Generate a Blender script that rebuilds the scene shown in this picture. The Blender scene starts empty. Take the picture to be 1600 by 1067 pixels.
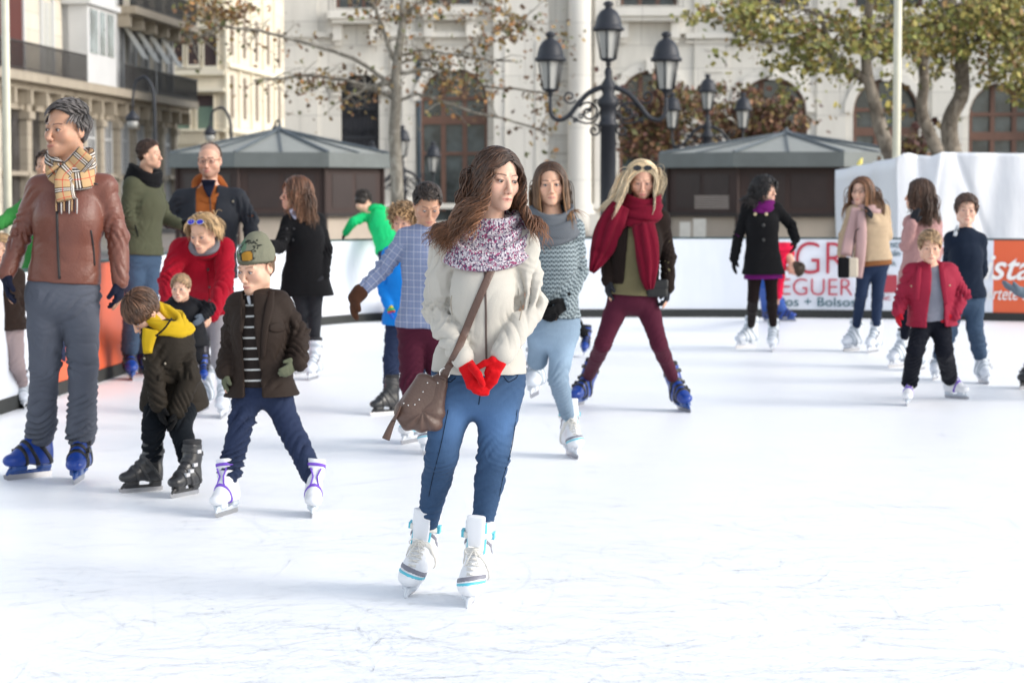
import bpy, math, random
import numpy as np
from mathutils import Vector, Matrix
from mathutils.bvhtree import BVHTree
random.seed(7); RNG = np.random.default_rng(7)
S = bpy.context.scene; COL = S.collection
f32 = np.float32
PI = math.pi
# ------------------------------------------------------------------ camera (50 mm on an APS-C body, eye height)
CH = 1.55; FP = 3600.0; PITCH = math.atan(233.5 / FP)
cd = bpy.data.cameras.new('camera'); cam = bpy.data.objects.new('camera', cd); COL.objects.link(cam)
cam.location = (0, 0, CH); cam.rotation_euler = (PI / 2 - PITCH, 0, 0)
cd.sensor_width = 22.3; cd.lens = 22.3 * FP / 1600; cd.clip_end = 600; cd.clip_start = 0.2
cd.dof.use_dof = True; cd.dof.focus_distance = 8.65; cd.dof.aperture_fstop = 3.2
S.camera = cam
cp, sp = math.cos(PITCH), math.sin(PITCH)
def ray(px, py):
    x = (px - 800) / FP; y = (533.5 - py) / FP
    return np.array([x, cp + y * sp, -sp + y * cp])
def at(px, py, Y):
    d = ray(px, py); return np.array([0, 0, CH]) + d * (Y / d[1])
def ground(px, py, z=0.0):
    d = ray(px, py); return np.array([0, 0, CH]) + d * ((z - CH) / d[2])
def V3(*a): return np.array(a, float)
def unit(v):
    v = np.asarray(v, float); return v / max(1e-9, np.linalg.norm(v))
def lerp(a, b, t): return a + (b - a) * t
# ------------------------------------------------------------------ noise
_T = RNG.random((32, 32, 32)).astype(f32)
def noise(p):
    i = np.floor(p).astype(np.int32); f = (p - i).astype(f32); f = f * f * (3 - 2 * f)
    a = i & 31; b = (i + 1) & 31
    x0, y0, z0 = a[..., 0], a[..., 1], a[..., 2]; x1, y1, z1 = b[..., 0], b[..., 1], b[..., 2]
    fx, fy, fz = f[..., 0], f[..., 1], f[..., 2]
    c00 = _T[x0, y0, z0] * (1 - fx) + _T[x1, y0, z0] * fx; c10 = _T[x0, y1, z0] * (1 - fx) + _T[x1, y1, z0] * fx
    c01 = _T[x0, y0, z1] * (1 - fx) + _T[x1, y0, z1] * fx; c11 = _T[x0, y1, z1] * (1 - fx) + _T[x1, y1, z1] * fx
    return (c00 * (1 - fy) + c10 * fy) * (1 - fz) + (c01 * (1 - fy) + c11 * fy) * fz
# ------------------------------------------------------------------ implicit surfaces -> one continuous mesh
def axis(lo, hi, h, fine=None):
    out = [lo]
    while out[-1] < hi:
        c = out[-1]; st = h
        if fine and fine[0] <= c <= fine[1]: st = fine[2]
        out.append(c + st)
    return np.array(out, f32)
def seg(a, b, ra, rb=None, s=None, asp=1.0):
    a = np.asarray(a, float); b = np.asarray(b, float); rb = ra if rb is None else rb
    r = max(ra, rb) * max(1, asp); ba = b - a; L2 = max(1e-9, float(ba @ ba))
    if s is not None: s = unit(s)
    def fn(X, Y, Z):
        x = X - a[0]; y = Y - a[1]; z = Z - a[2]
        t = np.clip((x * ba[0] + y * ba[1] + z * ba[2]) / L2, 0, 1)
        x = x - t * ba[0]; y = y - t * ba[1]; z = z - t * ba[2]
        q = x * x + y * y + z * z
        if s is not None:
            u = x * s[0] + y * s[1] + z * s[2]; q = q - u * u * (1 - 1 / asp ** 2)
        return np.sqrt(np.maximum(q, 0)) - (ra + t * (rb - ra))
    return fn, np.minimum(a, b) - r, np.maximum(a, b) + r
def eseg(a, b, w0, d0, w1, d1, sv, p=2.0):
    a = np.asarray(a, float); b = np.asarray(b, float); ba = b - a; L = max(1e-6, np.linalg.norm(ba)); ax = ba / L
    sv = np.asarray(sv, float); sv = unit(sv - ax * (sv @ ax)); dv = np.cross(ax, sv)
    r = max(w0, w1, d0, d1)
    def fn(X, Y, Z):
        x = X - a[0]; y = Y - a[1]; z = Z - a[2]
        h = x * ax[0] + y * ax[1] + z * ax[2]; t = np.clip(h / L, 0, 1); e = h - t * L
        u = x * sv[0] + y * sv[1] + z * sv[2]; v = x * dv[0] + y * dv[1] + z * dv[2]
        w = w0 + t * (w1 - w0); d = d0 + t * (d1 - d0); m = np.minimum(w, d)
        if p == 2.0: q = np.sqrt((u / w) ** 2 + (v / d) ** 2 + (e / m) ** 2 + 1e-9)
        else: q = (np.abs(u / w) ** p + np.abs(v / d) ** p + np.abs(e / m) ** p + 1e-9) ** (1 / p)
        g = np.sqrt((u / w ** 2) ** 2 + (v / d ** 2) ** 2 + (e / m ** 2) ** 2 + 1e-6) / np.maximum(q, .05)
        return np.where(q > .3, (q - 1) / np.maximum(g, 1 / np.maximum(w, d)), (q - 1) * m)
    return fn, np.minimum(a, b) - r, np.maximum(a, b) + r
def ell(c, r, R=None):
    c = np.asarray(c, float); r = np.asarray(r, float); R = np.eye(3) if R is None else R
    m = float(r.max())
    def fn(X, Y, Z):
        x = X - c[0]; y = Y - c[1]; z = Z - c[2]
        q = [R[0, i] * x + R[1, i] * y + R[2, i] * z for i in range(3)]
        k0 = np.sqrt(sum((q[i] / r[i]) ** 2 for i in range(3)) + 1e-9); k1 = np.sqrt(sum((q[i] / r[i] ** 2) ** 2 for i in range(3)) + 1e-9)
        return k0 * (k0 - 1) / k1
    return fn, c - m, c + m
def rbox(c, h, r=0.004, R=None):
    c = np.asarray(c, float); h = np.asarray(h, float); R = np.eye(3) if R is None else R; m = float(np.linalg.norm(h)) + r
    def fn(X, Y, Z):
        x = X - c[0]; y = Y - c[1]; z = Z - c[2]
        q = [np.abs(R[0, i] * x + R[1, i] * y + R[2, i] * z) - (h[i] - r) for i in range(3)]
        o = np.sqrt(sum(np.maximum(v, 0) ** 2 for v in q)); return o + np.minimum(np.maximum(np.maximum(q[0], q[1]), q[2]), 0) - r
    return fn, c - m, c + m
class Vol:
    def __init__(s, lo, hi, h, fine=None):
        s.ax = [axis(lo[i], hi[i], h, (fine[0][i], fine[1][i], fine[2]) if fine else None) for i in range(3)]
        s.h = h; s.d = np.full([len(a) for a in s.ax], 0.3, f32)
    def box(s, lo, hi):
        sl = []
        for i in range(3):
            a = int(np.searchsorted(s.ax[i], lo[i])); b = int(np.searchsorted(s.ax[i], hi[i]))
            sl.append(slice(max(0, a - 1), min(len(s.ax[i]), b + 1)))
        return tuple(sl), s.ax[0][sl[0]][:, None, None], s.ax[1][sl[1]][None, :, None], s.ax[2][sl[2]][None, None, :]
    def add(s, prim, k=0.0, op='u'):
        fn, lo, hi = prim; m = k + 3 * s.h
        sl, X, Y, Z = s.box(lo - m, hi + m)
        if min(x.stop - x.start for x in sl) < 1: return s
        p = fn(X, Y, Z).astype(f32); d = s.d[sl]
        if op == 'u':
            if k > 0:
                h = np.clip(.5 + .5 * (d - p) / k, 0, 1); s.d[sl] = d + (p - d) * h - k * h * (1 - h)
            else: s.d[sl] = np.minimum(d, p)
        else:
            p = -p
            if k > 0:
                h = np.clip(.5 - .5 * (d - p) / k, 0, 1); s.d[sl] = d + (p - d) * h + k * h * (1 - h)
            else: s.d[sl] = np.maximum(d, p)
        return s
    def cut(s, n, c, k=0.0):
        """keep the side the normal points away from: removes n.(p-c) > 0"""
        n = unit(n); X, Y, Z = s.ax[0][:, None, None], s.ax[1][None, :, None], s.ax[2][None, None, :]
        p = ((X - c[0]) * n[0] + (Y - c[1]) * n[1] + (Z - c[2]) * n[2]).astype(f32)
        if k > 0:
            h = np.clip(.5 - .5 * (s.d - p) / k, 0, 1); s.d = s.d + (p - s.d) * h + k * h * (1 - h)
        else: s.d = np.maximum(s.d, p)
        return s
    def fcut(s, fn):
        X, Y, Z = s.ax[0][:, None, None], s.ax[1][None, :, None], s.ax[2][None, None, :]
        s.d = np.maximum(s.d, fn(X, Y, Z).astype(f32)); return s
    def mesh(s, smooth=1):
        d = s.d
        d[0] = d[-1] = .01; d[:, 0] = d[:, -1] = .01; d[:, :, 0] = d[:, :, -1] = .01
        g = d < 0
        cnt = np.zeros([n - 1 for n in d.shape], np.int8)
        for i in (0, 1):
            for j in (0, 1):
                for k in (0, 1): cnt += g[i:g.shape[0] - 1 + i, j:g.shape[1] - 1 + j, k:g.shape[2] - 1 + k]
        I = np.argwhere((cnt > 0) & (cnt < 8)); n = len(I)
        ids = np.full(cnt.shape, -1, np.int32); ids[I[:, 0], I[:, 1], I[:, 2]] = np.arange(n)
        C = [(i, j, k) for i in (0, 1) for j in (0, 1) for k in (0, 1)]
        vals = {c: d[I[:, 0] + c[0], I[:, 1] + c[1], I[:, 2] + c[2]] for c in C}
        pos = np.zeros((n, 3), f32); num = np.zeros(n, f32)
        for a in C:
            for q in range(3):
                if a[q]: continue
                b = list(a); b[q] = 1; b = tuple(b)
                va, vb = vals[a], vals[b]; m = (va < 0) != (vb < 0)
                t = np.where(m, va / np.where(m, va - vb, 1), 0)
                for r in range(3): pos[:, r] += m * (a[r] + (t if r == q else 0))
                num += m
        pos /= np.maximum(num, 1)[:, None]
        V = np.stack([s.ax[r][I[:, r]] + pos[:, r] * (s.ax[r][I[:, r] + 1] - s.ax[r][I[:, r]]) for r in range(3)], 1).astype(np.float64)
        F = []
        for q in range(3):
            o = [x for x in range(3) if x != q]
            sl0 = [slice(None)] * 3; sl1 = [slice(None)] * 3; sl0[q] = slice(0, -1); sl1[q] = slice(1, None)
            A = g[tuple(sl0)]; B = g[tuple(sl1)]
            E = np.argwhere(A != B); 
            E = E[(E[:, o[0]] > 0) & (E[:, o[1]] > 0) & (E[:, o[0]] < d.shape[o[0]] - 1) & (E[:, o[1]] < d.shape[o[1]] - 1)]
            ins = A[E[:, 0], E[:, 1], E[:, 2]]
            def gi(da, db):
                e = E.copy(); e[:, o[0]] -= da; e[:, o[1]] -= db; return ids[e[:, 0], e[:, 1], e[:, 2]]
            quad = np.stack([gi(1, 1), gi(0, 1), gi(0, 0), gi(1, 0)], 1)
            flip = ins if q != 1 else ~ins
            quad[~flip] = quad[~flip][:, ::-1]
            F.append(quad)
        F = np.concatenate(F); F = F[(F >= 0).all(1)]
        for _ in range(smooth): V = relax(V, F, .5)
        return V, F
def relax(V, F, w=.5):
    n = len(V); e = np.concatenate([F[:, [0, 1]], F[:, [1, 2]], F[:, [2, 3]], F[:, [3, 0]]])
    c = np.bincount(e[:, 0], minlength=n) + np.bincount(e[:, 1], minlength=n); out = V.copy()
    for r in range(3):
        sm = np.bincount(e[:, 0], V[e[:, 1], r], n) + np.bincount(e[:, 1], V[e[:, 0], r], n)
        out[:, r] = V[:, r] * (1 - w) + w * sm / np.maximum(c, 1)
    return out
def normals(V, F):
    a = V[F[:, 2]] - V[F[:, 0]]; b = V[F[:, 3]] - V[F[:, 1]]; fn = np.cross(a, b); N = np.zeros_like(V)
    for r in range(3): N[:, r] = sum(np.bincount(F[:, i], fn[:, r], len(V)) for i in range(4))
    return N / np.maximum(np.linalg.norm(N, axis=1), 1e-9)[:, None]
def folds(V, F, segs, seed=0, base=0.002, bf=(9, 9, 5)):
    """cloth creases: rings and diagonals that bunch where a limb bends"""
    N = normals(V, F); P = V + seed * 3.7
    D = base * (noise(P * np.array(bf)) - .5) * 2 + base * .5 * (noise(P * np.array(bf) * 2.7) - .5) * 2
    nz = noise(P * 6) ; nz2 = noise(P * 14 + 5)
    for sg in segs:
        a, b, ra, rb, amps, fr = sg[:6]; tw = sg[6] if len(sg) > 6 else 1.0
        ba = b - a; L = np.linalg.norm(ba); t = (V - a) @ ba / L ** 2; q = V - a - np.clip(t, 0, 1)[:, None] * ba
        r = np.linalg.norm(q, axis=1); rad = ra + (rb - ra) * np.clip(t, 0, 1)
        w = np.exp(-((r - rad) / (.55 * rad)) ** 2) * np.clip((t + .15) / .15, 0, 1) * np.clip((1.15 - t) / .15, 0, 1)
        amp = np.interp(t, np.linspace(0, 1, len(amps)), amps)
        sd = unit(np.cross(ba, [0.3, 1, .2])); ang = q @ sd / rad
        ph = t * L * fr + 3.6 * nz + 1.0 * tw * ang + seed
        tri = 1 - np.abs(2 * (ph - np.floor(ph)) - 1); ph2 = t * L * fr * 1.7 - 1.3 * tw * ang + 3.0 * nz2
        tri2 = 1 - np.abs(2 * (ph2 - np.floor(ph2)) - 1)
        D += w * amp * ((tri ** 1.3 - .35 - .75 * np.exp(-(tri / .16) ** 2)) * np.clip((nz2 - .22) * 2.2, 0, 1.3) + .5 * (tri2 ** 2 - .35) * np.clip((nz - .3) * 2.5, 0, 1.2))
    return V + N * D[:, None]
# ------------------------------------------------------------------ linking
def mkobj(name, V, F, mat, parent=None, loc=(0, 0, 0), col=None, pc=None, smooth=True):
    V = np.asarray(V, float) - np.asarray(loc, float)
    me = bpy.data.meshes.new(name)
    if isinstance(F, np.ndarray):
        n, m = F.shape; tot = n * m
        me.vertices.add(len(V)); me.vertices.foreach_set('co', V.astype(f32).ravel())
        me.loops.add(tot); me.loops.foreach_set('vertex_index', F.astype(np.int32).ravel())
        me.polygons.add(n); me.polygons.foreach_set('loop_start', np.arange(0, tot, m, dtype=np.int32))
        me.update(calc_edges=True); me.validate()
    else: me.from_pydata(V.tolist(), [], F); me.update()
    if len(me.polygons): me.polygons.foreach_set('use_smooth', np.full(len(me.polygons), smooth))
    if col is not None:
        a = me.color_attributes.new('Col', 'FLOAT_COLOR', 'POINT'); c = np.ones((len(V), 4), f32); c[:, :3] = col; a.data.foreach_set('color', c.ravel())
    if pc is not None:
        a = me.attributes.new('pc', 'FLOAT_VECTOR', 'POINT'); q = np.zeros((len(V), 3), f32); q[:, :pc.shape[1]] = pc; a.data.foreach_set('vector', q.ravel())
    o = bpy.data.objects.new(name, me); COL.objects.link(o)
    if mat: me.materials.append(mat)
    if parent: o.parent = parent
    else: o.location = loc
    return o
def empty(name, loc, label=None, cat=None, group=None, rz=0):
    o = bpy.data.objects.new(name, None); COL.objects.link(o); o.location = loc; o.rotation_euler.z = rz; o.empty_display_size = .1
    tag(o, label, cat, group); return o
def tag(o, label=None, cat=None, group=None, kind=None):
    if label: o['label'] = label
    if cat: o['category'] = cat
    if group: o['group'] = group
    if kind: o['kind'] = kind
    return o
class MB:
    def __init__(s): s.V = []; s.F = []; s.P = []
    def quad(s, pts):
        n = len(s.V); s.V += [tuple(p) for p in pts]; s.F.append(tuple(range(n, n + len(pts)))); return s
    def box(s, c, h, R=None):
        n = len(s.V); c = np.asarray(c, float)
        for z in (-1, 1):
            for x, y in ((-1, -1), (1, -1), (1, 1), (-1, 1)):
                p = np.array([x * h[0], y * h[1], z * h[2]]); p = R @ p if R is not None else p; s.V.append(tuple(c + p))
        s.F += [tuple(n + i for i in f) for f in ((3, 2, 1, 0), (4, 5, 6, 7), (0, 1, 5, 4), (1, 2, 6, 5), (2, 3, 7, 6), (3, 0, 4, 7))]; return s
    def tube(s, pts, rad, m=8, caps=True):
        pts = [np.asarray(p, float) for p in pts]; n0 = len(s.V); up = np.array([0, 0, 1.0])
        u = None
        for i, p in enumerate(pts):
            t = unit(pts[min(i + 1, len(pts) - 1)] - pts[max(i - 1, 0)])
            if u is None: u = unit(np.cross(t, up if abs(t[2]) < .9 else V3(1, 0, 0)))
            u = unit(u - t * (u @ t)); v = np.cross(t, u); r = rad[i] if hasattr(rad, '__len__') else rad
            for j in range(m):
                a = 2 * PI * j / m; s.V.append(tuple(p + r * (math.cos(a) * u + math.sin(a) * v)))
        for i in range(len(pts) - 1):
            for j in range(m):
                a = n0 + i * m + j; b = n0 + i * m + (j + 1) % m; s.F.append((a, b, b + m, a + m))
        if caps:
            s.F.append(tuple(n0 + j for j in range(m))[::-1]); e = n0 + (len(pts) - 1) * m; s.F.append(tuple(e + j for j in range(m)))
        return s
    def lathe(s, c, prof, m=16):
        """prof: (radius, z) pairs"""
        return s.tube([V3(c[0], c[1], c[2] + z) for r, z in prof], [max(r, 1e-4) for r, z in prof], m)
    def ball(s, c, r, m=10):
        pr = [(r * math.sin(a), -r * math.cos(a)) for a in np.linspace(0.05, PI - .05, m)]; return s.lathe(c, pr, m)
    def build(s, name, mat, parent=None, loc=(0, 0, 0), smooth=False, **k):
        o = mkobj(name, np.array(s.V, float), s.F, mat, parent, loc, smooth=smooth, **k); return o
def loft(path, side, w, d, m=16, closed=False, pleat=0.0, npl=5, seed=0, ends=True):
    path = np.asarray(path, float); n = len(path); w = np.broadcast_to(w, n); d = np.broadcast_to(d, n)
    T = np.roll(path, -1, 0) - np.roll(path, 1, 0) if closed else np.gradient(path, axis=0)
    T /= np.maximum(np.linalg.norm(T, axis=1), 1e-9)[:, None]
    side = np.broadcast_to(np.asarray(side, float), (n, 3)); sd = side - T * (side * T).sum(1)[:, None]; sd /= np.maximum(np.linalg.norm(sd, axis=1), 1e-9)[:, None]
    nr = np.cross(T, sd); th = np.linspace(0, 2 * PI, m, endpoint=False)
    sl = np.concatenate([[0], np.cumsum(np.linalg.norm(np.diff(path, axis=0), axis=1))])
    cs, sn = np.cos(th), np.sin(th)
    u = np.sign(cs) * np.abs(cs) ** .8; v = np.sign(sn) * np.abs(sn) ** .8
    P = path[:, None] + (w[:, None] * u)[..., None] * sd[:, None] + (d[:, None] * v)[..., None] * nr[:, None]
    if pleat:
        ph = noise(np.stack([sl * 4 + seed, sl * 0 + 1.3, sl * 0 + 2.1], 1))[:, None] * 3
        wv = np.cos(npl * th[None] + ph) + .5 * np.cos((npl * 2 + 1) * th[None] - 2 * ph + sl[:, None] * 9)
        P = P + (P - path[:, None]) / np.maximum(np.linalg.norm(P - path[:, None], axis=2), 1e-6)[..., None] * (pleat * wv)[..., None]
    pc = np.stack([np.broadcast_to(sl[:, None], (n, m)), (w[:, None] * u)], 2).reshape(-1, 2)
    V = P.reshape(-1, 3); F = []
    for i in range(n if closed else n - 1):
        for j in range(m):
            a = i * m + j; b = i * m + (j + 1) % m; c = ((i + 1) % n) * m
            F.append((a, b, c + (j + 1) % m, c + j))
    if not closed and ends: F.append(tuple(range(m))[::-1]); F.append(tuple((n - 1) * m + j for j in range(m)))
    return V, F, pc
def smoothpath(pts, n):
    pts = np.asarray(pts, float); t = np.linspace(0, 1, len(pts)); x = np.linspace(0, 1, n)
    out = np.stack([np.interp(x, t, pts[:, i]) for i in range(pts.shape[1])], 1)
    for _ in range(max(1, n // (2 * max(1, len(pts) - 1)) + 1)):
        o = out.copy(); o[1:-1] = .25 * out[:-2] + .5 * out[1:-1] + .25 * out[2:]; out = o
    return out
# ------------------------------------------------------------------ materials
class NT:
    def __init__(s, name):
        s.m = bpy.data.materials.new(name); s.m.use_nodes = True; s.t = s.m.node_tree; s.b = s.t.nodes['Principled BSDF']; s.t.nodes.remove
    def n(s, typ, **k):
        o = s.t.nodes.new('ShaderNode' + typ)
        for a, v in k.items():
            if a in ('_in',): continue
            setattr(o, a, v)
        return o
    def l(s, a, b): s.t.links.new(a, b)
    def val(s, inp, v):
        if hasattr(v, 'is_output') or hasattr(v, 'links'): s.l(v, inp)
        elif isinstance(v, (tuple, list)) and len(v) == 3 and inp.type == 'RGBA': inp.default_value = (*v, 1)
        else: inp.default_value = v
    def math(s, op, a, b=None, c=None, clamp=False):
        o = s.n('Math', operation=op); o.use_clamp = clamp; s.val(o.inputs[0], a)
        if b is not None: s.val(o.inputs[1], b)
        if c is not None: s.val(o.inputs[2], c)
        return o.outputs[0]
    def mix(s, f, a, b, typ='MIX'):
        o = s.n('Mix', data_type='RGBA', blend_type=typ); s.val(o.inputs[0], f); s.val(o.inputs[6], a); s.val(o.inputs[7], b); return o.outputs[2]
    def noise(s, vec=None, scale=5, detail=3, rough=.55, dist=0, out=0):
        o = s.n('TexNoise'); o.inputs['Scale'].default_value = scale; o.inputs['Detail'].default_value = detail; o.inputs['Roughness'].default_value = rough; o.inputs['Distortion'].default_value = dist
        if vec is not None: s.l(vec, o.inputs['Vector'])
        return o.outputs[out]
    def ramp(s, f, stops, interp='LINEAR'):
        o = s.n('ValToRGB'); o.color_ramp.interpolation = interp; e = o.color_ramp.elements
        while len(e) < len(stops): e.new(.5)
        for q, (p, c) in zip(e, stops): q.position = p; q.color = (*c, 1) if len(c) == 3 else c
        s.l(f, o.inputs[0]); return o.outputs[0]
    def coord(s, k='Object'): return s.n('TexCoord').outputs[k]
    def attr(s, nm, o='Color'):
        a = s.n('Attribute'); a.attribute_name = nm; return a.outputs[o]
    def map(s, v, sc=(1, 1, 1), rot=(0, 0, 0), loc=(0, 0, 0)):
        o = s.n('Mapping'); o.inputs['Scale'].default_value = sc; o.inputs['Rotation'].default_value = rot; o.inputs['Location'].default_value = loc; s.l(v, o.inputs[0]); return o.outputs[0]
    def bump(s, h, st=.3, dist=.01, prev=None):
        o = s.n('Bump'); o.inputs['Strength'].default_value = st; o.inputs['Distance'].default_value = dist; s.l(h, o.inputs['Height'])
        if prev is not None: s.l(prev, o.inputs['Normal'])
        s.l(o.outputs[0], s.b.inputs['Normal']); return o.outputs[0]
    def done(s, col=None, rough=.8, metal=0, spec=.5):
        if col is not None: s.val(s.b.inputs['Base Color'], col)
        s.val(s.b.inputs['Roughness'], rough); s.val(s.b.inputs['Metallic'], metal); s.val(s.b.inputs['Specular IOR Level'], spec); return s.m
def sc3(c, k): return tuple(min(1, x * k) for x in c)
_MC = {}
def plain(name, col, rough=.6, metal=0, spec=.5, var=.15, scale=8, bump=0, bscale=60):
    if name in _MC: return _MC[name]
    t = NT(name); v = t.coord(); nz = t.noise(v, scale, 4)
    c = t.mix(nz, sc3(col, 1 - var), sc3(col, 1 + var))
    if bump: t.bump(t.noise(v, bscale, 3), bump, .01)
    _MC[name] = t.done(c, rough, metal, spec); return _MC[name]
def cloth(name, col, kind='wool', rough=.9, var=.18, spec=.12, sheen=.03):
    if name in _MC: return _MC[name]
    col = sc3(col, .5 if max(col) < .06 else .85)
    t = NT(name); v = t.coord(); big = t.noise(v, 7, 4, .6); fine = t.noise(v, 260, 2, .7)
    c = t.mix(big, sc3(col, 1 - var), sc3(col, 1 + var)); c = t.mix(t.math('MULTIPLY', fine, .45), c, sc3(col, 1.3 if kind in ('wool', 'knit', 'denim') else 1.15))
    h = t.noise(v, 180 if kind != 'denim' else 300, 3, .7); bs = .35
    if kind == 'leather':
        vo = t.n('TexVoronoi'); vo.inputs['Scale'].default_value = 90; t.l(v, vo.inputs[0]); h = t.math('ADD', vo.outputs[0], t.noise(v, 35, 4)); rough = .42; spec = .45; sheen = 0; bs = .22
    if kind == 'nylon': h = t.noise(v, 45, 4, .6); bs = .3; rough = max(rough, .7); sheen = .0; spec = .15
    if kind == 'denim':
        c = t.mix(t.math('MULTIPLY', t.noise(t.map(v, (30, 30, 4)), 4, 4), .35), c, sc3(col, 1.7)); sheen = .02
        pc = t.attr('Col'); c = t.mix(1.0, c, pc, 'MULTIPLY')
    if kind == 'knit':
        w = t.n('TexWave', wave_type='BANDS', bands_direction='DIAGONAL'); w.inputs['Scale'].default_value = 40; w.inputs['Distortion'].default_value = 3; t.l(v, w.inputs[0]); h = w.outputs[1]; bs = .5
    t.bump(h, bs, .004)
    t.b.inputs['Sheen Weight'].default_value = sheen; t.b.inputs['Sheen Roughness'].default_value = .5
    _MC[name] = t.done(c, rough, 0, spec); return _MC[name]
def pattern(name, kind):
    if name in _MC: return _MC[name]
    t = NT(name); o = t.coord(); pc = t.attr('pc', 'Vector'); sx = t.n('SeparateXYZ'); t.l(pc, sx.inputs[0]); A, B = sx.outputs[0], sx.outputs[1]
    def band(x, per, cen, w):
        f = t.math('FRACT', t.math('MULTIPLY', x, 1 / per)); d = t.math('ABSOLUTE', t.math('SUBTRACT', f, cen)); return t.math('LESS_THAN', d, w)
    h = t.noise(o, 200, 3); r = .9; bs = .3
    if kind == 'plaid':
        c = (.50, .33, .17)
        for x in (A, B):
            p = .105
            for cc in (.30, .40, .50): c = t.mix(t.math('MULTIPLY', band(x, p, cc, .030), .85), c, (.015, .014, .02))
            for cc in (.35, .45): c = t.mix(t.math('MULTIPLY', band(x, p, cc, .018), .85), c, (.75, .72, .68))
            c = t.mix(t.math('MULTIPLY', band(x, p, .90, .022), .8), c, (.55, .03, .03))
    elif kind == 'check':
        c = t.mix(t.noise(o, 240, 2), (.15, .19, .32), (.23, .28, .42))
        for x, w in ((A, .055), (B, .055)):
            c = t.mix(t.math('MULTIPLY', band(x, .042, .5, w), .38), c, (.62, .64, .70)); c = t.mix(t.math('MULTIPLY', band(x, .021, .1, .06), .25), c, (.45, .36, .40))
    elif kind == 'stripes':
        c = t.mix(t.math('MULTIPLY', band(B, .052, .5, .085), .9), (.022, .016, .014), (.62, .62, .60))
    elif kind == 'kniths':
        w = t.n('TexWave', wave_type='BANDS', bands_direction='Z'); w.inputs['Scale'].default_value = 11; t.l(o, w.inputs[0])
        u = t.math('SINE', t.math('MULTIPLY', A, 250)); q = t.math('SINE', t.math('ADD', t.math('MULTIPLY', B, 250), t.math('MULTIPLY', u, 1.2)))
        k = t.math('GREATER_THAN', t.math('MULTIPLY', q, u), -.05); h = t.math('MULTIPLY', q, u); bs = .8
        c = t.mix(k, (.07, .092, .105), (.27, .32, .34))
    elif kind == 'speckle':
        vo = t.n('TexVoronoi'); vo.inputs['Scale'].default_value = 1; m = t.map(o, (190, 190, 140)); t.l(m, vo.inputs[0])
        sp_ = t.n('SeparateColor'); t.l(vo.outputs['Color'], sp_.inputs[0])
        c = t.ramp(sp_.outputs[0], [(0, (.50, .46, .50)), (.30, (.50, .46, .50)), (.31, (.27, .05, .13)), (.47, (.27, .05, .13)), (.48, (.26, .23, .29)), (.70, (.26, .23, .29)), (.71, (.08, .05, .10)), (.86, (.08, .05, .10)), (.87, (.62, .58, .61))], 'CONSTANT')
        h = vo.outputs[0]; bs = .8
    elif kind == 'camo':
        nz = t.noise(t.map(o, (1, 1, 1.3)), 9, 2, .5, 1.2); 
        c = t.ramp(nz, [(0, (.03, .03, .025)), (.38, (.03, .03, .025)), (.39, (.10, .16, .11)), (.47, (.16, .24, .17)), (.48, (.20, .20, .15)), (.58, (.20, .20, .15)), (.59, (.42, .20, .03)), (.66, (.42, .20, .03)), (.67, (.04, .04, .03)), (.8, (.04, .04, .03))], 'CONSTANT')
        c = t.mix(t.attr('Col'), (.20, .20, .15), c)
    t.bump(h, bs, .004); t.b.inputs['Sheen Weight'].default_value = .03
    _MC[name] = t.done(c, r, 0, .2); return _MC[name]
def skin_mat():
    t = NT('skin'); c = t.attr('Col'); o = t.coord(); c = t.mix(t.math('MULTIPLY', t.noise(o, 32, 5, .7), .22), c, (.42, .15, .10))
    t.bump(t.noise(o, 350, 2), .08, .002); t.b.inputs['Subsurface Weight'].default_value = .12; t.b.inputs['Subsurface Radius'].default_value = (.012, .004, .002); t.b.inputs['Subsurface Scale'].default_value = 1.0
    return t.done(c, .48, 0, .4)
def hair_mat():
    t = NT('hair'); c = t.attr('Col'); o = t.coord(); c = t.mix(t.math('MULTIPLY', t.noise(t.map(o, (1, 1, .25)), 160, 2), .5), c, t.mix(1.0, c, (1.9, 1.7, 1.5), 'MULTIPLY'))
    t.bump(t.noise(t.map(o, (1, 1, .15)), 300, 2), .3, .003); return t.done(c, .42, 0, .45)
M_SKIN = skin_mat(); M_HAIR = hair_mat()
def attr_mat(name, rough=.5, spec=.5):
    t = NT(name); return t.done(t.attr('Col'), rough, 0, spec)
M_EYE = attr_mat('eye_surface', .12)
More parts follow.
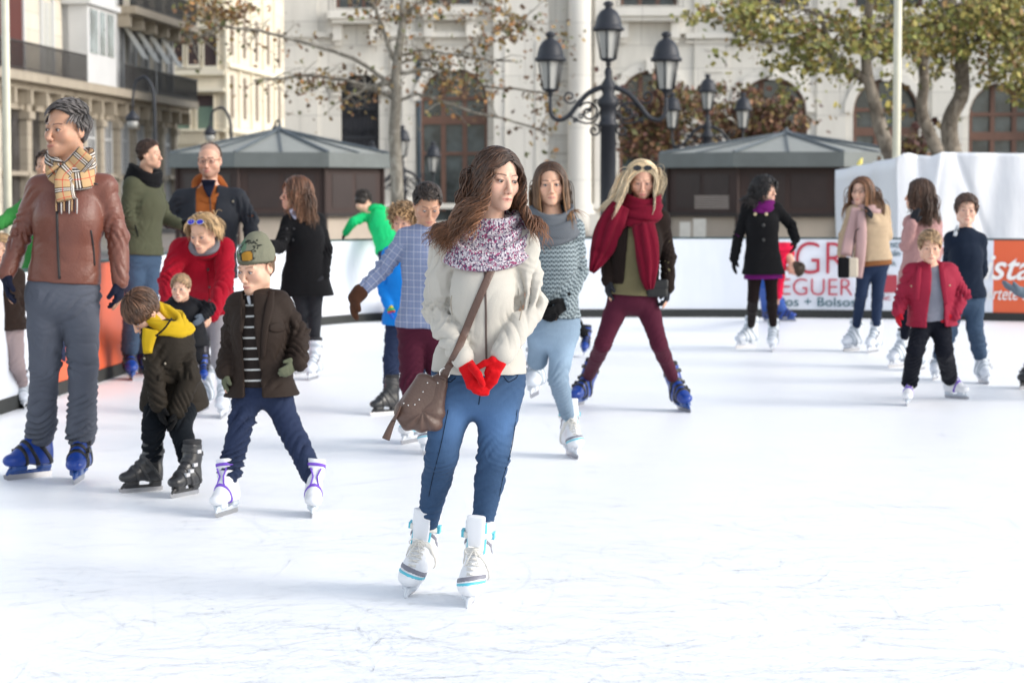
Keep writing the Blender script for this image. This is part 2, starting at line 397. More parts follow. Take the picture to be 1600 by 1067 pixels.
# ------------------------------------------------------------------ people
SK = {'fair': (.66, .40, .275), 'pale': (.70, .45, .335), 'tan': (.52, .295, .19), 'child': (.69, .43, .305), 'rosy': (.66, .385, .275)}
def rotm(yaw=0, pitch=0, roll=0):
    return np.array(Matrix.Rotation(math.radians(yaw), 3, 'Z') @ Matrix.Rotation(math.radians(pitch), 3, 'X') @ Matrix.Rotation(math.radians(roll), 3, 'Y'))
class Person:
    def __init__(s, label, Y, J0, feet=None, k=1.0, hh=None, yaw=0, pitch=0, roll=0, skin='fair', hips=0.0, face=1, group='skaters on the ice rink', fs=None, brow=(.06, .035, .025), lip=(.50, .15, .14), beard=0, blush=.3, bare=(), nohand=(), ped=1.0, eyes=True, scalp=None, tors=1.0, smile=0, neckr=1.0, cat='person', hipd=1.0, bprof=None):
        J = dict(J0); hd_ = J['head']; J['head'] = (hd_[0], hd_[1] - .05 * hh * (1 if abs(pitch) < 40 else 0), *hd_[2:]); hh = hh * .9
        s.Y = Y; s.k = k; s.px = FP / Y / math.cos(PITCH); s.J = {a: at(b[0], b[1], Y + (b[2] if len(b) > 2 else 0)) for a, b in J.items()}
        s.H = hh / s.px; s.hs = s.H / .225; s.R = rotm(yaw, pitch, roll); s.C = s.J['head']; s.fs = fs or k
        s.cell = min(.0095, max(.0048, Y / 2304 * 1.2)); s.tors = tors
        s.W = max(np.linalg.norm(s.J['shr'] - s.J['shl']) / 2, .09 * k); s.HW = np.linalg.norm(s.J['hpr'] - s.J['hpl']) / 2 + .078 * k + hips
        s.sc = (s.J['shl'] + s.J['shr']) / 2; s.hc = (s.J['hpl'] + s.J['hpr']) / 2; s.sp = s.sc - s.hc
        s.sv = unit(s.J['shr'] - s.J['shl']); s.hv = unit(s.J['hpr'] - s.J['hpl']); s.fr = unit(np.cross(s.sv, unit(s.sp))) * face
        s.feet = {}
        for f, q in (feet or {}).items():
            G = at(q['p'][0], q['p'][1], Y + q['dy']) if 'dy' in q else ground(*q['p'])
            R = rotm(q.get('yaw', 0), q.get('pitch', 0), q.get('roll', 0)); G = G + np.array([0, 0, q.get('lift', 0)])
            s.feet[f] = (G, R); s.J['an' + f] = G + R @ np.array([0, .01, .20]) * s.fs
        lows = [g[0] for g in s.feet.values()]
        base = np.mean(lows, axis=0) if lows else np.array([s.hc[0], s.hc[1], 0]); base = np.array([base[0], base[1], max(0, min([g[2] for g in lows] or [0]))])
        s.loc = base; s.root = empty('person', base, label, cat, group); s.hipd = hipd; s.bprof = bprof
        s.skin = SK[skin]; s.neck(neckr); s.nohand = nohand; s.body(brow, lip, beard, blush, bare, eyes, scalp, smile)
        s.tops = []
    def neck(s, nr):
        s.nb = s.sc + unit(s.sp) * .015 * s.k; s.nt = s.C + s.R @ np.array([0, .022, -.072]) * s.hs; s.nr = nr * .052 * (s.k + s.hs) / 2
    def L(s, *p): return s.C + s.R @ (np.array(p, float) * s.hs)
    def rings(s, off, t0=-.12, flare=0.0, prof=None):
        k, W, HW = s.k, s.W, s.HW; T = s.tors
        r = prof or [(0, HW, .118 * k * s.hipd, -.01), (.34, lerp(W, HW, .4) * .86, .098 * k * T, .0), (.70, W * .93, .118 * k * T, .014), (.92, W * .86, .088 * k, .0)]
        out = [(t, w + off, d + off, fo * k) for t, w, d, fo in r]
        if t0 < 0: out.insert(0, (t0, HW + off + flare, .115 * k * s.hipd + off + flare * .8, 0))
        return out
    def torso(s, v, off, t0=-.12, flare=0.0, k=.03, prof=None):
        rs = s.rings(off, t0, flare, prof); pts = []
        for t, w, d, fo in rs:
            sv = unit(lerp(s.hv, s.sv, min(1, max(0, t)))); pts.append((s.hc + s.sp * t + s.fr * fo, w, d, sv))
        for a, b in zip(pts[:-1], pts[1:]): v.add(eseg(a[0], b[0], a[1], a[2], b[1], b[2], unit(a[3] + b[3]), 2.3), k)
        s._tp = pts; return pts
    def bounds(s, pts, pad):
        P = np.array(pts); return P.min(0) - pad, P.max(0) + pad
    def body(s, brow, lip, beard, blush, bare, eyes, scalp, smile):
        nohand = s.nohand
        J, k, hs, R, C = s.J, s.k, s.hs, s.R, s.C
        pts = [J[a] for a in J] + [C + np.array([0, 0, .14 * hs]), C - np.array([0, 0, .14 * hs])] + [g[0] for g in s.feet.values()]
        lo, hi = s.bounds(pts, .17 * k); hc = max(.0024, min(.0045, s.Y / 2304 * .62)); fr = .155 * hs
        v = Vol(lo, hi, max(.007, s.cell * 1.25), (C - fr, C + fr, hc))
        s.torso(v, -.012 * k, -.10, prof=s.bprof)
        v.add(seg(s.nb, s.nt, s.nr * 1.08, s.nr), .04 * k)
        for f in 'lr':
            sh, el, wr = J['sh' + f], J['el' + f], J['wr' + f]
            v.add(seg(lerp(s.nb, s.nt, .35), sh, .04 * k, .045 * k), .04 * k)
            v.add(seg(sh, el, .046 * k, .036 * k), .03 * k).add(seg(el, wr, .037 * k, .026 * k), .015)
            if 'kn' + f in J and 'an' + f in J:
                hp, kn, an = J['hp' + f], J['kn' + f], J['an' + f]; m = lerp(kn, an, .3) - s.fr * .012 * k
                v.add(seg(hp, kn, .064 * k, .040 * k), .03).add(seg(kn, m, .038 * k, .037 * k), .02).add(seg(m, an, .036 * k, .026 * k), .02)
                G, RF = s.feet[f]; v.add(seg(an, G + RF @ np.array([0, -.11, .115]) * s.fs, .032 * k, .024 * k), .02)
            if f in nohand: pass
            elif f not in bare: s.handprims(v, f, .85, True)
            else: s.handprims(v, f, 1.0)
        # head
        E = lambda c, r, kk=.012, op='u': v.add(ell(s.L(*c), np.array(r) * hs, R), kk * hs, op)
        G_ = lambda a, b, ra, rb, kk=.012, op='u': v.add(seg(s.L(*a), s.L(*b), ra * hs, rb * hs), kk * hs, op)
        E((0, .015, .036), (.073, .091, .077), .02); E((0, -.026, -.026), (.061, .056, .078), .02)
        for x in (-1, 1):
            G_((x * .045, -.006, -.066), (0, -.064, -.090), .020, .022, .03); G_((x * .048, .0, -.03), (x * .045, -.006, -.066), .023, .019, .025)
            E((x * .041, -.050, -.028), (.025, .024, .026), .02)
            G_((x * .014, -.080, .018), (x * .042, -.067, .015), .0065, .0065, .018)
            E((x * .031, -.1005, -.000), (.0150, .016, .0110), .012, 's')
            E((x * .031, -.0705, -.003), (.0145, .0145, .0140), .004)
            E((x * .0105, -.094, -.044), (.0078, .0085, .0070), .005)
        G_((0, -.080, .004), (0, -.1050, -.039), .0066, .0105, .010)
        E((0, -.083, -.070), (.023, .015, .014), .016)
        dz = .004 * smile
        for x in (-1, 1):
            G_((0, -.0955, -.0685), (x * .023, -.0795, -.0718 + dz), .0038, .0022, .006); G_((0, -.0925, -.0775), (x * .019, -.081, -.0758 + dz), .0048, .0026, .006)
        E((0, -.0995, -.0730), (.022, .0085, .0012), .002, 's'); E((0, -.075, -.099), (.016, .013, .012), .016)
        if eyes:
            for x in (-1, 1): E((x * .031, -.088, -.0045), (.0122, .013, .0031), .0015, 's')
        for x in (-1, 1):
            Re = R @ rotm(0, 0, 0); E((x * .077, .012, -.008), (.009, .019, .031), .006); E((x * .087, .006, -.004), (.010, .010, .018), .004, 's')
        V, F = v.mesh(1)
        q = ((V - C) @ R) / hs; x, y, z = np.abs(q[:, 0]), q[:, 1], q[:, 2]; inh = (np.linalg.norm(q, axis=1) < .17)
        c = np.tile(np.array(s.skin), (len(V), 1))
        def bl(m, colr):
            c[:] = c * (1 - m[:, None]) + np.array(colr) * m[:, None]
        g = lambda e, w=.35: np.clip((1 - e) / w, 0, 1) * inh
        bl(blush * np.exp(-(((x - .043) / .018) ** 2 + ((z + .030) / .018) ** 2)) * (y < -.02) * inh * .6, (.62, .20, .17))
        bl(.18 * np.exp(-((x / .014) ** 2 + ((z + .046) / .012) ** 2)) * (y < -.08) * inh, (.62, .22, .18))
        bl(.22 * np.exp(-(((x - .031) / .02) ** 2 + ((z + .004) / .014) ** 2)) * (y < -.05) * inh, (.30, .14, .11))
        if beard: bl(beard * np.clip((-z - .040) / .02, 0, 1) * (y < .0) * inh * np.clip((.03 - np.abs(y + .03)) * 0 + 1, 0, 1) * (z > -.125), sc3(brow, 1.3))
        bl(g((x / .0255) ** 2 + ((z + .0730 - dz * x / .018) / .0085) ** 2) * (y < -.070) * .65, lip)
        bl(g((x / .024) ** 2 + ((z + .0730 - dz * x / .018) / .0017) ** 2, .6) * (y < -.08) * .45, (.16, .03, .03))
        zb = .0190 + .0030 * np.sin(np.clip((x - .012) / .036, 0, 1) * 2.6)
        bl(np.clip(1.4 - np.abs(z - zb) / .0030, 0, 1) * (x > .012) * (x < .047) * (y < -.045) * inh * .85, brow)
        if eyes:
            bl(g(((x - .031) / .0165) ** 2 + ((z + .0015) / .0072) ** 2, .45) * (y < -.05) * .8 * (z > -.006), (.035, .02, .015))
            bl(g(((x - .031) / .0155) ** 2 + ((z + .003) / .0065) ** 2, .3) * (y < -.05) * .35, (.08, .04, .03))
        else:
            bl(g(((x - .031) / .0155) ** 2 + ((z + .002) / .0075) ** 2, .5) * (y < -.05) * .75, (.10, .05, .035))
            bl(g(((x - .031) / .0145) ** 2 + ((z + .005) / .0050) ** 2, .4) * (y < -.05) * .8, (.42, .38, .36))
            bl(g(((x - .030) / .0068) ** 2 + ((z + .0045) / .0062) ** 2, .4) * (y < -.05) * .9, (.03, .018, .014))
        bl(np.exp(-(((x - .006) / .003) ** 2 + ((z + .050) / .003) ** 2)) * (y < -.085) * inh * .6, (.15, .04, .03))
        if scalp is not None: bl(np.clip((q[:, 1] * .75 + q[:, 2] * .66 - .006) / .006, 0, 1) * inh * (z > -.075) * (np.linalg.norm(q, axis=1) < .125), scalp)
        s.bodyobj = mkobj('body', V, F, M_SKIN, s.root, s.loc, col=c)
        if eyes and s.Y < 17.5:
            for x_ in (-1, 1):
                n = 14; P, Fq, cc = [], [], []; r = .0124 * hs; c0 = s.L(x_ * .031, -.0722, -.0035)
                gz = getattr(s, 'gaze', None); fwd = R @ unit(np.array([s_gaze[0], -1, s_gaze[1]]))
                a1 = unit(np.cross(fwd, [0, 0, 1])); a2 = np.cross(a1, fwd)
                angs = [0.001, .10, .17, .19, .30, .42, .46, .7, 1.0, 1.4, 2.0, 2.6, 3.1]
                for a in angs:
                    col_ = (.004, .003, .003) if a < .22 else (s_iris if a < .5 else (.40, .37, .36))
                    for j in range(n):
                        b = 2 * PI * j / n; P.append(c0 + r * (math.cos(a) * fwd + math.sin(a) * (math.cos(b) * a1 + math.sin(b) * a2))); cc.append(col_)
                for i in range(len(angs) - 1):
                    for j in range(n): Fq.append((i * n + j, i * n + (j + 1) % n, (i + 1) * n + (j + 1) % n, (i + 1) * n + j))
                mkobj('eye', np.array(P), Fq, M_EYE, s.root, s.loc, col=np.array(cc))
    def hframe(s, f):
        J = s.J; wr = J['wr' + f]; d = unit(J['ha' + f] - wr) if 'ha' + f in J else unit(wr - J['el' + f])
        inw = s.sv * (1 if f == 'l' else -1); pn = getattr(s, 'palm', {}).get(f, inw + s.fr * -.3); pn = unit(np.asarray(pn) - d * (np.asarray(pn) @ d)); th = np.cross(d, pn) * (1 if f == 'l' else -1)
        th = th if th @ s.fr > 0 or 'palm' in s.__dict__ else -th
        return wr, d, pn, th
    def handprims(s, v, f, g=1.0, stub=False, curl=None):
        """palm, four unequal curled fingers and a thumb; g = glove thickness factor"""
        wr, d, pn, th = s.hframe(f); k = s.k * .98; cu = curl if curl is not None else s.curl.get(f, .5) if hasattr(s, 'curl') else .5
        P = lambda a, b, c: wr + (d * a + th * b + pn * c) * k
        e = .0035 * (g - 1) * 3 * k; kk = .004
        v.add(eseg(P(.0, 0, 0), P(.075, 0, .004), (.024 + e) * k, (.018 + e) * k, (.037 + e) * k, (.0135 + e) * k, th), .012)
        for i, (o, L, r) in enumerate(((.027, .070, .0092), (.009, .078, .0095), (-.009, .073, .0090), (-.026, .057, .0082))):
            p = P(.076 - abs(o) * .15, o, .004); a = cu * (.35 + .08 * i); dirv = d + th * o * 2.2
            for j, fr_ in enumerate((.44, .31, .25)):
                a2 = a * (1 + j * 1.15); q = p + unit(dirv * math.cos(a2) + pn * math.sin(a2)) * L * fr_ * k
                v.add(seg(p, q, (r * (1 - .08 * j)) * k + e, (r * (1 - .08 * (j + 1))) * k + e), kk); p = q
        p = P(.018, .026, .006); q = P(.048, .046, .014); r_ = P(.078, .052, .026 + .01 * cu)
        v.add(seg(p, q, .0145 * k + e, .0115 * k + e), .010).add(seg(q, r_, .0115 * k + e, .0090 * k + e), .004)
    def glove(s, f, mat, g=1.25, cuff=.03, curl=None, name='glove', colf=None):
        wr, d, pn, th = s.hframe(f); h = max(.0030, min(.0065, s.Y / 2304 * .9)); lo, hi = s.bounds([wr - d * .08, wr + d * .2 * s.k], .09 * s.k)
        v = Vol(lo, hi, h); s.handprims(v, f, g, curl=curl); fa = unit(s.J['wr' + f] - s.J['el' + f])
        v.add(seg(wr - fa * cuff * s.k, wr + d * .01, .031 * s.k * (g * .8 + .2), .028 * s.k * (g * .8 + .2)), .012)
        V, F = v.mesh(1); V = folds(V, F, [], 1, .0012, (30, 30, 30)); pc = np.stack([(V - wr) @ d, (V - wr) @ th], 1)
        return mkobj(name, V, F, mat, s.root, s.loc, pc=pc)
    def top(s, name, mat, off=.02, t0=-.12, flare=0.0, sl=(.060, .052, .040), cuffr=None, wr=.006, neckr=None, fr=14, prof=None, open_=None, base=.003, short=0, tk=.035, hemn=None, arms='lr', cuff_h=.0, yoke=.05, sleeve_end=0.0, band=0, neckup=.55, cellf=1.0, twr=.6, grooves=()):
        J, k = s.J, s.k; h = s.cell * cellf
        pts = [s.hc + s.sp * t0, s.sc, s.nb, s.nt] + [J[a + f] for a in ('sh', 'el', 'wr') for f in arms] + [s.hc]
        lo, hi = s.bounds(pts, (.30 + flare) * k * .8); v = Vol(lo, hi, h)
        s.torso(v, off, t0 - .06, flare, tk, prof); c = s.hc + s.sp * t0
        if band: # gathered waistband
            c2 = s.hc + s.sp * (t0 + .07); v.add(eseg(c - s.sp * .03, c2, s.HW + off * .6, .115 * k + off * .5, s.HW + off * .6, .115 * k + off * .5, s.hv, 2.3), .01)
        v.cut(hemn if hemn is not None else -unit(s.sp + np.array([0, 0, .6]) * np.linalg.norm(s.sp)), c, .006)
        v.add(seg(s.nb - unit(s.sp) * .03 * k, lerp(s.nb, s.nt, neckup), s.nr + (neckr if neckr is not None else .02) * k, s.nr + (neckr if neckr is not None else .014) * k), .03 * k)
        if neckup < .9: pass
        v.cut(unit(s.nt - s.nb), lerp(s.nb, s.nt, neckup), .006)
        segs = []
        for f in arms:
            sh, el, wr_ = J['sh' + f], J['el' + f], J['wr' + f]; we = wr_ + unit(wr_ - el) * sleeve_end
            v.add(seg(lerp(s.nb, s.nt, .12), sh, (.035 + off) * k, (.035 + off) * k), yoke * k)
            mid = lerp(sh, el, .45); rm = lerp(sl[0], sl[1], .45) * k
            v.add(seg(sh, mid, sl[0] * k, rm), .03 * k).add(seg(mid, el, rm, sl[1] * k), .008 * k).add(seg(el, we, sl[1] * k, sl[2] * k), .010 * k)
            if cuffr: v.add(seg(lerp(el, we, .86), we, cuffr * k, cuffr * .96 * k), .006)
            v.add(seg(we + unit(we - el) * .004, we + unit(we - el) * .08, .03 * k, .03 * k), .004, 's') if cuff_h else None
            segs += [(sh, el, sl[0] * k, sl[1] * k, [wr * .6, wr * .8, wr * 1.2, wr * 1.5], fr), (el, we, sl[1] * k, sl[2] * k, [wr * 1.5, wr, wr * .8, wr * (0 if cuffr else .9)], fr * 1.2, -1)]
        for a_, b_, r_ in grooves: v.add(seg(a_, b_, r_), .010, 's')
        if open_: v.fcut(lambda X, Y, Z: open_(s, X, Y, Z))
        m = s.hc + s.sp * .05; tt = s.hc + s.sp * .85; segs.append((m, tt, s.HW + off, s.W + off, [wr * twr, wr * twr * .8, wr * twr * .45, wr * twr * .3], fr * .6, 1.6))
        V, F = v.mesh(1); V0 = V; V = folds(V, F, segs, hash_(name, s.Y), base); pc = s.pcs(V0, arms)
        s.topV = V; s.tops.append((V, F)); return mkobj(name, V, F, mat, s.root, s.loc, pc=pc)
    def pcs(s, V, arms='lr'):
        up = unit(s.sp); pc = np.stack([(V - s.hc) @ s.sv, (V - s.hc) @ up], 1)
        for f in arms:
            sh, el, wr = s.J['sh' + f], s.J['el' + f], s.J['wr' + f]
            for a, b, o, t0 in ((sh, el, .5, .22), (el, wr, .5 + np.linalg.norm(el - sh), 0)):
                ba = b - a; L = np.linalg.norm(ba); t = (V - a) @ ba / L ** 2; q = V - a - np.clip(t, 0, 1.2)[:, None] * ba; r = np.linalg.norm(q, axis=1)
                m = (r < .085 * s.k) & (t > t0) & (t < 1.2); u = unit(np.cross(ba, [.1, 1, .1])); pc[m, 1] = (o + t * L)[m]; pc[m, 0] = (q @ u)[m]
        return pc
    def trousers(s, name, mat, r=(.088, .062, .056, .040), end=.10, wr=.004, top=.22, off=.004, fr=22, bunch=1.5, k=.03, base=.0018, colf=None, cellf=1.0, crotch=.02):
        J, kk = s.J, s.k; pts = [J[a + f] for a in ('hp', 'kn', 'an') for f in 'lr' if a + f in J]; lo, hi = s.bounds(pts + [s.hc + s.sp * top], .20 * kk); v = Vol(lo, hi, s.cell * cellf)
        for f in 'lr':
            if 'kn' + f not in J: continue
            hp, kn, an = J['hp' + f], J['kn' + f], J['an' + f]; e = an + unit(kn - an) * end * s.fs; m = lerp(kn, e, .35) + s.fr * -.010 * kk
            hm = lerp(hp, kn, .45); v.add(seg(hp, hm, r[0] * kk, lerp(r[0], r[1], .38) * kk), .012).add(seg(hm, kn, lerp(r[0], r[1], .38) * kk, r[1] * kk), .02).add(seg(kn, m, r[1] * kk, r[2] * kk), .02).add(seg(m, e, r[2] * kk, r[3] * kk), .02)
        w = Vol(lo, hi, s.cell * cellf); tp = s.torso(w, off, -.07, 0, .03)
        w.cut(unit(s.sp), s.hc + s.sp * top); 
        h = np.clip(.5 + .5 * (v.d - w.d) / .03, 0, 1); v.d = v.d + (w.d - v.d) * h - .03 * h * (1 - h)
        segs = []
        for f in 'lr':
            if 'kn' + f not in J: continue
            hp, kn, an = J['hp' + f], J['kn' + f], J['an' + f]; e = an + unit(kn - an) * end * s.fs
            v.cut if 0 else None
            segs += [(hp, kn, r[0] * kk, r[1] * kk, [wr * 1.3, wr * .5, wr * .6, wr * 1.3], fr * .8), (kn, e, r[1] * kk, r[3] * kk, [wr * 1.3, wr * .7, wr * bunch, wr * bunch * 1.2], fr * 1.15)]
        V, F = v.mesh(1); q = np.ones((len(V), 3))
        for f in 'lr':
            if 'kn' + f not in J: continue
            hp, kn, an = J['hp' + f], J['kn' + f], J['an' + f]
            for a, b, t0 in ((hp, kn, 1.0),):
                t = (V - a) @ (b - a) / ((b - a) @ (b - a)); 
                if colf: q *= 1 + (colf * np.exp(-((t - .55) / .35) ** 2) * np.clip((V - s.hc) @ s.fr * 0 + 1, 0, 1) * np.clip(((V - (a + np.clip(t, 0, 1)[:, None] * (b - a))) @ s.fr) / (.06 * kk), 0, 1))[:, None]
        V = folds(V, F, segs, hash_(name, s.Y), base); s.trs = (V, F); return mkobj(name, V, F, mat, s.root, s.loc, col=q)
    def bvh(s, parts=None):
        if not hasattr(s, '_b') or [id(a[0]) for a in s._bn] != [id(a[0]) for a in s.tops]:
            Vs, Fs, n = [], [], 0
            for V, F in s.tops: Vs.append(V); Fs += (F + n).tolist(); n += len(V)
            s._b = BVHTree.FromPolygons(np.concatenate(Vs).tolist(), Fs); s._bn = list(s.tops)
        return s._b
    def hit(s, px, py, off=0.0, fall=None):
        d = unit(ray(px, py)); h = s.bvh().ray_cast(Vector((0, 0, CH)), Vector(d))
        if h[0] is None: return at(px, py, s.Y - .12 * s.k if fall is None else s.Y + fall)
        return np.array(h[0]) - d * off
    def drape(s, name, mat, pts, d=.006, off=.003, n=24, pleat=0, m=12, npl=4, parent=None, seed=0, smooth_y=True, fall=None, label=None, tiltx=0, pts3=None):
        raw = smoothpath([(p[0], p[1], p[2]) for p in pts], n); P = np.array([s.hit(a, b, off + d * .6, fall) for a, b, _ in raw])
        if smooth_y:
            y = P[:, 1]
            for _ in range(3): y = np.concatenate([[y[0]], .25 * y[:-2] + .5 * y[1:-1] + .25 * y[2:], [y[-1]]])
            y = np.minimum(y, P[:, 1] + d * .5); P = np.array([at(a, b, yy) for (a, b, _), yy in zip(raw, y)])
        T = np.gradient(P, axis=0); view = np.array([unit(q - np.array([0, 0, CH])) for q in P]); sd = np.cross(T, view)
        V, F, pc = loft(P, sd, raw[:, 2] / s.px / 2, d, m, pleat=pleat, npl=npl, seed=seed)
        o = mkobj(name, V, F, mat, parent or s.root, s.loc, pc=pc)
        if label: o['label'] = label
        return o
    def ringscarf(s, name, mat, loops, pleat=.006, npl=4, m=18, n=40, seed=0, C=None):
        """loops: (dz, rx, ry, tube_w, tube_h, tilt_deg, yfwd)"""
        Vs, Fs, Ps, k = [], [], [], 0; up = unit(s.nt - s.nb); C0 = lerp(s.nb, s.nt, .3) if C is None else C
        for i, (dz, rx, ry, tw, thh, tilt, fw) in enumerate(loops):
            a = np.linspace(0, 2 * PI, n, endpoint=False); tl = math.radians(tilt)
            kx = s.k; wob = .08 * np.sin(2 * a + i + seed) + .05 * np.sin(3 * a + 2 * i)
            P = C0 + (up * dz + s.fr * fw) * kx + np.outer(np.cos(a) * rx * kx * (1 + wob), s.sv) + np.outer(np.sin(a) * ry * kx * (1 + wob), s.fr) - np.outer((np.sin(a) * math.sin(tl) * ry + .12 * np.cos(a + i) * .12) * kx, up)
            V, F, pc = loft(P, np.tile(up, (n, 1)), thh * kx * (1 + .2 * np.sin(2 * a + i * 2)), tw * kx, m, True, pleat * kx, npl, seed + i)
            Vs.append(V); Fs += [tuple(q + k for q in f) for f in F]; k += len(V); Ps.append(pc)
        V = np.concatenate(Vs); return mkobj(name, V, Fs, mat, s.root, s.loc, pc=np.concatenate(Ps))
    def hair(s, col, L=.35, n=260, r=.0045, part=0.0, curl=(0, 12), flow=(0, 0, 0), g=.30, vol=1.0, comb=None, hl=(.75, .66, -.007), tip=None, cap=True, steps=16, lift=.0, vary=.35, face=.066, facey=-.02, hug=0, avoid=(), low=-.2, capoff=.0, rt=None, colz=None, bangs=0, side=.5, name='hair', only=None, thick=.03, stiff=0):
        R, hs, C = s.R, s.hs, s.C; rng = np.random.default_rng(int(s.Y * 100) % 9999 + n)
        rad = np.array([.080, .098, .084]) * vol; cen = np.array([0, .017, .036]); Vs, Fs, Cs, k = [], [], [], 0
        if cap:
            fr = .16 * hs; v = Vol(C - fr, C + fr, max(.0045, min(.008, s.cell))); v.add(ell(s.L(*cen), (rad + capoff) * hs, R))
            v.add(ell(s.L(0, .03, -.01), np.array([.074, .082, .07]) * hs * vol, R), .02)
            v.cut(-(R @ np.array([0, hl[0], hl[1]])), s.L(0, 0, 0) + R @ unit([0, hl[0], hl[1]]) * hl[2] * hs, .004)
            v.cut(R @ np.array([0, 0, -1.]), s.L(0, 0, low if low > -.19 else -.085), .01)
            V, F = v.mesh(1); N = normals(V, F); V = V + N * (.006 * (noise(((V - C) @ R) * np.array([90, 90, 20])) - .5))[:, None]
            Vs.append(V); Fs.append(F); Cs.append(np.array(col)[None] * (.55 + .5 * noise(((V - C) @ R) * np.array([110, 110, 18])))[:, None]); k = len(V)
        d = rng.normal(size=(n * 6, 3)); d /= np.linalg.norm(d, axis=1)[:, None]; q = cen + d * rad
        keep = (q[:, 1] * hl[0] + q[:, 2] * hl[1] > hl[2]) & (q[:, 2] > low * (1 if low > -.19 else .25))
        if only: keep &= only(q)
        q = q[keep][:n]; d = d[keep][:n]; n = len(q); nn = d / rad; nn /= np.linalg.norm(nn, axis=1)[:, None]
        sg = np.where(q[:, 0] > part, 1., -1.)
        if comb is None: vel = np.stack([sg * (side + .3 * (q[:, 2] > .08)), .25 + .35 * rng.random(n), -.2 - .5 * rng.random(n)], 1)
        elif callable(comb): vel = comb(q, rng)
        else: vel = np.tile(np.array(comb, float), (n, 1)) + rng.normal(size=(n, 3)) * .25
        vel -= nn * (vel * nn).sum(1)[:, None]; vel /= np.maximum(np.linalg.norm(vel, axis=1), 1e-6)[:, None]; vel += nn * lift
        if bangs:
            b = (rng.random(n) < bangs) & (q[:, 1] < .02) & (q[:, 2] > .05); vel[b] = np.array([0, -1, -.3]) + rng.normal(size=(b.sum(), 3)) * .2
        Ls = L * (1 - vary * rng.random(n)) * (np.ones(n))
        if bangs: Ls[b] = np.minimum(Ls[b], .10)
        st = (Ls / steps)[:, None] * hs; pos = C + (q * hs) @ R.T; vel = vel @ R.T; path = [pos.copy()]; down = np.array([0, 0, -1.]); fl = np.array(flow, float)
        cols = [(s.J['shl'], s.J['shr'], (.062 + thick) * s.k), (s.nb, s.nt, s.nr + thick * .5), (s.hc + s.sp * .4, s.hc + s.sp * .8, s.W * .78 + thick * .5)]
        if stiff == 0:
            for f in 'lr': cols.append((s.J['sh' + f], s.J['el' + f], (.046 + thick * .6) * s.k))
        cols += list(avoid)
        for i in range(steps):
            gg = min(1, g * (i + 1) / 3); vel = vel * (1 - gg * .6) + (down * gg + fl * (i / steps)) ; vel /= np.linalg.norm(vel, axis=1)[:, None]
            new = pos + vel * st
            ql = ((new - C) @ R) / hs - cen; k0 = np.linalg.norm(ql / (rad * 1.02), axis=1); m = k0 < 1; ql[m] /= k0[m][:, None]
            if hug: m = k0 > 1 + hug; ql[m] *= ((1 + hug) / k0[m])[:, None]
            qq = ql + cen; m = (qq[:, 1] < facey) & (np.abs(qq[:, 0]) < face) & (qq[:, 2] < .062) & (qq[:, 2] > -.16)
            if bangs: m &= ~b
            w = np.clip((.062 - qq[:, 2]) / .04, 0, 1); qq[m, 0] = np.where(sg[m] > 0, 1, -1) * (np.abs(qq[m, 0]) * (1 - w[m]) + face * w[m]) if m.any() else qq[m, 0]
            new = C + (qq * hs) @ R.T
            for a, bb, rr in cols:
                ba = bb - a; t = np.clip(((new - a) @ ba) / (ba @ ba), 0, 1); cc = a + t[:, None] * ba; df = new - cc; dist = np.linalg.norm(df, axis=1); m = dist < rr
                new[m] = cc[m] + df[m] / np.maximum(dist[m], 1e-6)[:, None] * rr
            vv = new - pos; vel = vv / np.maximum(np.linalg.norm(vv, axis=1), 1e-6)[:, None]; pos = pos + vel * st; path.append(pos.copy())
        P = np.stack(path, 1); t = np.linspace(0, 1, steps + 1)
        if curl[0]:
            T = np.gradient(P, axis=1); T /= np.maximum(np.linalg.norm(T, axis=2), 1e-9)[..., None]; a1 = np.cross(T, np.array([.2, 1, .3])); a1 /= np.linalg.norm(a1, axis=2)[..., None]; a2 = np.cross(T, a1)
            qn = noise(q * 22 + 40); ph = (qn[:, None] * 16 + rng.random((n, 1)) * 1.6) + (curl[1] * (.8 + .4 * rng.random((n, 1)))) * t[None] * Ls[:, None]; am = curl[0] * (.5 + .8 * rng.random((n, 1))) * np.clip(t[None] * 2.0, 0, 1)
            P = P + (am * np.cos(ph))[..., None] * a1 + (am * np.sin(ph))[..., None] * a2
        # resample finer for smooth curls
        if curl[0] or steps < 10:
            pass
        T = np.gradient(P, axis=1); T /= np.maximum(np.linalg.norm(T, axis=2), 1e-9)[..., None]; a1 = np.cross(T, np.array([.31, .9, .2])); a1 /= np.maximum(np.linalg.norm(a1, axis=2), 1e-9)[..., None]; a2 = np.cross(T, a1)
        m_ = 5; th = np.linspace(0, 2 * PI, m_, endpoint=False); rr = r * hs * (.6 + .8 * rng.random((n, 1))) * (np.clip(1.15 - t[None] ** 3, .15, 1) if rt is None else (1 - rt * t[None]))
        W = P[:, :, None] + rr[..., None, None] * (np.cos(th)[None, None, :, None] * a1[:, :, None] + 1.5 * np.sin(th)[None, None, :, None] * a2[:, :, None])
        V = W.reshape(-1, 3); ns = steps + 1; I = np.arange(n)[:, None, None] * ns * m_ + np.arange(ns - 1)[None, :, None] * m_; j = np.arange(m_)[None, None]; j2 = (j + 1) % m_
        F = np.stack([I + j, I + j2, I + j2 + m_, I + j + m_], 3).reshape(-1, 4) + k
        br = (.42 + .75 * rng.random(n) ** 1.4) * (.45 + 1.15 * noise(q * 34 + 9)); c0 = np.array(col)[None, None] * br[:, None, None] * np.ones((1, ns, 1)); c1 = (np.array(tip)[None, None] if tip is not None else np.array(col)[None, None] * 1.3) * br[:, None, None]
        cc = c0 * (1 - t[None, :, None] ** 1.3) + c1 * t[None, :, None] ** 1.3
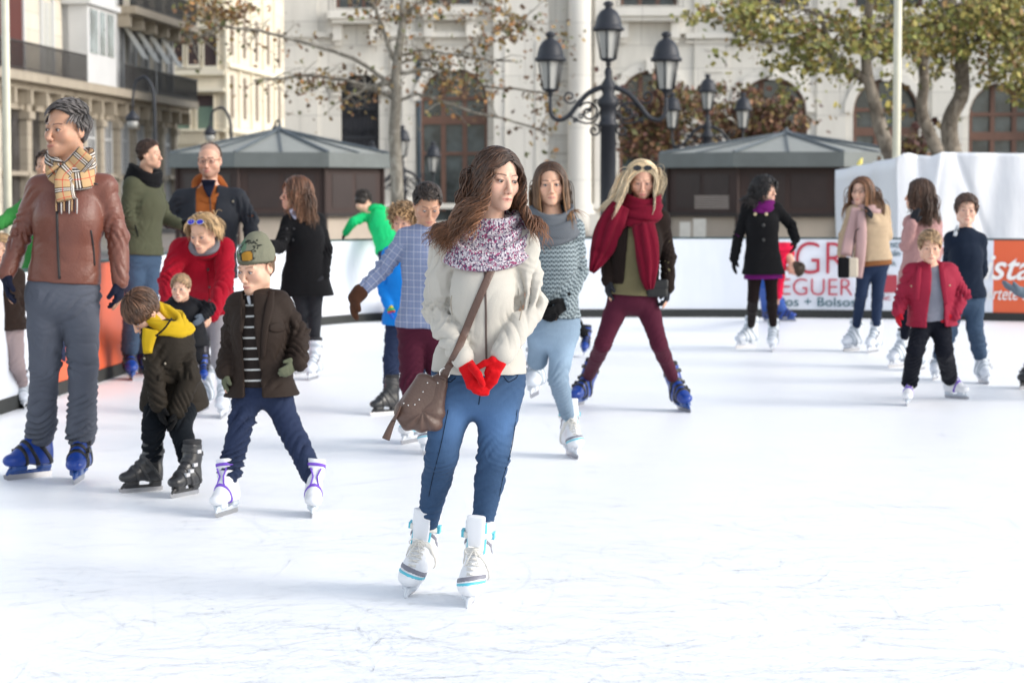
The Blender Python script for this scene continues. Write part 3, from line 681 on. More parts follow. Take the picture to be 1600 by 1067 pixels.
        Vs.append(V); Fs.append(F); Cs.append(np.repeat(cc.reshape(-1, 3), m_, axis=0))
        return mkobj(name, np.concatenate(Vs), np.concatenate(Fs), M_HAIR, s.root, s.loc, col=np.concatenate(Cs))
    def skate(s, f, kind):
        G, R = s.feet[f]; T = SKATES[kind]; M = Matrix.Translation(Vector(G - s.loc)) @ Matrix(R.tolist()).to_4x4() @ Matrix.Scale(s.fs, 4)
        if f == 'l': M = M @ Matrix.Scale(-1, 4, (1, 0, 0))
        o = bpy.data.objects.new('ice_skate', T[0][1]); COL.objects.link(o); o.parent = s.root; o.matrix_local = M
        for nm, me in T[1:]:
            c = bpy.data.objects.new(nm, me); COL.objects.link(c); c.parent = o
    def shades(s, glasscol, where='head', frame=(.02, .02, .02)):
        fm = plain('glasses_frame_%.2f' % frame[0], frame, .3); lm = plain('lens_%.2f_%.2f' % (glasscol[0], glasscol[2]), glasscol, .12, 0, .8)
        b = MB(); hs = s.hs; y, z = (-.100, .002) if where == 'eyes' else (-.062, .098); tilt = 0 if where == 'eyes' else .9
        def q(x, dy, dz): c, sn = math.cos(tilt), math.sin(tilt); return s.L(x, y + dy * c + dz * sn, z - dy * sn * -1 * 0 + dz * c + dy * -sn * 0)
        for x in (-1, 1):
            ring = [q(x * .033 + .0255 * math.cos(a), 0, .018 * math.sin(a)) for a in np.linspace(0, 2 * PI, 17)]; b.tube(ring, .0019 * hs, 5, False)
            if where == 'eyes': b.tube([q(x * .058, 0, .004), s.L(x * .079, .0, .004)], .002 * hs, 5)
            else: b.tube([q(x * .058, 0, 0), s.L(x * .086, .02, .055), s.L(x * .085, .06, .02)], .0022 * hs, 5)
        b.tube([q(-.009, 0, .002), q(.009, 0, .002)], .002 * hs, 5); fo = b.build('sunglasses' if where != 'eyes' else 'glasses', fm, s.root, s.loc, True)
        if glasscol[0] >= 0:
            for x in (-1, 1):
                l = MB(); l.V = [tuple(q(x * .033 + .0245 * math.cos(a), dd, .0172 * math.sin(a))) for dd in (-.001, .001) for a in np.linspace(0, 2 * PI, 16, endpoint=False)]
                l.F = [tuple(range(16)), tuple(range(31, 15, -1))] + [(i, (i + 1) % 16, 16 + (i + 1) % 16, 16 + i) for i in range(16)]
                l.build('lens', lm, fo)if 0 else mkobj('lens', np.array(l.V), l.F, lm, fo, s.loc, smooth=False)
s_gaze = [0, 0]; s_iris = (.06, .035, .02)
def hash_(n, y): return (sum(ord(c) for c in n) * 7 + int(y * 31)) % 17
# ------------------------------------------------------------------ skates
SKATES = {}
def make_skate(kind, shell, strapc, holder, extra):
    h = .0042; v = Vol(V3(-.09, -.27, .0), V3(.09, .14, .39), h)
    v.add(eseg((0, .018, .10), (0, .022, .24), .043, .060, .049, .062, V3(1, 0, 0), 2.4)).add(eseg((0, .022, .24), (0, .020, .36), .049, .062, .057, .070, V3(1, 0, 0), 2.4), .02)
    v.add(eseg((0, .03, .118), (0, -.12, .105), .042, .046, .049, .038, V3(1, 0, 0), 2.4), .03).add(ell((0, -.155, .098), (.048, .056, .036)), .02)
    v.add(seg((0, -.02, .21), (0, -.10, .135), .036, .036), .03)
    v.cut(unit([0, .12, 1]), (0, 0, .318 if kind != 'laced' else .30), .005); v.cut((0, 0, -1), (0, 0, .070), .004)
    D = v.d.copy()
    def band(fn, off, name, mat, colr=None):
        w = Vol(V3(-.09, -.27, .0), V3(.09, .14, .39), h); X, Y, Z = w.ax[0][:, None, None], w.ax[1][None, :, None], w.ax[2][None, None, :]
        w.d = np.maximum(np.maximum(D - off, -D - .012), fn(X, Y, Z)).astype(f32); V, F = w.mesh(1)
        return (name, make_me(name, V, F, mat))
    sl = lambda p, n, wd: (lambda X, Y, Z: np.abs((X - p[0]) * n[0] + (Y - p[1]) * n[1] + (Z - p[2]) * n[2]) - wd)
    T = []
    V, F = v.mesh(1); T.append(('ice_skate', make_me('boot', V, F, shell)))
    n1, n2 = unit([0, .25, 1]), unit([0, .95, .75]); subs = []
    if kind in ('rental',):
        subs = [((0, 0, .275), n1, .014), ((0, -.035, .195), n2, .012), ((0, -.075, .16), unit([0, 1, .55]), .010), ((0, -.115, .14), unit([0, 1, .30]), .010)]
        for p, n, wd in subs: T.append(band(sl(p, n, wd), .0055, 'strap', strapc))
        for (p, n, wd) in subs: T.append(('buckle', mb_me('buckle', MB().box((.050 if p[2] < .2 else .054, p[1] + .012, p[2] + .0), (.009, .019, .011)), strapc if kind != 'rental' else extra)))
        c = MB(); c.lathe((.053, .03, .20), [(.0, -.001), (.012, 0)], 8)
        # cuff edge padding (liner) standing above the shell
        w = Vol(V3(-.09, -.1, .2), V3(.09, .14, .42), h); w.add(eseg((0, .020, .28), (0, .022, .35), .050, .062, .051, .064, V3(1, 0, 0), 2.4)); w.cut((0, 0, 1), (0, 0, .345), .006); V, F = w.mesh(1); T.append(('liner', make_me('liner', V, F, plain('boot_liner', (.02, .02, .023), .9))))
    if kind == 'laced':
        # tongue, trim, laces and ankle strap
        w = Vol(V3(-.06, -.16, .12), V3(.06, .05, .39), h * .85); w.add(eseg((0, -.050, .19), (0, -.062, .345), .030, .014, .036, .012, V3(1, 0, 0), 3)); w.add(seg((0, -.075, .165), (0, -.05, .20), .03, .02), .02); w.cut(unit([0, -.1, 1]), (0, -.06, .345), .008); V, F = w.mesh(1); T.append(('tongue', make_me('tongue', V, F, shell)))
        T.append(band(sl((0, 0, .245), n1, .011), .006, 'strap', strapc)); T.append(band(sl((0, -.06, .180), unit([.45, 1, .75]), .009), .0065, 'strap', strapc))
        f2 = lambda X, Y, Z: np.maximum(np.abs(np.abs(X) - .034) - .0035, np.maximum(Y + .02, .19 - Z)); T.append(band(f2, .003, 'trim', extra[0]))
        f3 = lambda X, Y, Z: np.maximum(np.abs((Z - .115) + (Y + .12) * .35 - X * .25) - .009, np.maximum(Y + .09, -Y - .21) - 0 * X) ; T.append(band(f3, .0025, 'toe_flash', extra[1]))
        f4 = lambda X, Y, Z: np.maximum(np.abs((Z - .098) + (Y + .12) * .30 - X * .2) - .006, np.maximum(Y + .08, -Y - .21)); T.append(band(f4, .0022, 'toe_flash', extra[0]))
        f5 = lambda X, Y, Z: np.maximum(np.abs((Z - .20) + (Y - .0) * .9) - .010, np.maximum(.036 - np.abs(X), np.abs(Y) - .045)); T.append(band(f5, .0022, 'side_panel', extra[1]))
        b = MB()
        for i in range(6):
            t = i / 5; y0 = lerp(-.058, -.135, t); z0 = lerp(.215, .140, t); y1 = lerp(-.07, -.148, t); z1 = lerp(.203, .132, t)
            for sx in (-1, 1): b.tube([(-sx * .026, y0 + .006, z0), (0, (y0 + y1) / 2 - .018, (z0 + z1) / 2 + .012), (sx * .026, y1 + .006, z1)], .0028, 5)
        for sx in (-1, 1): b.tube([(0, -.085, .225), (sx * .02, -.10, .232), (sx * .034, -.095, .215), (sx * .022, -.10, .20), (0, -.09, .222)], .0026, 5); b.tube([(0, -.09, .222), (sx * .016, -.115, .19), (sx * .028, -.122, .160)], .0022, 5)
        T.append(('lace', mb_me('lace', b, strapc)))
        b = MB(); b.box((.056, -.0, .248), (.006, .016, .012)); T.append(('buckle', mb_me('buckle', b, extra[0]))); b = MB(); b.box((-.058, -.004, .25), (.006, .014, .014)); T.append(('buckle', mb_me('buckle', b, extra[0])))
    if kind == 'velcro':
        for p, n, wd in (((0, 0, .280), n1, .009), ((0, -.095, .155), unit([0, 1, .5]), .009)): T.append(band(sl(p, n, wd), .005, 'strap', strapc))
        b = MB()
        for sx in (-1, 1): b.tube([(sx * .03, -.048, .27), (sx * .012, -.066, .225), (sx * .02, -.092, .185), (sx * .034, -.105, .16)], .005, 5)
        T.append(('lace', mb_me('lace', b, strapc)))
    # holder: two towers and a rail, with the steel below
    w = Vol(V3(-.06, -.24, .0), V3(.06, .14, .1), h); w.add(rbox((0, -.05, .036), (.009, .125, .010), .005)); w.add(rbox((0, .035, .060), (.026, .036, .018), .01), .016).add(rbox((0, -.125, .060), (.030, .042, .018), .01), .016)
    w.add(seg((0, -.175, .05), (0, -.195, .03), .012, .008), .01); V, F = w.mesh(1); T.append(('blade_holder', make_me('blade_holder', V, F, holder)))
    b = MB(); pr = [(.085, .030), (.085, .006), (.07, .0), (-.19, .0), (-.212, .010), (-.216, .030)]
    n0 = len(b.V); b.V += [(-.0022, y, z) for y, z in pr] + [(.0022, y, z) for y, z in pr]; k = len(pr); b.F += [tuple(range(k)), tuple(range(2 * k - 1, k - 1, -1))] + [((i + 1) % k, i, k + i, k + (i + 1) % k) for i in range(k)]
    T.append(('blade', mb_me('blade', b, plain('skate_steel', (.42, .42, .44), .28, 1))))
    return T
def make_me(name, V, F, mat):
    o = mkobj(name, V, F, mat); me = o.data; bpy.data.objects.remove(o); return me
def mb_me(name, b, mat):
    o = b.build(name, mat); me = o.data; bpy.data.objects.remove(o); return me
WH = plain('white_boot', (.74, .75, .78), .35, 0, .5, .06); BLK = plain('black_plastic', (.012, .012, .014), .4, 0, .5); 
SKATES['laced'] = make_skate('laced', WH, plain('white_lace', (.66, .64, .60), .7, 0, .3, .1), plain('white_holder', (.62, .65, .70), .3, 0, .5, .05), [plain('turquoise_trim', (.10, .50, .62), .4), plain('grey_trim', (.20, .20, .24), .5)])
SKATES['blue'] = make_skate('rental', plain('blue_shell', (.010, .048, .28), .3, 0, .5, .12), BLK, plain('blue_holder', (.02, .07, .26), .3), BLK)
SKATES['black'] = make_skate('rental', plain('black_shell', (.018, .018, .020), .3, 0, .6), plain('black_strap', (.03, .03, .032), .5), plain('black_holder', (.02, .02, .022), .4), plain('grey_button', (.5, .5, .52), .4))
SKATES['purple'] = make_skate('velcro', WH, plain('purple_strap', (.16, .06, .50), .6), plain('clear_holder', (.55, .60, .66), .2, 0, .5, .05), None)
SKATES['white'] = make_skate('rental', plain('white_shell', (.66, .70, .76), .35, 0, .5, .06), plain('pale_strap', (.42, .47, .52), .5), plain('white_holder', (.62, .65, .70), .3), plain('grey_button', (.5, .5, .52), .4))
ONLY = ''
def want(n): return not ONLY or n in ONLY.split(',')
def F_(x, y, yaw=0, **k): return dict(p=(x, y), yaw=yaw, **k)
DENIM = cloth('blue_denim', (.034, .068, .135), 'denim', .85, .2)
def main_girl():
    global s_gaze, s_iris
    s_gaze = [.15, -.12]; s_iris = (.05, .028, .015)
    P = Person('young woman with curly brown hair in white jacket, red gloved hands clasped in front', 8.72,
        dict(head=(778, 284, -.03), shl=(698, 392), shr=(816, 384), ell=(682, 488, -.02), elr=(829, 480, -.02), wrl=(722, 559, -.19), wrr=(785, 553, -.19), hpl=(712, 592), hpr=(782, 592), knl=(690, 712, -.05), knr=(771, 716, -.04)),
        dict(l=F_(655, 920, -14, pitch=12, roll=9, lift=.015), r=F_(745, 935, -10, pitch=12, roll=4, lift=.015)), k=1.0, hh=99, yaw=30, pitch=6, roll=4, skin='pale', hips=.0, brow=(.035, .018, .012), blush=.35, scalp=(.04, .02, .013), lip=(.50, .17, .15), nohand='lr', bprof=[(0, .13, .10, 0), (.34, .09, .085, .0), (.66, .085, .095, .0), (.92, .10, .07, .0)])
    J = P.J; JK = cloth('off_white_jacket', (.54, .51, .455), 'cotton', .8, .07, .25, .15)
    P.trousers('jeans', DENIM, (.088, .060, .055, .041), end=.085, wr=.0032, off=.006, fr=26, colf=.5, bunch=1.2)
    P.top('jacket', JK, .024, t0=.05, sl=(.062, .056, .043), cuffr=.036, wr=.011, fr=10, twr=.25, yoke=.035, grooves=[(at(a, b, P.Y - .075), at(c, d, P.Y - .085), .014) for a, b, c, d in ((705, 428, 702, 470), (702, 470, 712, 508), (808, 428, 811, 470), (811, 470, 802, 505))], base=.003, band=1, neckup=.5, prof=[(0, .150, .118, 0), (.34, .108, .100, .01), (.66, .104, .114, .022), (.92, .104, .085, .0)])
    Z = plain('zip_metal', (.10, .07, .06), .4, .3)
    P.drape('zipper', Z, [(757, 412, 3.2), (759, 470, 3.2), (760, 563, 3.2)], .0022, .001, 30)
    P.drape('pocket_seam', cloth('jacket_seam', (.44, .39, .32), 'cotton'), [(706, 462, 2.2), (704, 478, 2.2), (707, 492, 1.6)], .002, 0, 10)
    P.drape('pocket_seam', cloth('jacket_seam', (.44, .39, .32), 'cotton'), [(813, 470, 2.2), (816, 485, 2.2), (812, 500, 1.6)], .002, 0, 10)
    tp_ = P.tops; P.tops = [P.trs]; SMD = cloth('denim_seam', (.012, .024, .05), 'cotton'); SML = cloth('denim_stitch', (.10, .15, .23), 'cotton')
    for q in ([(682, 574, 1.6), (688, 590, 1.6), (703, 598, 1.6), (712, 590, 1.4)], [(812, 574, 1.6), (808, 590, 1.6), (794, 598, 1.6), (787, 588, 1.4)], [(750, 575, 1.6), (752, 605, 1.6), (748, 632, 1.6)], [(700, 640, 1.2), (688, 700, 1.2), (676, 745, 1.2), (670, 775, 1.2)], [(808, 640, 1.2), (800, 700, 1.2), (786, 745, 1.2), (780, 775, 1.2)]): P.drape('seam', SMD, q, .0012, 0, 30, m=6)
    for q in ([(685, 574, 1), (691, 588, 1), (704, 595, 1)], [(809, 574, 1), (805, 588, 1), (794, 595, 1)]): P.drape('stitching', SML, q, .0012, 0, 20, m=6)
    P.tops = tp_
    RG = cloth('red_knit_glove', (.55, .006, .010), 'wool', .9, .1)
    for f in 'lr':
        c = []; y = P.Y
        A = lambda x, yy, dy: at(x, yy, y + dy)
        lo, hi = P.bounds([A(725, 550, -.3), A(795, 625, -.1)], .03); v = Vol(lo, hi, .0026); kk = .005
        if f == 'l':
            v.add(eseg(A(724, 560, -.195), A(730, 574, -.205), .030, .024, .030, .024, P.sv), .01).add(eseg(A(731, 574, -.21), A(742, 600, -.225), .030, .021, .034, .018, unit([1, .1, .5])), .012)
            for ch in ([(741, 604), (749, 612), (760, 614)], [(746, 600), (753, 607), (762, 607)], [(739, 595), (747, 603), (757, 603)], [(735, 600), (743, 610), (753, 614)]):
                ps = [A(x, yy, -.235 + .01 * i) for i, (x, yy) in enumerate(ch)]
                for a, b in zip(ps[:-1], ps[1:]): v.add(seg(a, b, .0125, .0112), kk)
            ps = [A(738, 573, -.235), A(747, 585, -.255), A(754, 600, -.25)]
            for a, b, r in zip(ps[:-1], ps[1:], (.016, .0135)): v.add(seg(a, b, r, r * .88), kk)
        else:
            v.add(eseg(A(783, 557, -.195), A(777, 566, -.205), .031, .024, .032, .022, P.sv), .01).add(eseg(A(776, 566, -.205), A(768, 586, -.215), .032, .019, .029, .017, unit([1, .1, -.4])), .012)
            for ch in ([(770, 562), (758, 567), (746, 574)], [(769, 582), (763, 592), (755, 598)], [(773, 584), (768, 596), (761, 602)], [(777, 584), (772, 596), (765, 604)]):
                ps = [A(x, yy, -.225 + .004 * i) for i, (x, yy) in enumerate(ch)]
                for a, b in zip(ps[:-1], ps[1:]): v.add(seg(a, b, .0128, .0112), kk)
        V, Fq = v.mesh(1); V = folds(V, Fq, [], 2, .0012, (45, 45, 45)); mkobj('glove', V, Fq, RG, P.root, P.loc)
    P.bvh()
    SN = pattern('speckled_snood', 'speckle')
    P.ringscarf('snood', SN, [(.0, .100, .098, .036, .044, 42, .0), (-.045, .122, .118, .038, .044, 40, .012), (.035, .090, .085, .030, .040, 30, -.012)], pleat=.010, npl=4, C=at(762, 366, P.Y + .0))
    P.hair((.042, .021, .013), L=.41, n=1700, r=.0025, part=.022, curl=(.013, 62), flow=(-.34, -.06, 0), g=.26, vol=1.02, tip=(.20, .092, .046), steps=30, face=.080, facey=.012, avoid=[(P.C*0+at(768,365,P.Y-.03),at(768,380,P.Y-.05),.155)], side=1.1, only=lambda q: q[:, 0] < .04, thick=.035, hl=(.75, .66, .0))
    P.hair((.042, .021, .013), L=.40, n=600, r=.0025, part=-.09, curl=(.013, 62), flow=(.02, -.02, 0), g=.30, vol=1.02, tip=(.23, .105, .052), steps=30, face=.070, facey=-.02, avoid=[(at(768,365,P.Y-.03),at(768,380,P.Y-.05),.150)], side=.45, only=lambda q: (q[:, 0] > .015), thick=.05, cap=False, name='hair')
    P.skate('l', 'laced'); P.skate('r', 'laced')
    # bag and strap
    y = P.Y; LE = cloth('brown_leather', (.115, .066, .050), 'leather', .5, .12)
    root = empty('shoulder_bag', at(660, 676, y - .06), 'brown leather bag with flap, studs and tassel on the curly haired woman', 'bag'); root_loc = np.array(root.location)
    A = lambda x, yy, dy=0: at(x, yy, y - .10 + dy)
    lo, hi = A(615, 690) - .07, A(705, 575) + .07; v = Vol(lo, hi, .0032)
    v.add(eseg(A(672, 600), A(655, 645), .060, .030, .092, .046, unit([1, .15, -.35]), 2.6)).add(eseg(A(655, 645), A(655, 655), .092, .046, .085, .046, unit([1, .1, -.3]), 2.4), .02)
    v.add(seg(A(690, 590), A(672, 655), .022, .030), .03)
    V, Fq = v.mesh(1); rd = (V - A(660, 640)); ang = np.arctan2(rd[:, 0], -rd[:, 2]); D = .0045 * np.sin(ang * 9 + 3 * noise(V * 9)) * np.clip((A(0, 630)[2] - V[:, 2]) / .06, 0, 1); V = V + normals(V, Fq) * D[:, None]; V = folds(V, Fq, [], 3, .002)
    mkobj('pouch', V, Fq, LE, root, root_loc)
    tops = P.tops; P.tops = [(V, Fq)]; bb = P
    sv = P.root; P.root = root; loc0 = P.loc; P.loc = root_loc
    v = Vol(lo, hi, .0032); v.add(eseg(A(672, 600, -.006), A(652, 640, -.006), .060, .030, .072, .048, unit([1, .15, -.35]), 2.8)); v.add(eseg(A(672, 606, .03), A(652, 648, .045), .09, .04, .11, .055, unit([1, .15, -.35])), .0, 's')
    v.d = np.maximum(v.d, -1e9); V2, F2 = v.mesh(1); mkobj('flap', V2, F2, cloth('flap_leather', (.13, .078, .060), 'leather', .5, .1), root, root_loc)
    P.tops = [(V, Fq), (V2, F2)]
    for x, y in ((676, 588), (668, 598), (661, 612), (655, 624), (648, 632), (638, 633), (631, 630), (684, 598)): MB().ball(P.hit(x, y, .001), .0036, 6).build('stud', plain('steel_stud', (.75, .72, .68), .25, 1), root, root_loc, True)
    P.drape('tassel', LE, [(626, 634, 4), (620, 648, 5), (612, 664, 9), (603, 686, 13)], .012, .01, 20, pleat=.003, npl=6, fall=-.12, smooth_y=False)
    P.tops = tops + [(V, Fq)]
    P.drape('strap', LE, [(776, 405, 11), (762, 435, 12), (738, 490, 12), (716, 545, 12), (700, 575, 12), (692, 592, 13)], .0035, .004, 50)
    rg = MB(); c = P.hit(695, 583, .012); rg.tube([c + .019 * (math.cos(a) * V3(1, 0, .2) + math.sin(a) * V3(-.2, -.15, 1)) for a in np.linspace(0, 2 * PI, 17)], .0028, 6, False); rg.build('ring', plain('steel_stud', (.75, .72, .68), .25, 1), root, root_loc, True)
    P.root = sv; P.loc = loc0; P.tops = tops
if want('main'): main_girl()
# ------------------------------------------------------------------ ice, plaza
def ice_mat():
    t = NT('ice'); o = t.coord(); sx = t.n('SeparateXYZ'); t.l(o, sx.inputs[0])
    big = t.noise(t.map(o, (.5, .9, 1)), 1.1, 4, .6); fr = t.noise(t.map(o, (1, 1, 1)), 9, 5, .65)
    c = t.mix(big, (.90, .915, .94), (.95, .95, .955)); c = t.mix(t.math('MULTIPLY', t.ramp(fr, [(.35, (0, 0, 0)), (.75, (1, 1, 1))]), .35), c, (.89, .905, .94))
    t.bump(fr, .2, .004)
    r = t.math('MULTIPLY_ADD', fr, .25, .30); t.b.inputs['Subsurface Weight'].default_value = 0
    return t.done(c, r, 0, .35)
RINK = [(-60, 1067), (0, 647), (60, 626), (165, 592), (205, 578), (300, 548), (400, 522), (510, 506), (620, 499), (800, 496), (1100, 495), (1350, 497), (1600, 502)]
BP = [ground(x, y)[:2] for x, y in RINK[1:]]
BP[0] = BP[1] + (BP[1] - BP[2]) * 1.2
BP = [BP[0] + (BP[0] - BP[1]) * 6] + list(BP); BP.append(BP[-1] + (BP[-1] - BP[-2]) * 1.2)
g = MB(); g.quad([(-300, -60, -.10), (300, -60, -.10), (300, 320, -.10), (-300, 320, -.10)])
tp = NT('paving'); o_ = tp.coord(); br = tp.n('TexBrick'); br.inputs['Scale'].default_value = 1.2; tp.l(o_, br.inputs[0]); br.inputs['Color1'].default_value = (.30, .27, .24, 1); br.inputs['Color2'].default_value = (.24, .22, .20, 1); br.inputs['Mortar'].default_value = (.12, .11, .10, 1); br.inputs['Mortar Size'].default_value = .015
tag(g.build('ground', tp.done(tp.mix(.3, br.outputs[0], tp.noise(o_, .5, 4, out=1), 'MULTIPLY'), .85)), kind='structure')
ice = MB(); poly = [(p[0], p[1], 0) for p in BP] + [(24, 26, 0), (24, -8, 0), (-14, -8, 0)]
ice.quad(poly[::-1]); tag(ice.build('ice', ice_mat()), kind='structure')

# skate marks: shallow arcs scored into the surface, one uncountable mass
rng = np.random.default_rng(3); Vs, Fs, n0 = [], [], 0
def mark(x, y, a, L, cur, w, z):
    global n0
    n = 9; ts = np.linspace(0, L, n); an = a + cur * ts + .15 * rng.normal() * (ts / L) ** 2; P = np.stack([x + np.concatenate([[0], np.cumsum(np.cos(an[:-1]) * L / (n - 1))]), y + np.concatenate([[0], np.cumsum(np.sin(an[:-1]) * L / (n - 1))])], 1)
    N = np.stack([-np.sin(an), np.cos(an)], 1); ww = (w * np.sin(np.linspace(.15, PI - .15, n)))[:, None]
    A, B = P + N * ww, P - N * ww; Vs.append(np.concatenate([np.c_[A, np.full(n, z)], np.c_[B, np.full(n, z)]])); i = np.arange(n - 1); Fs.append(np.stack([i, i + 1, i + 1 + n, i + n], 1)[:, ::-1] + n0); n0 += 2 * n
for i in range(12000):
    u = rng.random(); y = 5.9 * (26.5 / 5.9) ** (u ** 1.05); x = rng.uniform(-.24, .24) * y + rng.normal() * .1
    dirn = rng.choice([0, 0, PI]) + rng.normal() * .55 + (.35 if x < 0 else -.1); L = rng.choice([.25, .5, 1.1, 2.2], p=[.5, .32, .15, .03]) * (.6 + .8 * rng.random())
    mark(x, y, dirn, L, rng.normal() * (1.1 / max(.4, L)), (.0005 + .0006 * rng.random() ** 2) * (1 + y * .05), .003)
SM = NT('skate_mark'); c_ = SM.done(SM.mix(SM.noise(SM.coord(), .7, 3), (.81, .845, .90), (.93, .94, .96)), .4, 0, .3)
o = mkobj('skate_marks', np.concatenate(Vs), np.concatenate(Fs), c_); tag(o, 'fine curved skate scratches covering the white ice', 'skate marks', None, 'stuff')
# ------------------------------------------------------------------ the other skaters
def opening(wt, wb, u0=0.0, v0=.0, tmin=-9):
    def fn(s, X, Y, Z):
        sp = s.sp; L2 = sp @ sp; dx, dy, dz = X - s.hc[0], Y - s.hc[1], Z - s.hc[2]
        t = (dx * sp[0] + dy * sp[1] + dz * sp[2]) / L2; u = dx * s.sv[0] + dy * s.sv[1] + dz * s.sv[2]; v = dx * s.fr[0] + dy * s.fr[1] + dz * s.fr[2]
        w = (wb + (wt - wb) * np.clip(t, -.2, 1)) * s.k; return -np.maximum(np.maximum(np.abs(u - u0 * s.k) - w, v0 - v), (tmin - t) * .4)
    return fn
def short(P, col, L=.045, n=1000, comb=(-.4, -.5, .1), r=.0032, hl=(.75, .66, .002), vol=1.0, lift=.10, g=.05, tip=None, capoff=-.002, curl=(.0012, 40), hug=.07, **k):
    return P.hair(col, L=L, n=n, r=r * .85 * min(1.25, P.cell / .0055), comb=comb, g=g, hl=hl, vol=vol, lift=lift, tip=tip, steps=8, capoff=capoff, curl=curl, face=.0, stiff=1, hug=hug, **k)
def buttons(P, pts, col, r=.009, name='button'):
    m = plain('button_%.2f' % col[0], col, .35)
    for x, y in pts: MB().ball(P.hit(x, y, 0), r * P.k, 6).build(name, m, P.root, P.loc, True)
BRL = cloth('brown_leather_jacket', (.175, .060, .040), 'leather', .5, .16); NAVY = cloth('navy_knit', (.018, .022, .05), 'wool'); BLACKW = cloth('black_wool', (.012, .012, .014), 'wool'); DKDEN = cloth('dark_denim', (.022, .032, .070), 'denim', .9, .2)
GRT = cloth('grey_cotton', (.105, .115, .145), 'cotton', .85, .12); DGREY = cloth('charcoal_cloth', (.04, .042, .05), 'wool'); BURG = cloth('burgundy_cloth', (.075, .012, .028), 'cotton', .85, .15); WDEN = cloth('light_denim', (.19, .26, .34), 'denim', .85, .18); BLACKG = cloth('black_glove', (.010, .010, .011), 'wool'); MDEN = cloth('mid_denim', (.045, .075, .125), 'denim', .85, .2)
def p_man():
    global s_gaze, s_iris
    s_gaze = [-.2, 0]; s_iris = (.04, .022, .012)
    P = Person('tall man in brown leather jacket and plaid scarf with blue skates, looking left', 12.2,
        dict(head=(103, 206), shl=(62, 294), shr=(163, 292), ell=(31, 372, .03), elr=(184, 372, .02), wrl=(10, 428, -.05), wrr=(188, 440, -.02), hal=(8, 480, -.06), har=(187, 490, -.02), hpl=(73, 458), hpr=(123, 458), knl=(70, 572), knr=(130, 570)),
        dict(l=F_(60, 745, -42), r=F_(127, 750, 0)), k=1.08, hh=92, yaw=-34, pitch=2, roll=2, skin='tan', brow=(.03, .025, .022), beard=.22, scalp=(.04, .036, .034), smile=1, fs=1.06, lip=(.42, .16, .13), neckr=1.15, hips=.01)
    P.trousers('trousers', GRT, (.098, .074, .068, .074), end=.035, wr=.008, off=.008, fr=17, bunch=2.0)
    P.top('leather_jacket', BRL, .022, t0=.10, sl=(.060, .053, .043), wr=.006, fr=11, twr=.35, base=.003, neckup=.35, band=1)
    P.drape('zipper', plain('dark_zip', (.03, .025, .025), .4, .3), [(89, 330, 4), (90, 380, 4), (93, 436, 4)], .003, .002, 20)
    P.drape('pocket_zip', plain('dark_zip', (.03, .025, .025), .4, .3), [(142, 360, 3), (146, 385, 3), (148, 415, 3)], .003, .001, 12)
    P.drape('chest_zip', plain('dark_zip', (.03, .025, .025), .4, .3), [(120, 286, 2.5), (138, 286, 2.5), (153, 288, 2.5)], .003, .001, 10)
    P.glove('l', NAVY, 1.3, .05, curl=.7); P.glove('r', NAVY, 1.3, .05, curl=.9)
    PL = pattern('plaid_wool', 'plaid'); P.ringscarf('scarf', PL, [(.0, .098, .105, .030, .050, 30, .005), (.03, .088, .095, .026, .045, 34, .0)], pleat=.005, npl=3, C=lerp(P.nb, P.nt, .42)); P._b = None; del P._b
    P.drape('scarf_end', PL, [(137, 240, 34), (118, 262, 36), (100, 276, 30), (101, 300, 31), (104, 312, 32)], .014, .035, 26, pleat=.003)
    P.drape('scarf_end', PL, [(82, 262, 24), (88, 272, 30), (100, 280, 30), (108, 288, 24)], .012, .03, 16, pleat=.003)
    for i in range(9): P.drape('fringe', plain('fringe_wool_%d' % (i % 3), [(.40, .26, .14), (.03, .025, .03), (.45, .42, .40)][i % 3], .9), [(88 + i * 4, 309 + i * .2, 3), (87 + i * 4.2, 320, 2.6), (88 + i * 4, 330 + (i % 3) * 2, 2)], .003, .02, 6, m=5)
    short(P, (.045, .040, .040), .050, 900, comb=lambda q, rng: np.stack([-.6 + .2 * rng.normal(size=len(q)), np.where(q[:, 2] > .05, -.8, .5), np.where(q[:, 2] > .06, .5, -.9)], 1), tip=(.15, .14, .14), hl=(.80, .60, .003), vol=1.0, lift=.2, r=.0028, hug=.14)
    P.skate('l', 'blue'); P.skate('r', 'blue')
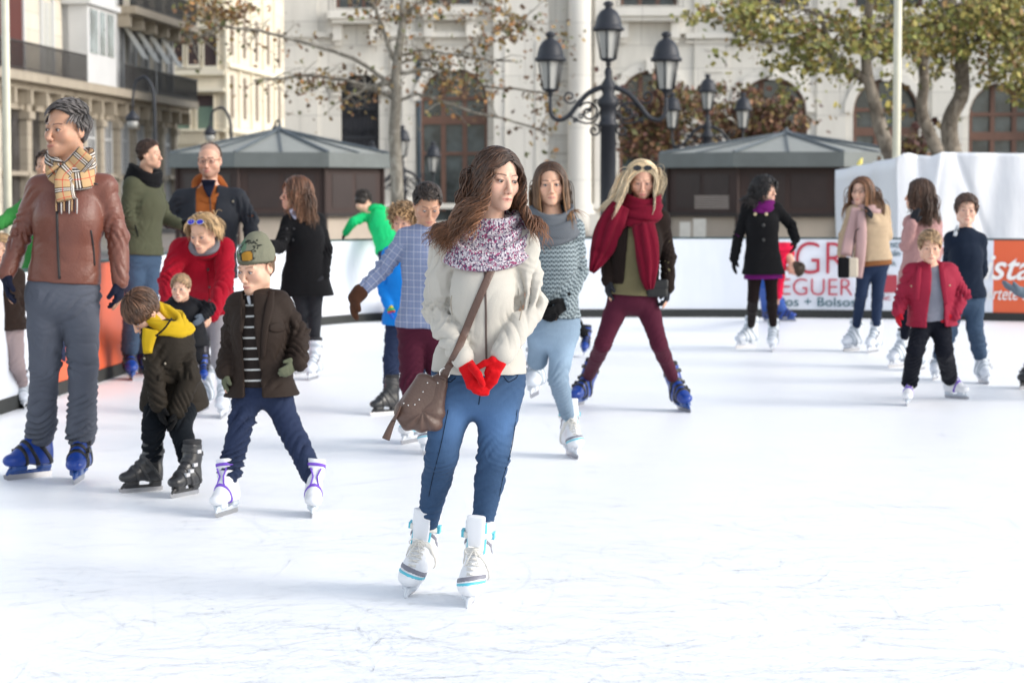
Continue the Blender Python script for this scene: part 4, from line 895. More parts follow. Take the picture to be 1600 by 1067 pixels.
def p_olive():
    P = Person('man in olive hooded jacket and black scarf seen from behind, face turned right', 18.6,
        dict(head=(234, 243), shl=(207, 290, -.05), shr=(239, 288, .22), ell=(199, 335, -.1), elr=(256, 340, .25), wrl=(218, 370, -.04), wrr=(282, 351, .2), hpl=(208, 395, -.02), hpr=(232, 395, .12), knl=(210, 480), knr=(232, 480)),
        dict(l=F_(203, 592, 15), r=F_(223, 583, 35)), k=1.08, hh=46, yaw=78, pitch=2, skin='fair', scalp=(.04, .022, .015), beard=.2, brow=(.04, .025, .018), eyes=False, tors=1.05, nohand='l')
    P.trousers('jeans', MDEN, (.092, .070, .066, .066), end=.06, wr=.006, fr=15); OL = cloth('olive_fleece', (.075, .078, .048), 'wool'); P.top('hooded_jacket', OL, .028, t0=-.04, sl=(.066, .056, .042), wr=.008, fr=12, neckup=.3)
    P.ringscarf('scarf', BLACKW, [(.01, .095, .10, .035, .055, 20, 0), (-.03, .11, .11, .03, .04, 25, 0)], pleat=.006, C=lerp(P.nb, P.nt, .3)); P.glove('r', BLACKG, 1.3)
    P.drape('pocket', BLACKW, [(211, 352, 2), (214, 362, 2), (216, 370, 1.5)], .003, .001, 8)
    short(P, (.045, .024, .016), .026, 1000, comb=(0, .3, -.6), hl=(.80, .60, .004), tip=(.07, .04, .03), vol=1.0, lift=.15); P.skate('l', 'blue'); P.skate('r', 'blue')
def p_greyman():
    P = Person('balding man with glasses in charcoal jacket over orange hood', 19.6,
        dict(head=(327, 253), shl=(284, 312), shr=(370, 310), ell=(264, 342, .0), elr=(391, 345, 0), wrl=(300, 356, -.2), wrr=(392, 378, -.1), hpl=(310, 420), hpr=(346, 420), knl=(308, 500), knr=(348, 500)),
        dict(l=F_(303, 585, -5), r=F_(352, 585, 5)), k=1.14, hh=56, yaw=-4, pitch=4, skin='rosy', brow=(.09, .05, .03), beard=.5, smile=1, eyes=False, scalp=(.42, .27, .20), tors=1.1)
    P.trousers('trousers', DGREY, (.095, .075, .07, .07), end=.06); P.top('hooded_sweatshirt', cloth('orange_fleece', (.34, .10, .025), 'wool'), .018, t0=-.02, sl=(.055, .05, .04), neckup=.4)
    P.top('jacket', cloth('charcoal_wax', (.040, .045, .058), 'nylon', .55), .036, t0=-.14, flare=.02, sl=(.074, .066, .050), wr=.010, fr=11, open_=opening(.075, .055, 0, .02), neckup=.25)
    OR = cloth('orange_fleece', (.34, .10, .025), 'wool'); P.ringscarf('hood', OR, [(.0, .115, .105, .026, .036, 55, -.015)], pleat=.004, C=lerp(P.nb, P.nt, .28))
    P.drape('shirt', NAVY, [(326, 282, 24), (326, 294, 17), (327, 308, 4)], .008, .02, 8); P.drape('zipper', plain('dark_zip', (.03, .025, .025), .4, .3), [(328, 306, 2), (329, 330, 2)], .003, .02, 8)
    buttons(P, [(364, 315), (370, 368)], (.3, .26, .2)); P.glove('r', NAVY, 1.35, curl=.8); P.glove('l', NAVY, 1.35)
    short(P, (.10, .065, .045), .012, 300, comb=(0, .5, -.8), hl=(.95, .1, .030), tip=(.12, .08, .06), vol=.98, lift=.1, capoff=-.012); P.shades((-1, 0, 0), 'eyes')
def p_redwoman():
    global s_gaze; s_gaze = [-.2, -.3]
    P = Person('blonde woman in bright red coat bending forward, blue sunglasses on her head', 15.9,
        dict(head=(317, 366, -.15), shl=(282, 388, 0), shr=(350, 388, 0), ell=(262, 440, -.18), elr=(351, 442, -.15), wrl=(262, 486, -.4), wrr=(331, 492, -.4), hpl=(308, 478, .32), hpr=(345, 478, .32), knl=(315, 560, .15), knr=(342, 562, .1)),
        dict(l=F_(322, 640, -5, dy=.2), r=F_(351, 651, 0, dy=0)), k=1.0, hh=60, yaw=-22, pitch=22, skin='fair', brow=(.30, .19, .10), scalp=(.35, .23, .12), lip=(.50, .15, .14))
    P.trousers('trousers', cloth('pale_grey_wool', (.30, .29, .31), 'wool'), (.080, .055, .05, .042), end=.09, wr=.003); RC = cloth('red_wool_coat', (.31, .005, .018), 'wool', .9, .12)
    P.top('coat', RC, .030, t0=-.32, flare=.035, sl=(.070, .062, .052), wr=.010, fr=11, neckup=.2, tk=.04)
    P.ringscarf('collar', RC, [(.0, .115, .105, .014, .045, 40, .01)], pleat=.003, npl=2, C=lerp(P.nb, P.nt, .2)); P.ringscarf('scarf', cloth('grey_knit_scarf', (.20, .20, .22), 'knit'), [(.02, .080, .080, .030, .04, 30, .0)], C=lerp(P.nb, P.nt, .35))
    P.drape('coat_seam', cloth('dark_red_seam', (.22, .004, .012), 'wool'), [(322, 412, 2.5), (326, 440, 2.5), (328, 480, 2.5)], .003, .001, 14); buttons(P, [(325, 421), (327, 448), (327, 470)], (.02, .01, .012), .011)
    P.hair((.36, .23, .11), L=.14, n=1100, r=.0026, part=.0, curl=(.003, 30), comb=lambda q, rng: np.stack([np.sign(q[:, 0]) * .5, np.full(len(q), .9), -.2 + .2 * rng.normal(size=len(q))], 1), g=.12, vol=1.03, tip=(.50, .36, .20), steps=12, face=.072, facey=.0, hl=(.78, .62, .0))
    P.shades((.02, .02, .45), 'head', (.5, .5, .55)); P.skate('r', 'white'); P.skate('l', 'white')
def p_toddler():
    global s_gaze; s_gaze = [0, 0]
    P = Person('toddler in black padded coat held up by woman in red coat', 15.0,
        dict(head=(282, 452, -.05), shl=(266, 482), shr=(304, 480), ell=(252, 486, -.04), elr=(328, 482, -.04), wrl=(244, 480, -.08), wrr=(318, 494, -.12), hal=(243, 470, -.12), har=(310, 504, -.16), hpl=(278, 535), hpr=(302, 535), knl=(280, 560), knr=(306, 556)),
        dict(l=dict(p=(292, 604), yaw=-10, dy=.0), r=dict(p=(318, 596), yaw=10, dy=.0)), k=.62, hh=44, yaw=-8, pitch=5, skin='child', brow=(.30, .2, .12), scalp=(.28, .17, .10), eyes=True, fs=.55, neckr=1.3)
    BN = cloth('black_nylon', (.014, .015, .02), 'nylon', .5); P.trousers('trousers', BN, (.100, .08, .07, .065), end=.1, wr=.006); P.top('padded_coat', BN, .045, t0=-.12, sl=(.078, .07, .055), wr=.010, fr=20, neckup=.6)
    P.ringscarf('hood', BN, [(.01, .12, .10, .045, .05, 40, -.05)], C=P.nb)
    short(P, (.26, .16, .09), .05, 900, comb=(.3, -.5, .2), tip=(.42, .29, .17), vol=1.0, hl=(.75, .66, -.004)); GG = cloth('grey_mitten', (.10, .12, .15), 'wool'); P.glove('r', GG, 1.5); P.glove('l', GG, 1.5); P.skate('l', 'blue'); P.skate('r', 'blue')
def p_bendboy():
    global s_gaze; s_gaze = [0, -.3]
    P = Person('boy bending over with yellow hood, dark brown jacket and black skates', 11.95,
        dict(head=(222, 488, -.06), shl=(238, 520, -.05), shr=(284, 528, .0), ell=(240, 580, -.12), elr=(296, 592, -.06), wrl=(248, 632, -.14), wrr=(277, 642, -.12), har=(272, 668, -.14), hpl=(252, 625, .12), hpr=(290, 622, .12), knl=(240, 664, -.06), knr=(281, 668, -.06)),
        dict(l=F_(235, 767, -58), r=F_(298, 773, -28)), k=.76, hh=70, yaw=-48, pitch=50, roll=0, skin='child', brow=(.10, .055, .03), scalp=(.08, .04, .025), fs=.82)
    P.trousers('trousers', cloth('black_green_trousers', (.010, .014, .020), 'cotton'), (.100, .078, .07, .068), end=.03, wr=.008, fr=22, bunch=2); BR = cloth('dark_brown_jacket', (.040, .031, .022), 'nylon', .6)
    P.top('jacket', BR, .042, t0=-.12, flare=.020, sl=(.078, .068, .058), wr=.010, fr=16, neckup=.2, tk=.05); YE = cloth('yellow_fleece', (.55, .36, .015), 'wool')
    P.ringscarf('hood', YE, [(.02, .10, .10, .045, .05, 25, .0), (-.012, .118, .112, .045, .048, 22, -.01)], pleat=.010, npl=3, C=at(258, 502, P.Y - .02)); P.drape('hood_front', YE, [(236, 515, 26), (232, 533, 20), (231, 552, 14)], .02, .0, 12, pleat=.004); P.drape('cord', BLACKW, [(268, 498, 3), (256, 515, 3), (243, 525, 3)], .004, .07, 12)
    buttons(P, [(258, 568), (226, 560)], (.3, .3, .3), .010); P.drape('pocket_flap', BR, [(247, 590, 10), (262, 592, 14), (275, 596, 10)], .006, .003, 8)
    P.glove('r', BLACKG, 1.4); P.glove('l', BLACKG, 1.4)
    P.hair((.085, .042, .024), L=.10, n=1300, r=.0030, part=0, hug=.09, curl=(.002, 20), comb=lambda q, rng: np.stack([q[:, 0] * 9 + .1 * rng.normal(size=len(q)), (q[:, 1] - .02) * 9, np.full(len(q), -.35)], 1), g=.0, vol=1.05, tip=(.14, .075, .045), steps=10, face=.0, hl=(.72, .69, -.006), stiff=1)
    P.skate('l', 'black'); P.skate('r', 'black')
def knit_mat():
    t = NT('patterned_knit'); o = t.coord(); c = t.mix(t.math('MULTIPLY', t.noise(o, 220, 2), .35), t.attr('Col'), (.05, .05, .04)); t.bump(t.noise(t.map(o, (1, 1, .3)), 240, 2), .5, .004); return t.done(c, .95, 0, .1)
def p_beanie():
    global s_gaze; s_gaze = [-.3, -.3]
    P = Person('boy in patterned green knit hat, open dark jacket and striped sweater, skates with purple straps', 11.2,
        dict(head=(399, 421), shl=(373, 478), shr=(434, 474), ell=(362, 540, .02), elr=(466, 522, .03), wrl=(352, 580, -.05), wrr=(466, 566, -.10), hal=(349, 600, -.06), har=(446, 584, -.16), hpl=(393, 600), hpr=(424, 600), knl=(378, 655, -.06), knr=(450, 662, -.05)),
        dict(l=F_(362, 802, -18, roll=-8), r=F_(486, 802, 6, roll=6)), k=.78, hh=82, yaw=-34, pitch=16, skin='child', brow=(.16, .09, .05), scalp=(.14, .08, .04), fs=.84, eyes=True)
    P.trousers('jeans', DKDEN, (.100, .076, .072, .072), end=.03, wr=.008, fr=20, bunch=1.8); P.top('sweater', pattern('striped_knit', 'stripes'), .016, t0=-.02, sl=(.05, .045, .04), neckup=.2, wr=.004)
    BR = cloth('dark_brown_coat', (.046, .030, .023), 'nylon', .6); P.top('jacket', BR, .044, t0=-.14, flare=.05, sl=(.078, .070, .062), wr=.012, fr=15, neckup=.15, open_=opening(.035, .055, -.035, .02))
    P.drape('lapel', BR, [(425, 455, 8), (421, 480, 14), (413, 520, 10), (411, 560, 6)], .007, .004, 16); P.drape('lapel', BR, [(378, 468, 8), (380, 490, 10), (376, 520, 6)], .007, .004, 12)
    WC = cloth('white_shirt', (.55, .58, .62), 'cotton'); P.drape('collar', WC, [(388, 463, 5), (389, 470, 6), (391, 477, 2)], .004, .004, 8, smooth_y=False);
    buttons(P, [(430, 508), (432, 510)], (.1, .08, .06), .008); P.drape('pocket_flap', BR, [(420, 512, 8), (432, 512, 18), (444, 514, 8)], .006, .003, 8); GL = cloth('olive_glove', (.12, .13, .085), 'wool'); P.glove('r', GL, 1.45, curl=.45); P.glove('l', GL, 1.45, curl=.9)
    short(P, (.13, .075, .04), .03, 260, comb=(0, -.3, -.8), hl=(.9, .3, .03), vol=.97)
    v = Vol(P.C - .22, P.C + .24, .0045); v.add(ell(P.L(0, .022, .050), np.array([.088, .104, .088]) * P.hs, P.R)).add(ell(P.L(.0, .045, .112), np.array([.050, .058, .050]) * P.hs, P.R), .03); v.cut(P.R @ unit([0, -.25, -1]), P.L(0, -.08, .030)); v.add(ell(P.L(0, .015, .010), np.array([.080, .096, .08]) * P.hs, P.R), .0, 's')
    V, F = v.mesh(1); q = ((V - P.C) @ P.R) / P.hs; V = folds(V, F, [], 2, .004, (16, 16, 16)); nq = noise(q * 55 + 3); nq2 = noise(q * 120 + 8); hc = np.tile(np.array([.20, .20, .145]), (len(V), 1)); fr_ = (q[:, 1] < .01) & (q[:, 2] > .052)
    e1 = ((q[:, 0] + .030) / .040) ** 2 + ((q[:, 2] - .105) / .036) ** 2 + (nq - .5) * 1.1; e2 = ((q[:, 0] - .020) / .036) ** 2 + ((q[:, 2] - .074) / .022) ** 2 + (nq - .5) * 1.1; e3 = np.abs(((q[:, 0] - .012) / .045) ** 2 + ((q[:, 2] - .105) / .030) ** 2 - .8 + (nq2 - .5))
    hc[fr_ & (e1 < 1)] = (.13, .22, .14); hc[fr_ & (e1 < .35)] = (.33, .37, .36); hc[fr_ & (e3 < .20)] = (.03, .032, .026); hc[fr_ & (e2 < 1)] = (.44, .22, .03); hc[fr_ & (np.abs(e2 - 1) < .16)] = (.03, .03, .025); hc[(q[:, 2] + .25 * q[:, 1] < .030)] = (.13, .125, .085)
    mkobj('knit_hat', V, F, knit_mat(), P.root, P.loc, col=hc); P.skate('l', 'purple'); P.skate('r', 'purple')
def p_coatwoman():
    P = Person('woman with long auburn hair in black wool coat seen in profile facing left', 19.2,
        dict(head=(462, 304), shl=(452, 348, -.06), shr=(496, 346, .06), ell=(437, 386, -.2), elr=(510, 390, .03), wrl=(422, 384, -.35), wrr=(506, 430, -.05), har=(498, 455, -.1), hpl=(463, 432), hpr=(492, 432), knl=(474, 490), knr=(492, 492)),
        dict(l=F_(480, 582, -25), r=F_(493, 592, -12)), k=1.0, hh=54, yaw=-76, skin='rosy', eyes=False, brow=(.10, .05, .03), scalp=(.12, .055, .03))
    P.trousers('trousers', DGREY, (.080, .055, .05, .042), end=.08, wr=.003); P.top('coat', BLACKW, .034, t0=-.36, flare=.05, sl=(.064, .056, .050), wr=.006, neckup=.2); P.drape('shirt_collar', cloth('lilac_shirt', (.40, .40, .52), 'cotton'), [(455, 327, 8), (458, 334, 8), (462, 342, 4)], .006, .01, 8)
    buttons(P, [(448, 358), (459, 358), (447, 374), (458, 375)], (.015, .015, .018), .012); P.glove('r', DGREY, 1.25, .04, curl=.9); P.glove('l', DGREY, 1.25)
    P.hair((.105, .045, .024), L=.34, n=1000, r=.0032, part=.0, curl=(.008, 40), flow=(.12, 0, 0), g=.28, vol=1.06, tip=(.26, .14, .08), steps=16, face=.068, facey=-.005, side=.9, thick=.045); P.skate('l', 'white'); P.skate('r', 'white')
def p_greenchild():
    P = Person('child in bright green hooded top leaning over the rink barrier', 27.3,
        dict(head=(568, 316, .25), shl=(572, 338, .25), shr=(598, 330, .25), ell=(552, 346, .1), elr=(606, 350, .3), wrl=(540, 364, .2), wrr=(612, 372, .3), hpl=(600, 392, -.15), hpr=(620, 394, -.1), knl=(604, 440, -.1), knr=(622, 442, -.1)),
        dict(l=F_(606, 503, 170), r=F_(622, 502, 160)), k=.85, hh=36, yaw=140, pitch=30, skin='child', eyes=False, scalp=(.02, .014, .01), face=-1)
    P.trousers('trousers', DKDEN, (.09, .07, .06, .06), end=.06); P.top('hooded_top', cloth('bright_green_fleece', (.012, .50, .16), 'wool', .9, .1), .03, t0=-.02, sl=(.075, .062, .050), wr=.010, neckup=.2); P.ringscarf('hood', cloth('bright_green_fleece', (.012, .50, .16), 'wool'), [(0, .10, .10, .035, .04, 0, 0)], C=at(590, 330, P.Y + .25))
    P.glove('l', BLACKG, 1.4); short(P, (.02, .014, .01), .04, 260, comb=(0, .3, -.6), hl=(.75, .66, -.02)); P.skate('l', 'blue'); P.skate('r', 'blue')
def p_bluechild():
    P = Person('child with curly sandy hair in bright blue jacket behind boy in checked shirt', 16.2,
        dict(head=(630, 347), shl=(610, 398), shr=(654, 398), ell=(598, 440), elr=(664, 440), wrl=(607, 474, -.08), wrr=(668, 474), hal=(609, 500, -.1), hpl=(620, 502), hpr=(646, 502), knl=(612, 560), knr=(650, 562)),
        dict(l=F_(610, 647, -52), r=F_(655, 642, 10)), k=.80, hh=50, yaw=-15, pitch=15, skin='rosy', eyes=False, brow=(.2, .12, .07), scalp=(.20, .12, .06))
    P.trousers('trousers', DKDEN, (.09, .075, .07, .068), end=.06, wr=.007); P.top('jacket', cloth('bright_blue_nylon', (.008, .22, .70), 'nylon', .5), .035, t0=-.05, sl=(.072, .064, .056), wr=.008, fr=14, neckup=.4)
    t = NT('rainbow_knit'); g = t.glove if 0 else None; ob = t.attr('pc', 'Vector'); sx = t.n('SeparateXYZ'); t.l(ob, sx.inputs[0]); c = t.ramp(t.math('MULTIPLY_ADD', sx.outputs[0], 6.5, .32), [(0, (.6, .01, .05)), (.42, (.6, .01, .05)), (.43, (.6, .45, .03)), (.56, (.6, .45, .03)), (.57, (.04, .35, .12)), (.68, (.04, .35, .12)), (.69, (.5, .02, .05)), (.78, (.02, .10, .5))], 'CONSTANT'); P.glove('l', t.done(c, .9), 1.5, .05); P.glove('r', BLACKG, 1.4)
    P.hair((.22, .13, .065), L=.09, n=420, r=.0048, curl=(.014, 110), comb=(0, -.1, .2), g=.1, vol=1.05, tip=(.42, .28, .15), steps=12, face=.0, lift=.5, stiff=1); P.skate('l', 'black'); P.skate('r', 'black')
def p_checkboy():
    global s_gaze; s_gaze = [0, -.5]
    P = Person('dark haired boy in blue checked shirt and burgundy trousers, arm out with brown glove', 13.8,
        dict(head=(668, 322, -.05), shl=(634, 372), shr=(700, 372), ell=(598, 422, .0), elr=(712, 430, .1), wrl=(556, 463, -.05), wrr=(710, 480, .1), hal=(546, 495, -.06), hpl=(645, 508), hpr=(684, 508), knl=(643, 600, -.1), knr=(684, 604, -.05)),
        dict(l=F_(650, 690, -25), r=F_(672, 706, -10)), k=.93, hh=64, yaw=14, pitch=30, skin='tan', brow=(.02, .012, .01), scalp=(.015, .01, .008))
    P.trousers('trousers', BURG, (.095, .072, .064, .055), end=.08, wr=.007, off=.012); P.top('checked_shirt', pattern('checked_cotton', 'check'), .026, t0=-.03, sl=(.064, .054, .042), wr=.008, fr=14, neckup=.35, hemn=-unit(P.sp + V3(.0, 0, .0)))
    P.glove('l', cloth('brown_suede', (.075, .032, .018), 'wool'), 1.9, .04, curl=.75); P.glove('r', BLACKG, 1.3); short(P, (.016, .011, .009), .035, 1300, comb=lambda q, rng: np.stack([.1 * rng.normal(size=len(q)), np.where(q[:, 2] > .07, -.9, .1), np.where(q[:, 2] > .07, .2, -.9)], 1), hl=(.78, .62, .001), vol=1.02, lift=.1, tip=(.05, .035, .028)); P.skate('l', 'laced'); P.skate('r', 'laced')
def p_knitgirl():
    global s_gaze; s_gaze = [0, 0]
    P = Person('girl with long brown hair in grey patterned sweater, grey cowl scarf and pale jeans', 13.2,
        dict(head=(860, 291), shl=(829, 362), shr=(897, 358), ell=(826, 428), elr=(906, 425, .02), wrl=(838, 480, -.1), wrr=(884, 474, -.12), har=(862, 494, -.2), hal=(856, 496, -.16), hpl=(848, 508), hpr=(882, 506), knl=(840, 562, .05), knr=(872, 592, -.05)),
        dict(l=dict(p=(838, 618), yaw=-10, dy=.55), r=F_(890, 712, 12)), k=1.0, hh=70, yaw=2, pitch=2, roll=-2, skin='fair', brow=(.05, .03, .02), scalp=(.05, .028, .018), lip=(.45, .16, .14))
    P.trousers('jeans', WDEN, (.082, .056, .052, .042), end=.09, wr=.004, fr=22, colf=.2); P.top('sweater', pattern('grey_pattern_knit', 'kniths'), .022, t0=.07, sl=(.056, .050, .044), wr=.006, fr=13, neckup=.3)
    P.ringscarf('cowl_scarf', cloth('grey_blue_knit', (.13, .142, .16), 'knit'), [(-.01, .115, .11, .032, .045, 34, .01), (.03, .10, .10, .03, .045, 30, .005), (-.05, .13, .12, .028, .035, 36, .01)], pleat=.007, C=lerp(P.nb, P.nt, .2)); P.glove('r', BLACKG, 1.4, .05, curl=.6); P.glove('l', BLACKG, 1.4, .05, curl=.6)
    P.hair((.065, .035, .022), L=.40, n=1500, r=.0024, part=.0, curl=(.004, 24), flow=(.18, 0, 0), g=.35, vol=1.04, tip=(.30, .165, .075), steps=22, face=.064, side=.75, thick=.05, hl=(.76, .65, -.002)); P.skate('l', 'white'); P.skate('r', 'laced')
def p_blonde():
    global s_gaze; s_gaze = [0, -.6]
    P = Person('blonde woman in dark jacket, crimson scarf and burgundy leggings, legs apart', 16.0,
        dict(head=(1004, 283, -.05), shl=(964, 342), shr=(1032, 342), ell=(950, 398, .02), elr=(1044, 402, .02), wrl=(950, 438, -.05), wrr=(1043, 450, -.05), hal=(947, 475, -.08), har=(1043, 480, -.08), hpl=(972, 458), hpr=(1006, 458), knl=(942, 538, -.05), knr=(1030, 538, -.05)),
        dict(l=F_(906, 633, -22, roll=16), r=F_(1065, 641, 14, roll=-14)), k=1.02, hh=60, yaw=-3, pitch=20, skin='rosy', brow=(.25, .16, .09), scalp=(.5, .38, .22), lip=(.52, .08, .12), eyes=False)
    P.trousers('leggings', BURG, (.082, .057, .052, .042), end=.08, wr=.0025, base=.001); P.top('blouse', cloth('olive_blouse', (.15, .13, .07), 'cotton'), .018, t0=-.02, flare=.02, sl=(.05, .045, .04), neckup=.2)
    SU = cloth('dark_brown_suede', (.026, .016, .013), 'wool'); P.top('jacket', SU, .030, t0=.12, sl=(.060, .054, .046), wr=.007, neckup=.2, open_=opening(.035, .075, 0, .02)); CR = cloth('crimson_wool', (.155, .005, .020), 'wool', .9, .12)
    P.ringscarf('scarf', CR, [(.01, .11, .11, .04, .05, 22, .015), (.055, .10, .10, .035, .045, 22, .015), (-.035, .12, .115, .035, .045, 28, .015)], pleat=.009, npl=4, C=lerp(P.nb, P.nt, .25))
    P.drape('scarf_end', CR, [(970, 320, 24), (958, 345, 38), (950, 370, 40), (940, 396, 28), (925, 426, 4)], .020, .06, 26, pleat=.016, npl=7, m=28); P.drape('scarf_end', CR, [(1004, 350, 30), (1010, 380, 32), (1014, 410, 30), (1014, 436, 20), (1016, 452, 8)], .018, .03, 24, pleat=.013, npl=7, m=28)
    P.glove('l', DGREY, 1.3, .05, curl=.8); P.glove('r', DGREY, 1.3, .05, curl=1.1)
    P.hair((.66, .53, .35), L=.40, n=2400, r=.0018, part=.02, curl=(.006, 34), flow=(-.55, -.1, 0), g=.24, vol=1.03, tip=(.80, .70, .52), steps=18, face=.076, facey=.0, side=.8, thick=.075, hl=(.76, .65, -.002)); P.shades((.01, .01, .012), 'head'); P.skate('l', 'blue'); P.skate('r', 'blue')
    rt = empty('shoulder_bag', P.hit(1026, 450), 'small black quilted bag hanging at the hip of the blonde skater', 'bag'); c = P.hit(1026, 450) + V3(0, -.05, 0); rl = np.array(rt.location)
    v = Vol(c - .2, c + .2, .007); v.add(rbox(c, (.075, .03, .062), .022)); V, F = v.mesh(1); mkobj('pouch', V, F, cloth('black_leather', (.012, .012, .013), 'leather'), rt, rl); v = Vol(c - .2, c + .2, .007); v.add(rbox(c + V3(0, -.018, .03), (.077, .018, .034), .015)); V, F = v.mesh(1); mkobj('flap', V, F, cloth('black_leather', (.012, .012, .013), 'leather'), rt, rl)
def p_blackcoat():
    P = Person('woman with black curly hair in black double breasted coat with purple scarf, smiling right', 22.3,
        dict(head=(1196, 298), shl=(1168, 326), shr=(1212, 326), ell=(1154, 368), elr=(1236, 352, .05), wrl=(1147, 404), wrr=(1243, 374, -.05), hal=(1145, 425, -.02), har=(1242, 398, -.1), hpl=(1181, 408), hpr=(1203, 408), knl=(1177, 466, -.03), knr=(1206, 466, -.03)),
        dict(l=F_(1172, 543, -48), r=F_(1208, 548, -10)), k=1.0, hh=43, yaw=52, pitch=4, skin='pale', eyes=False, smile=2, scalp=(.01, .01, .01))
    P.trousers('tights', cloth('brown_tights', (.022, .013, .013), 'cotton'), (.075, .054, .052, .038), end=.08, wr=.002); P.top('dress', cloth('purple_knit', (.12, .008, .11), 'wool'), .016, t0=-.34, flare=.035, sl=(.044, .038, .032), neckup=.2); P.top('coat', BLACKW, .028, t0=-.25, flare=.05, sl=(.060, .052, .046), wr=.006, neckup=.2)
    buttons(P, [(1180, 335), (1197, 335)], (.5, .42, .25), .018); buttons(P, [(1193, 352), (1193, 375)], (.03, .03, .03), .018); P.ringscarf('scarf', cloth('purple_knit', (.12, .008, .11), 'wool'), [(0, .085, .085, .035, .05, 25, .01), (-.04, .08, .09, .03, .04, 35, .015)], C=lerp(P.nb, P.nt, .4)); P.glove('l', BLACKG, 1.3, .05); P.glove('r', BLACKG, 1.3, .05, curl=.7)
    P.hair((.010, .009, .010), L=.26, n=900, r=.0040, curl=(.012, 60), flow=(-.2, 0, 0), g=.22, vol=1.12, tip=(.02, .016, .016), steps=16, face=.064, side=.7, thick=.05, bangs=.3); P.skate('l', 'white'); P.skate('r', 'white')
def p_redchild():
    P = Person('child in red top bending down beside the barrier, head turned upside down', 25.5,
        dict(head=(1243, 420, -.1), shl=(1222, 402), shr=(1233, 388, .1), ell=(1219, 432, -.1), elr=(1214, 430, .15), wrl=(1216, 462, -.12), wrr=(1214, 462, .1), hpl=(1202, 402, -.05), hpr=(1206, 396, .12), knl=(1194, 442), knr=(1204, 442)),
        dict(l=F_(1197, 502, 20), r=F_(1222, 502, 80)), k=.80, hh=29, yaw=60, pitch=125, skin='rosy', eyes=False, scalp=(.05, .03, .02))
    P.trousers('trousers', cloth('blue_trousers', (.03, .09, .35), 'cotton'), (.10, .08, .08, .07), end=.06); P.top('red_top', cloth('red_fleece', (.60, .01, .05), 'wool', .9, .1), .035, t0=-.05, sl=(.072, .064, .055), wr=.008, neckup=.3)
    short(P, (.055, .035, .022), .04, 300, comb=(0, 0, .3)); P.skate('l', 'blue'); P.skate('r', 'blue')
def p_beige():
    P = Person('woman in beige jacket and glasses with one hand at her cheek, pink scarf hanging', 22.2,
        dict(head=(1346, 301), shl=(1334, 332, -.02), shr=(1380, 330, .02), ell=(1320, 370, -.05), elr=(1386, 368, .0), wrl=(1316, 396, -.12), wrr=(1364, 342, -.16), hal=(1312, 412, -.14), har=(1356, 318, -.18), hpl=(1353, 406), hpr=(1375, 406), knl=(1346, 460), knr=(1371, 462)),
        dict(l=F_(1336, 548, -42), r=F_(1368, 550, -30)), k=1.0, hh=46, yaw=-30, skin='pale', eyes=False, scalp=(.09, .045, .025), bare='l')
    P.trousers('jeans', cloth('navy_denim', (.018, .030, .065), 'denim'), (.082, .058, .054, .042), end=.08, wr=.003); P.top('brown_top', cloth('rust_knit', (.22, .09, .035), 'wool'), .024, t0=-.12, flare=.012, sl=(.044, .038, .032), neckup=.2)
    P.top('jacket', cloth('camel_fleece', (.48, .36, .24), 'wool', .9, .1), .034, t0=-.02, sl=(.064, .058, .050), wr=.007, neckup=.25); PK = cloth('dusty_pink_knit', (.50, .33, .32), 'wool'); P.ringscarf('scarf', PK, [(0, .09, .09, .03, .045, 28, .01)], C=lerp(P.nb, P.nt, .35))
    P.drape('scarf_end', PK, [(1338, 325, 14), (1334, 350, 18), (1327, 375, 20), (1322, 400, 18)], .015, .02, 14, pleat=.005); P.drape('scarf_end', PK, [(1346, 330, 12), (1347, 360, 15), (1344, 400, 17), (1340, 434, 15)], .015, .03, 18, pleat=.005); P.glove('r', DGREY, 1.35, .04, curl=.6)
    P.hair((.11, .052, .028), L=.42, n=900, r=.0034, part=-.01, curl=(.004, 24), flow=(-.05, 0, 0), g=.32, vol=1.05, tip=(.28, .15, .075), steps=16, face=.066, side=.8, thick=.05); P.shades((-1, 0, 0), 'eyes'); P.skate('l', 'white'); P.skate('r', 'white')
    c = at(1326, 418, P.Y - .22); rt = empty('handbag', c, 'cream and black handbag held by the woman in beige jacket', 'bag'); v = Vol(c - .25, c + .25, .009); v.add(rbox(c, (.09, .035, .095), .02)); V, F = v.mesh(1); mkobj('pouch', V, F, cloth('cream_leather', (.55, .48, .38), 'leather'), rt, c); v = Vol(c - .25, c + .25, .009); v.add(rbox(c + V3(-.05, -.015, .0), (.055, .032, .10), .02)); V, F = v.mesh(1); mkobj('side_panel', V, F, BLACKW, rt, c)
    MB().tube([c + V3(.03, 0, .09), c + V3(.06, -.02, .35), at(1345, 355, P.Y - .16)], .006, 6).build('strap', BLACKW, rt, c, True)
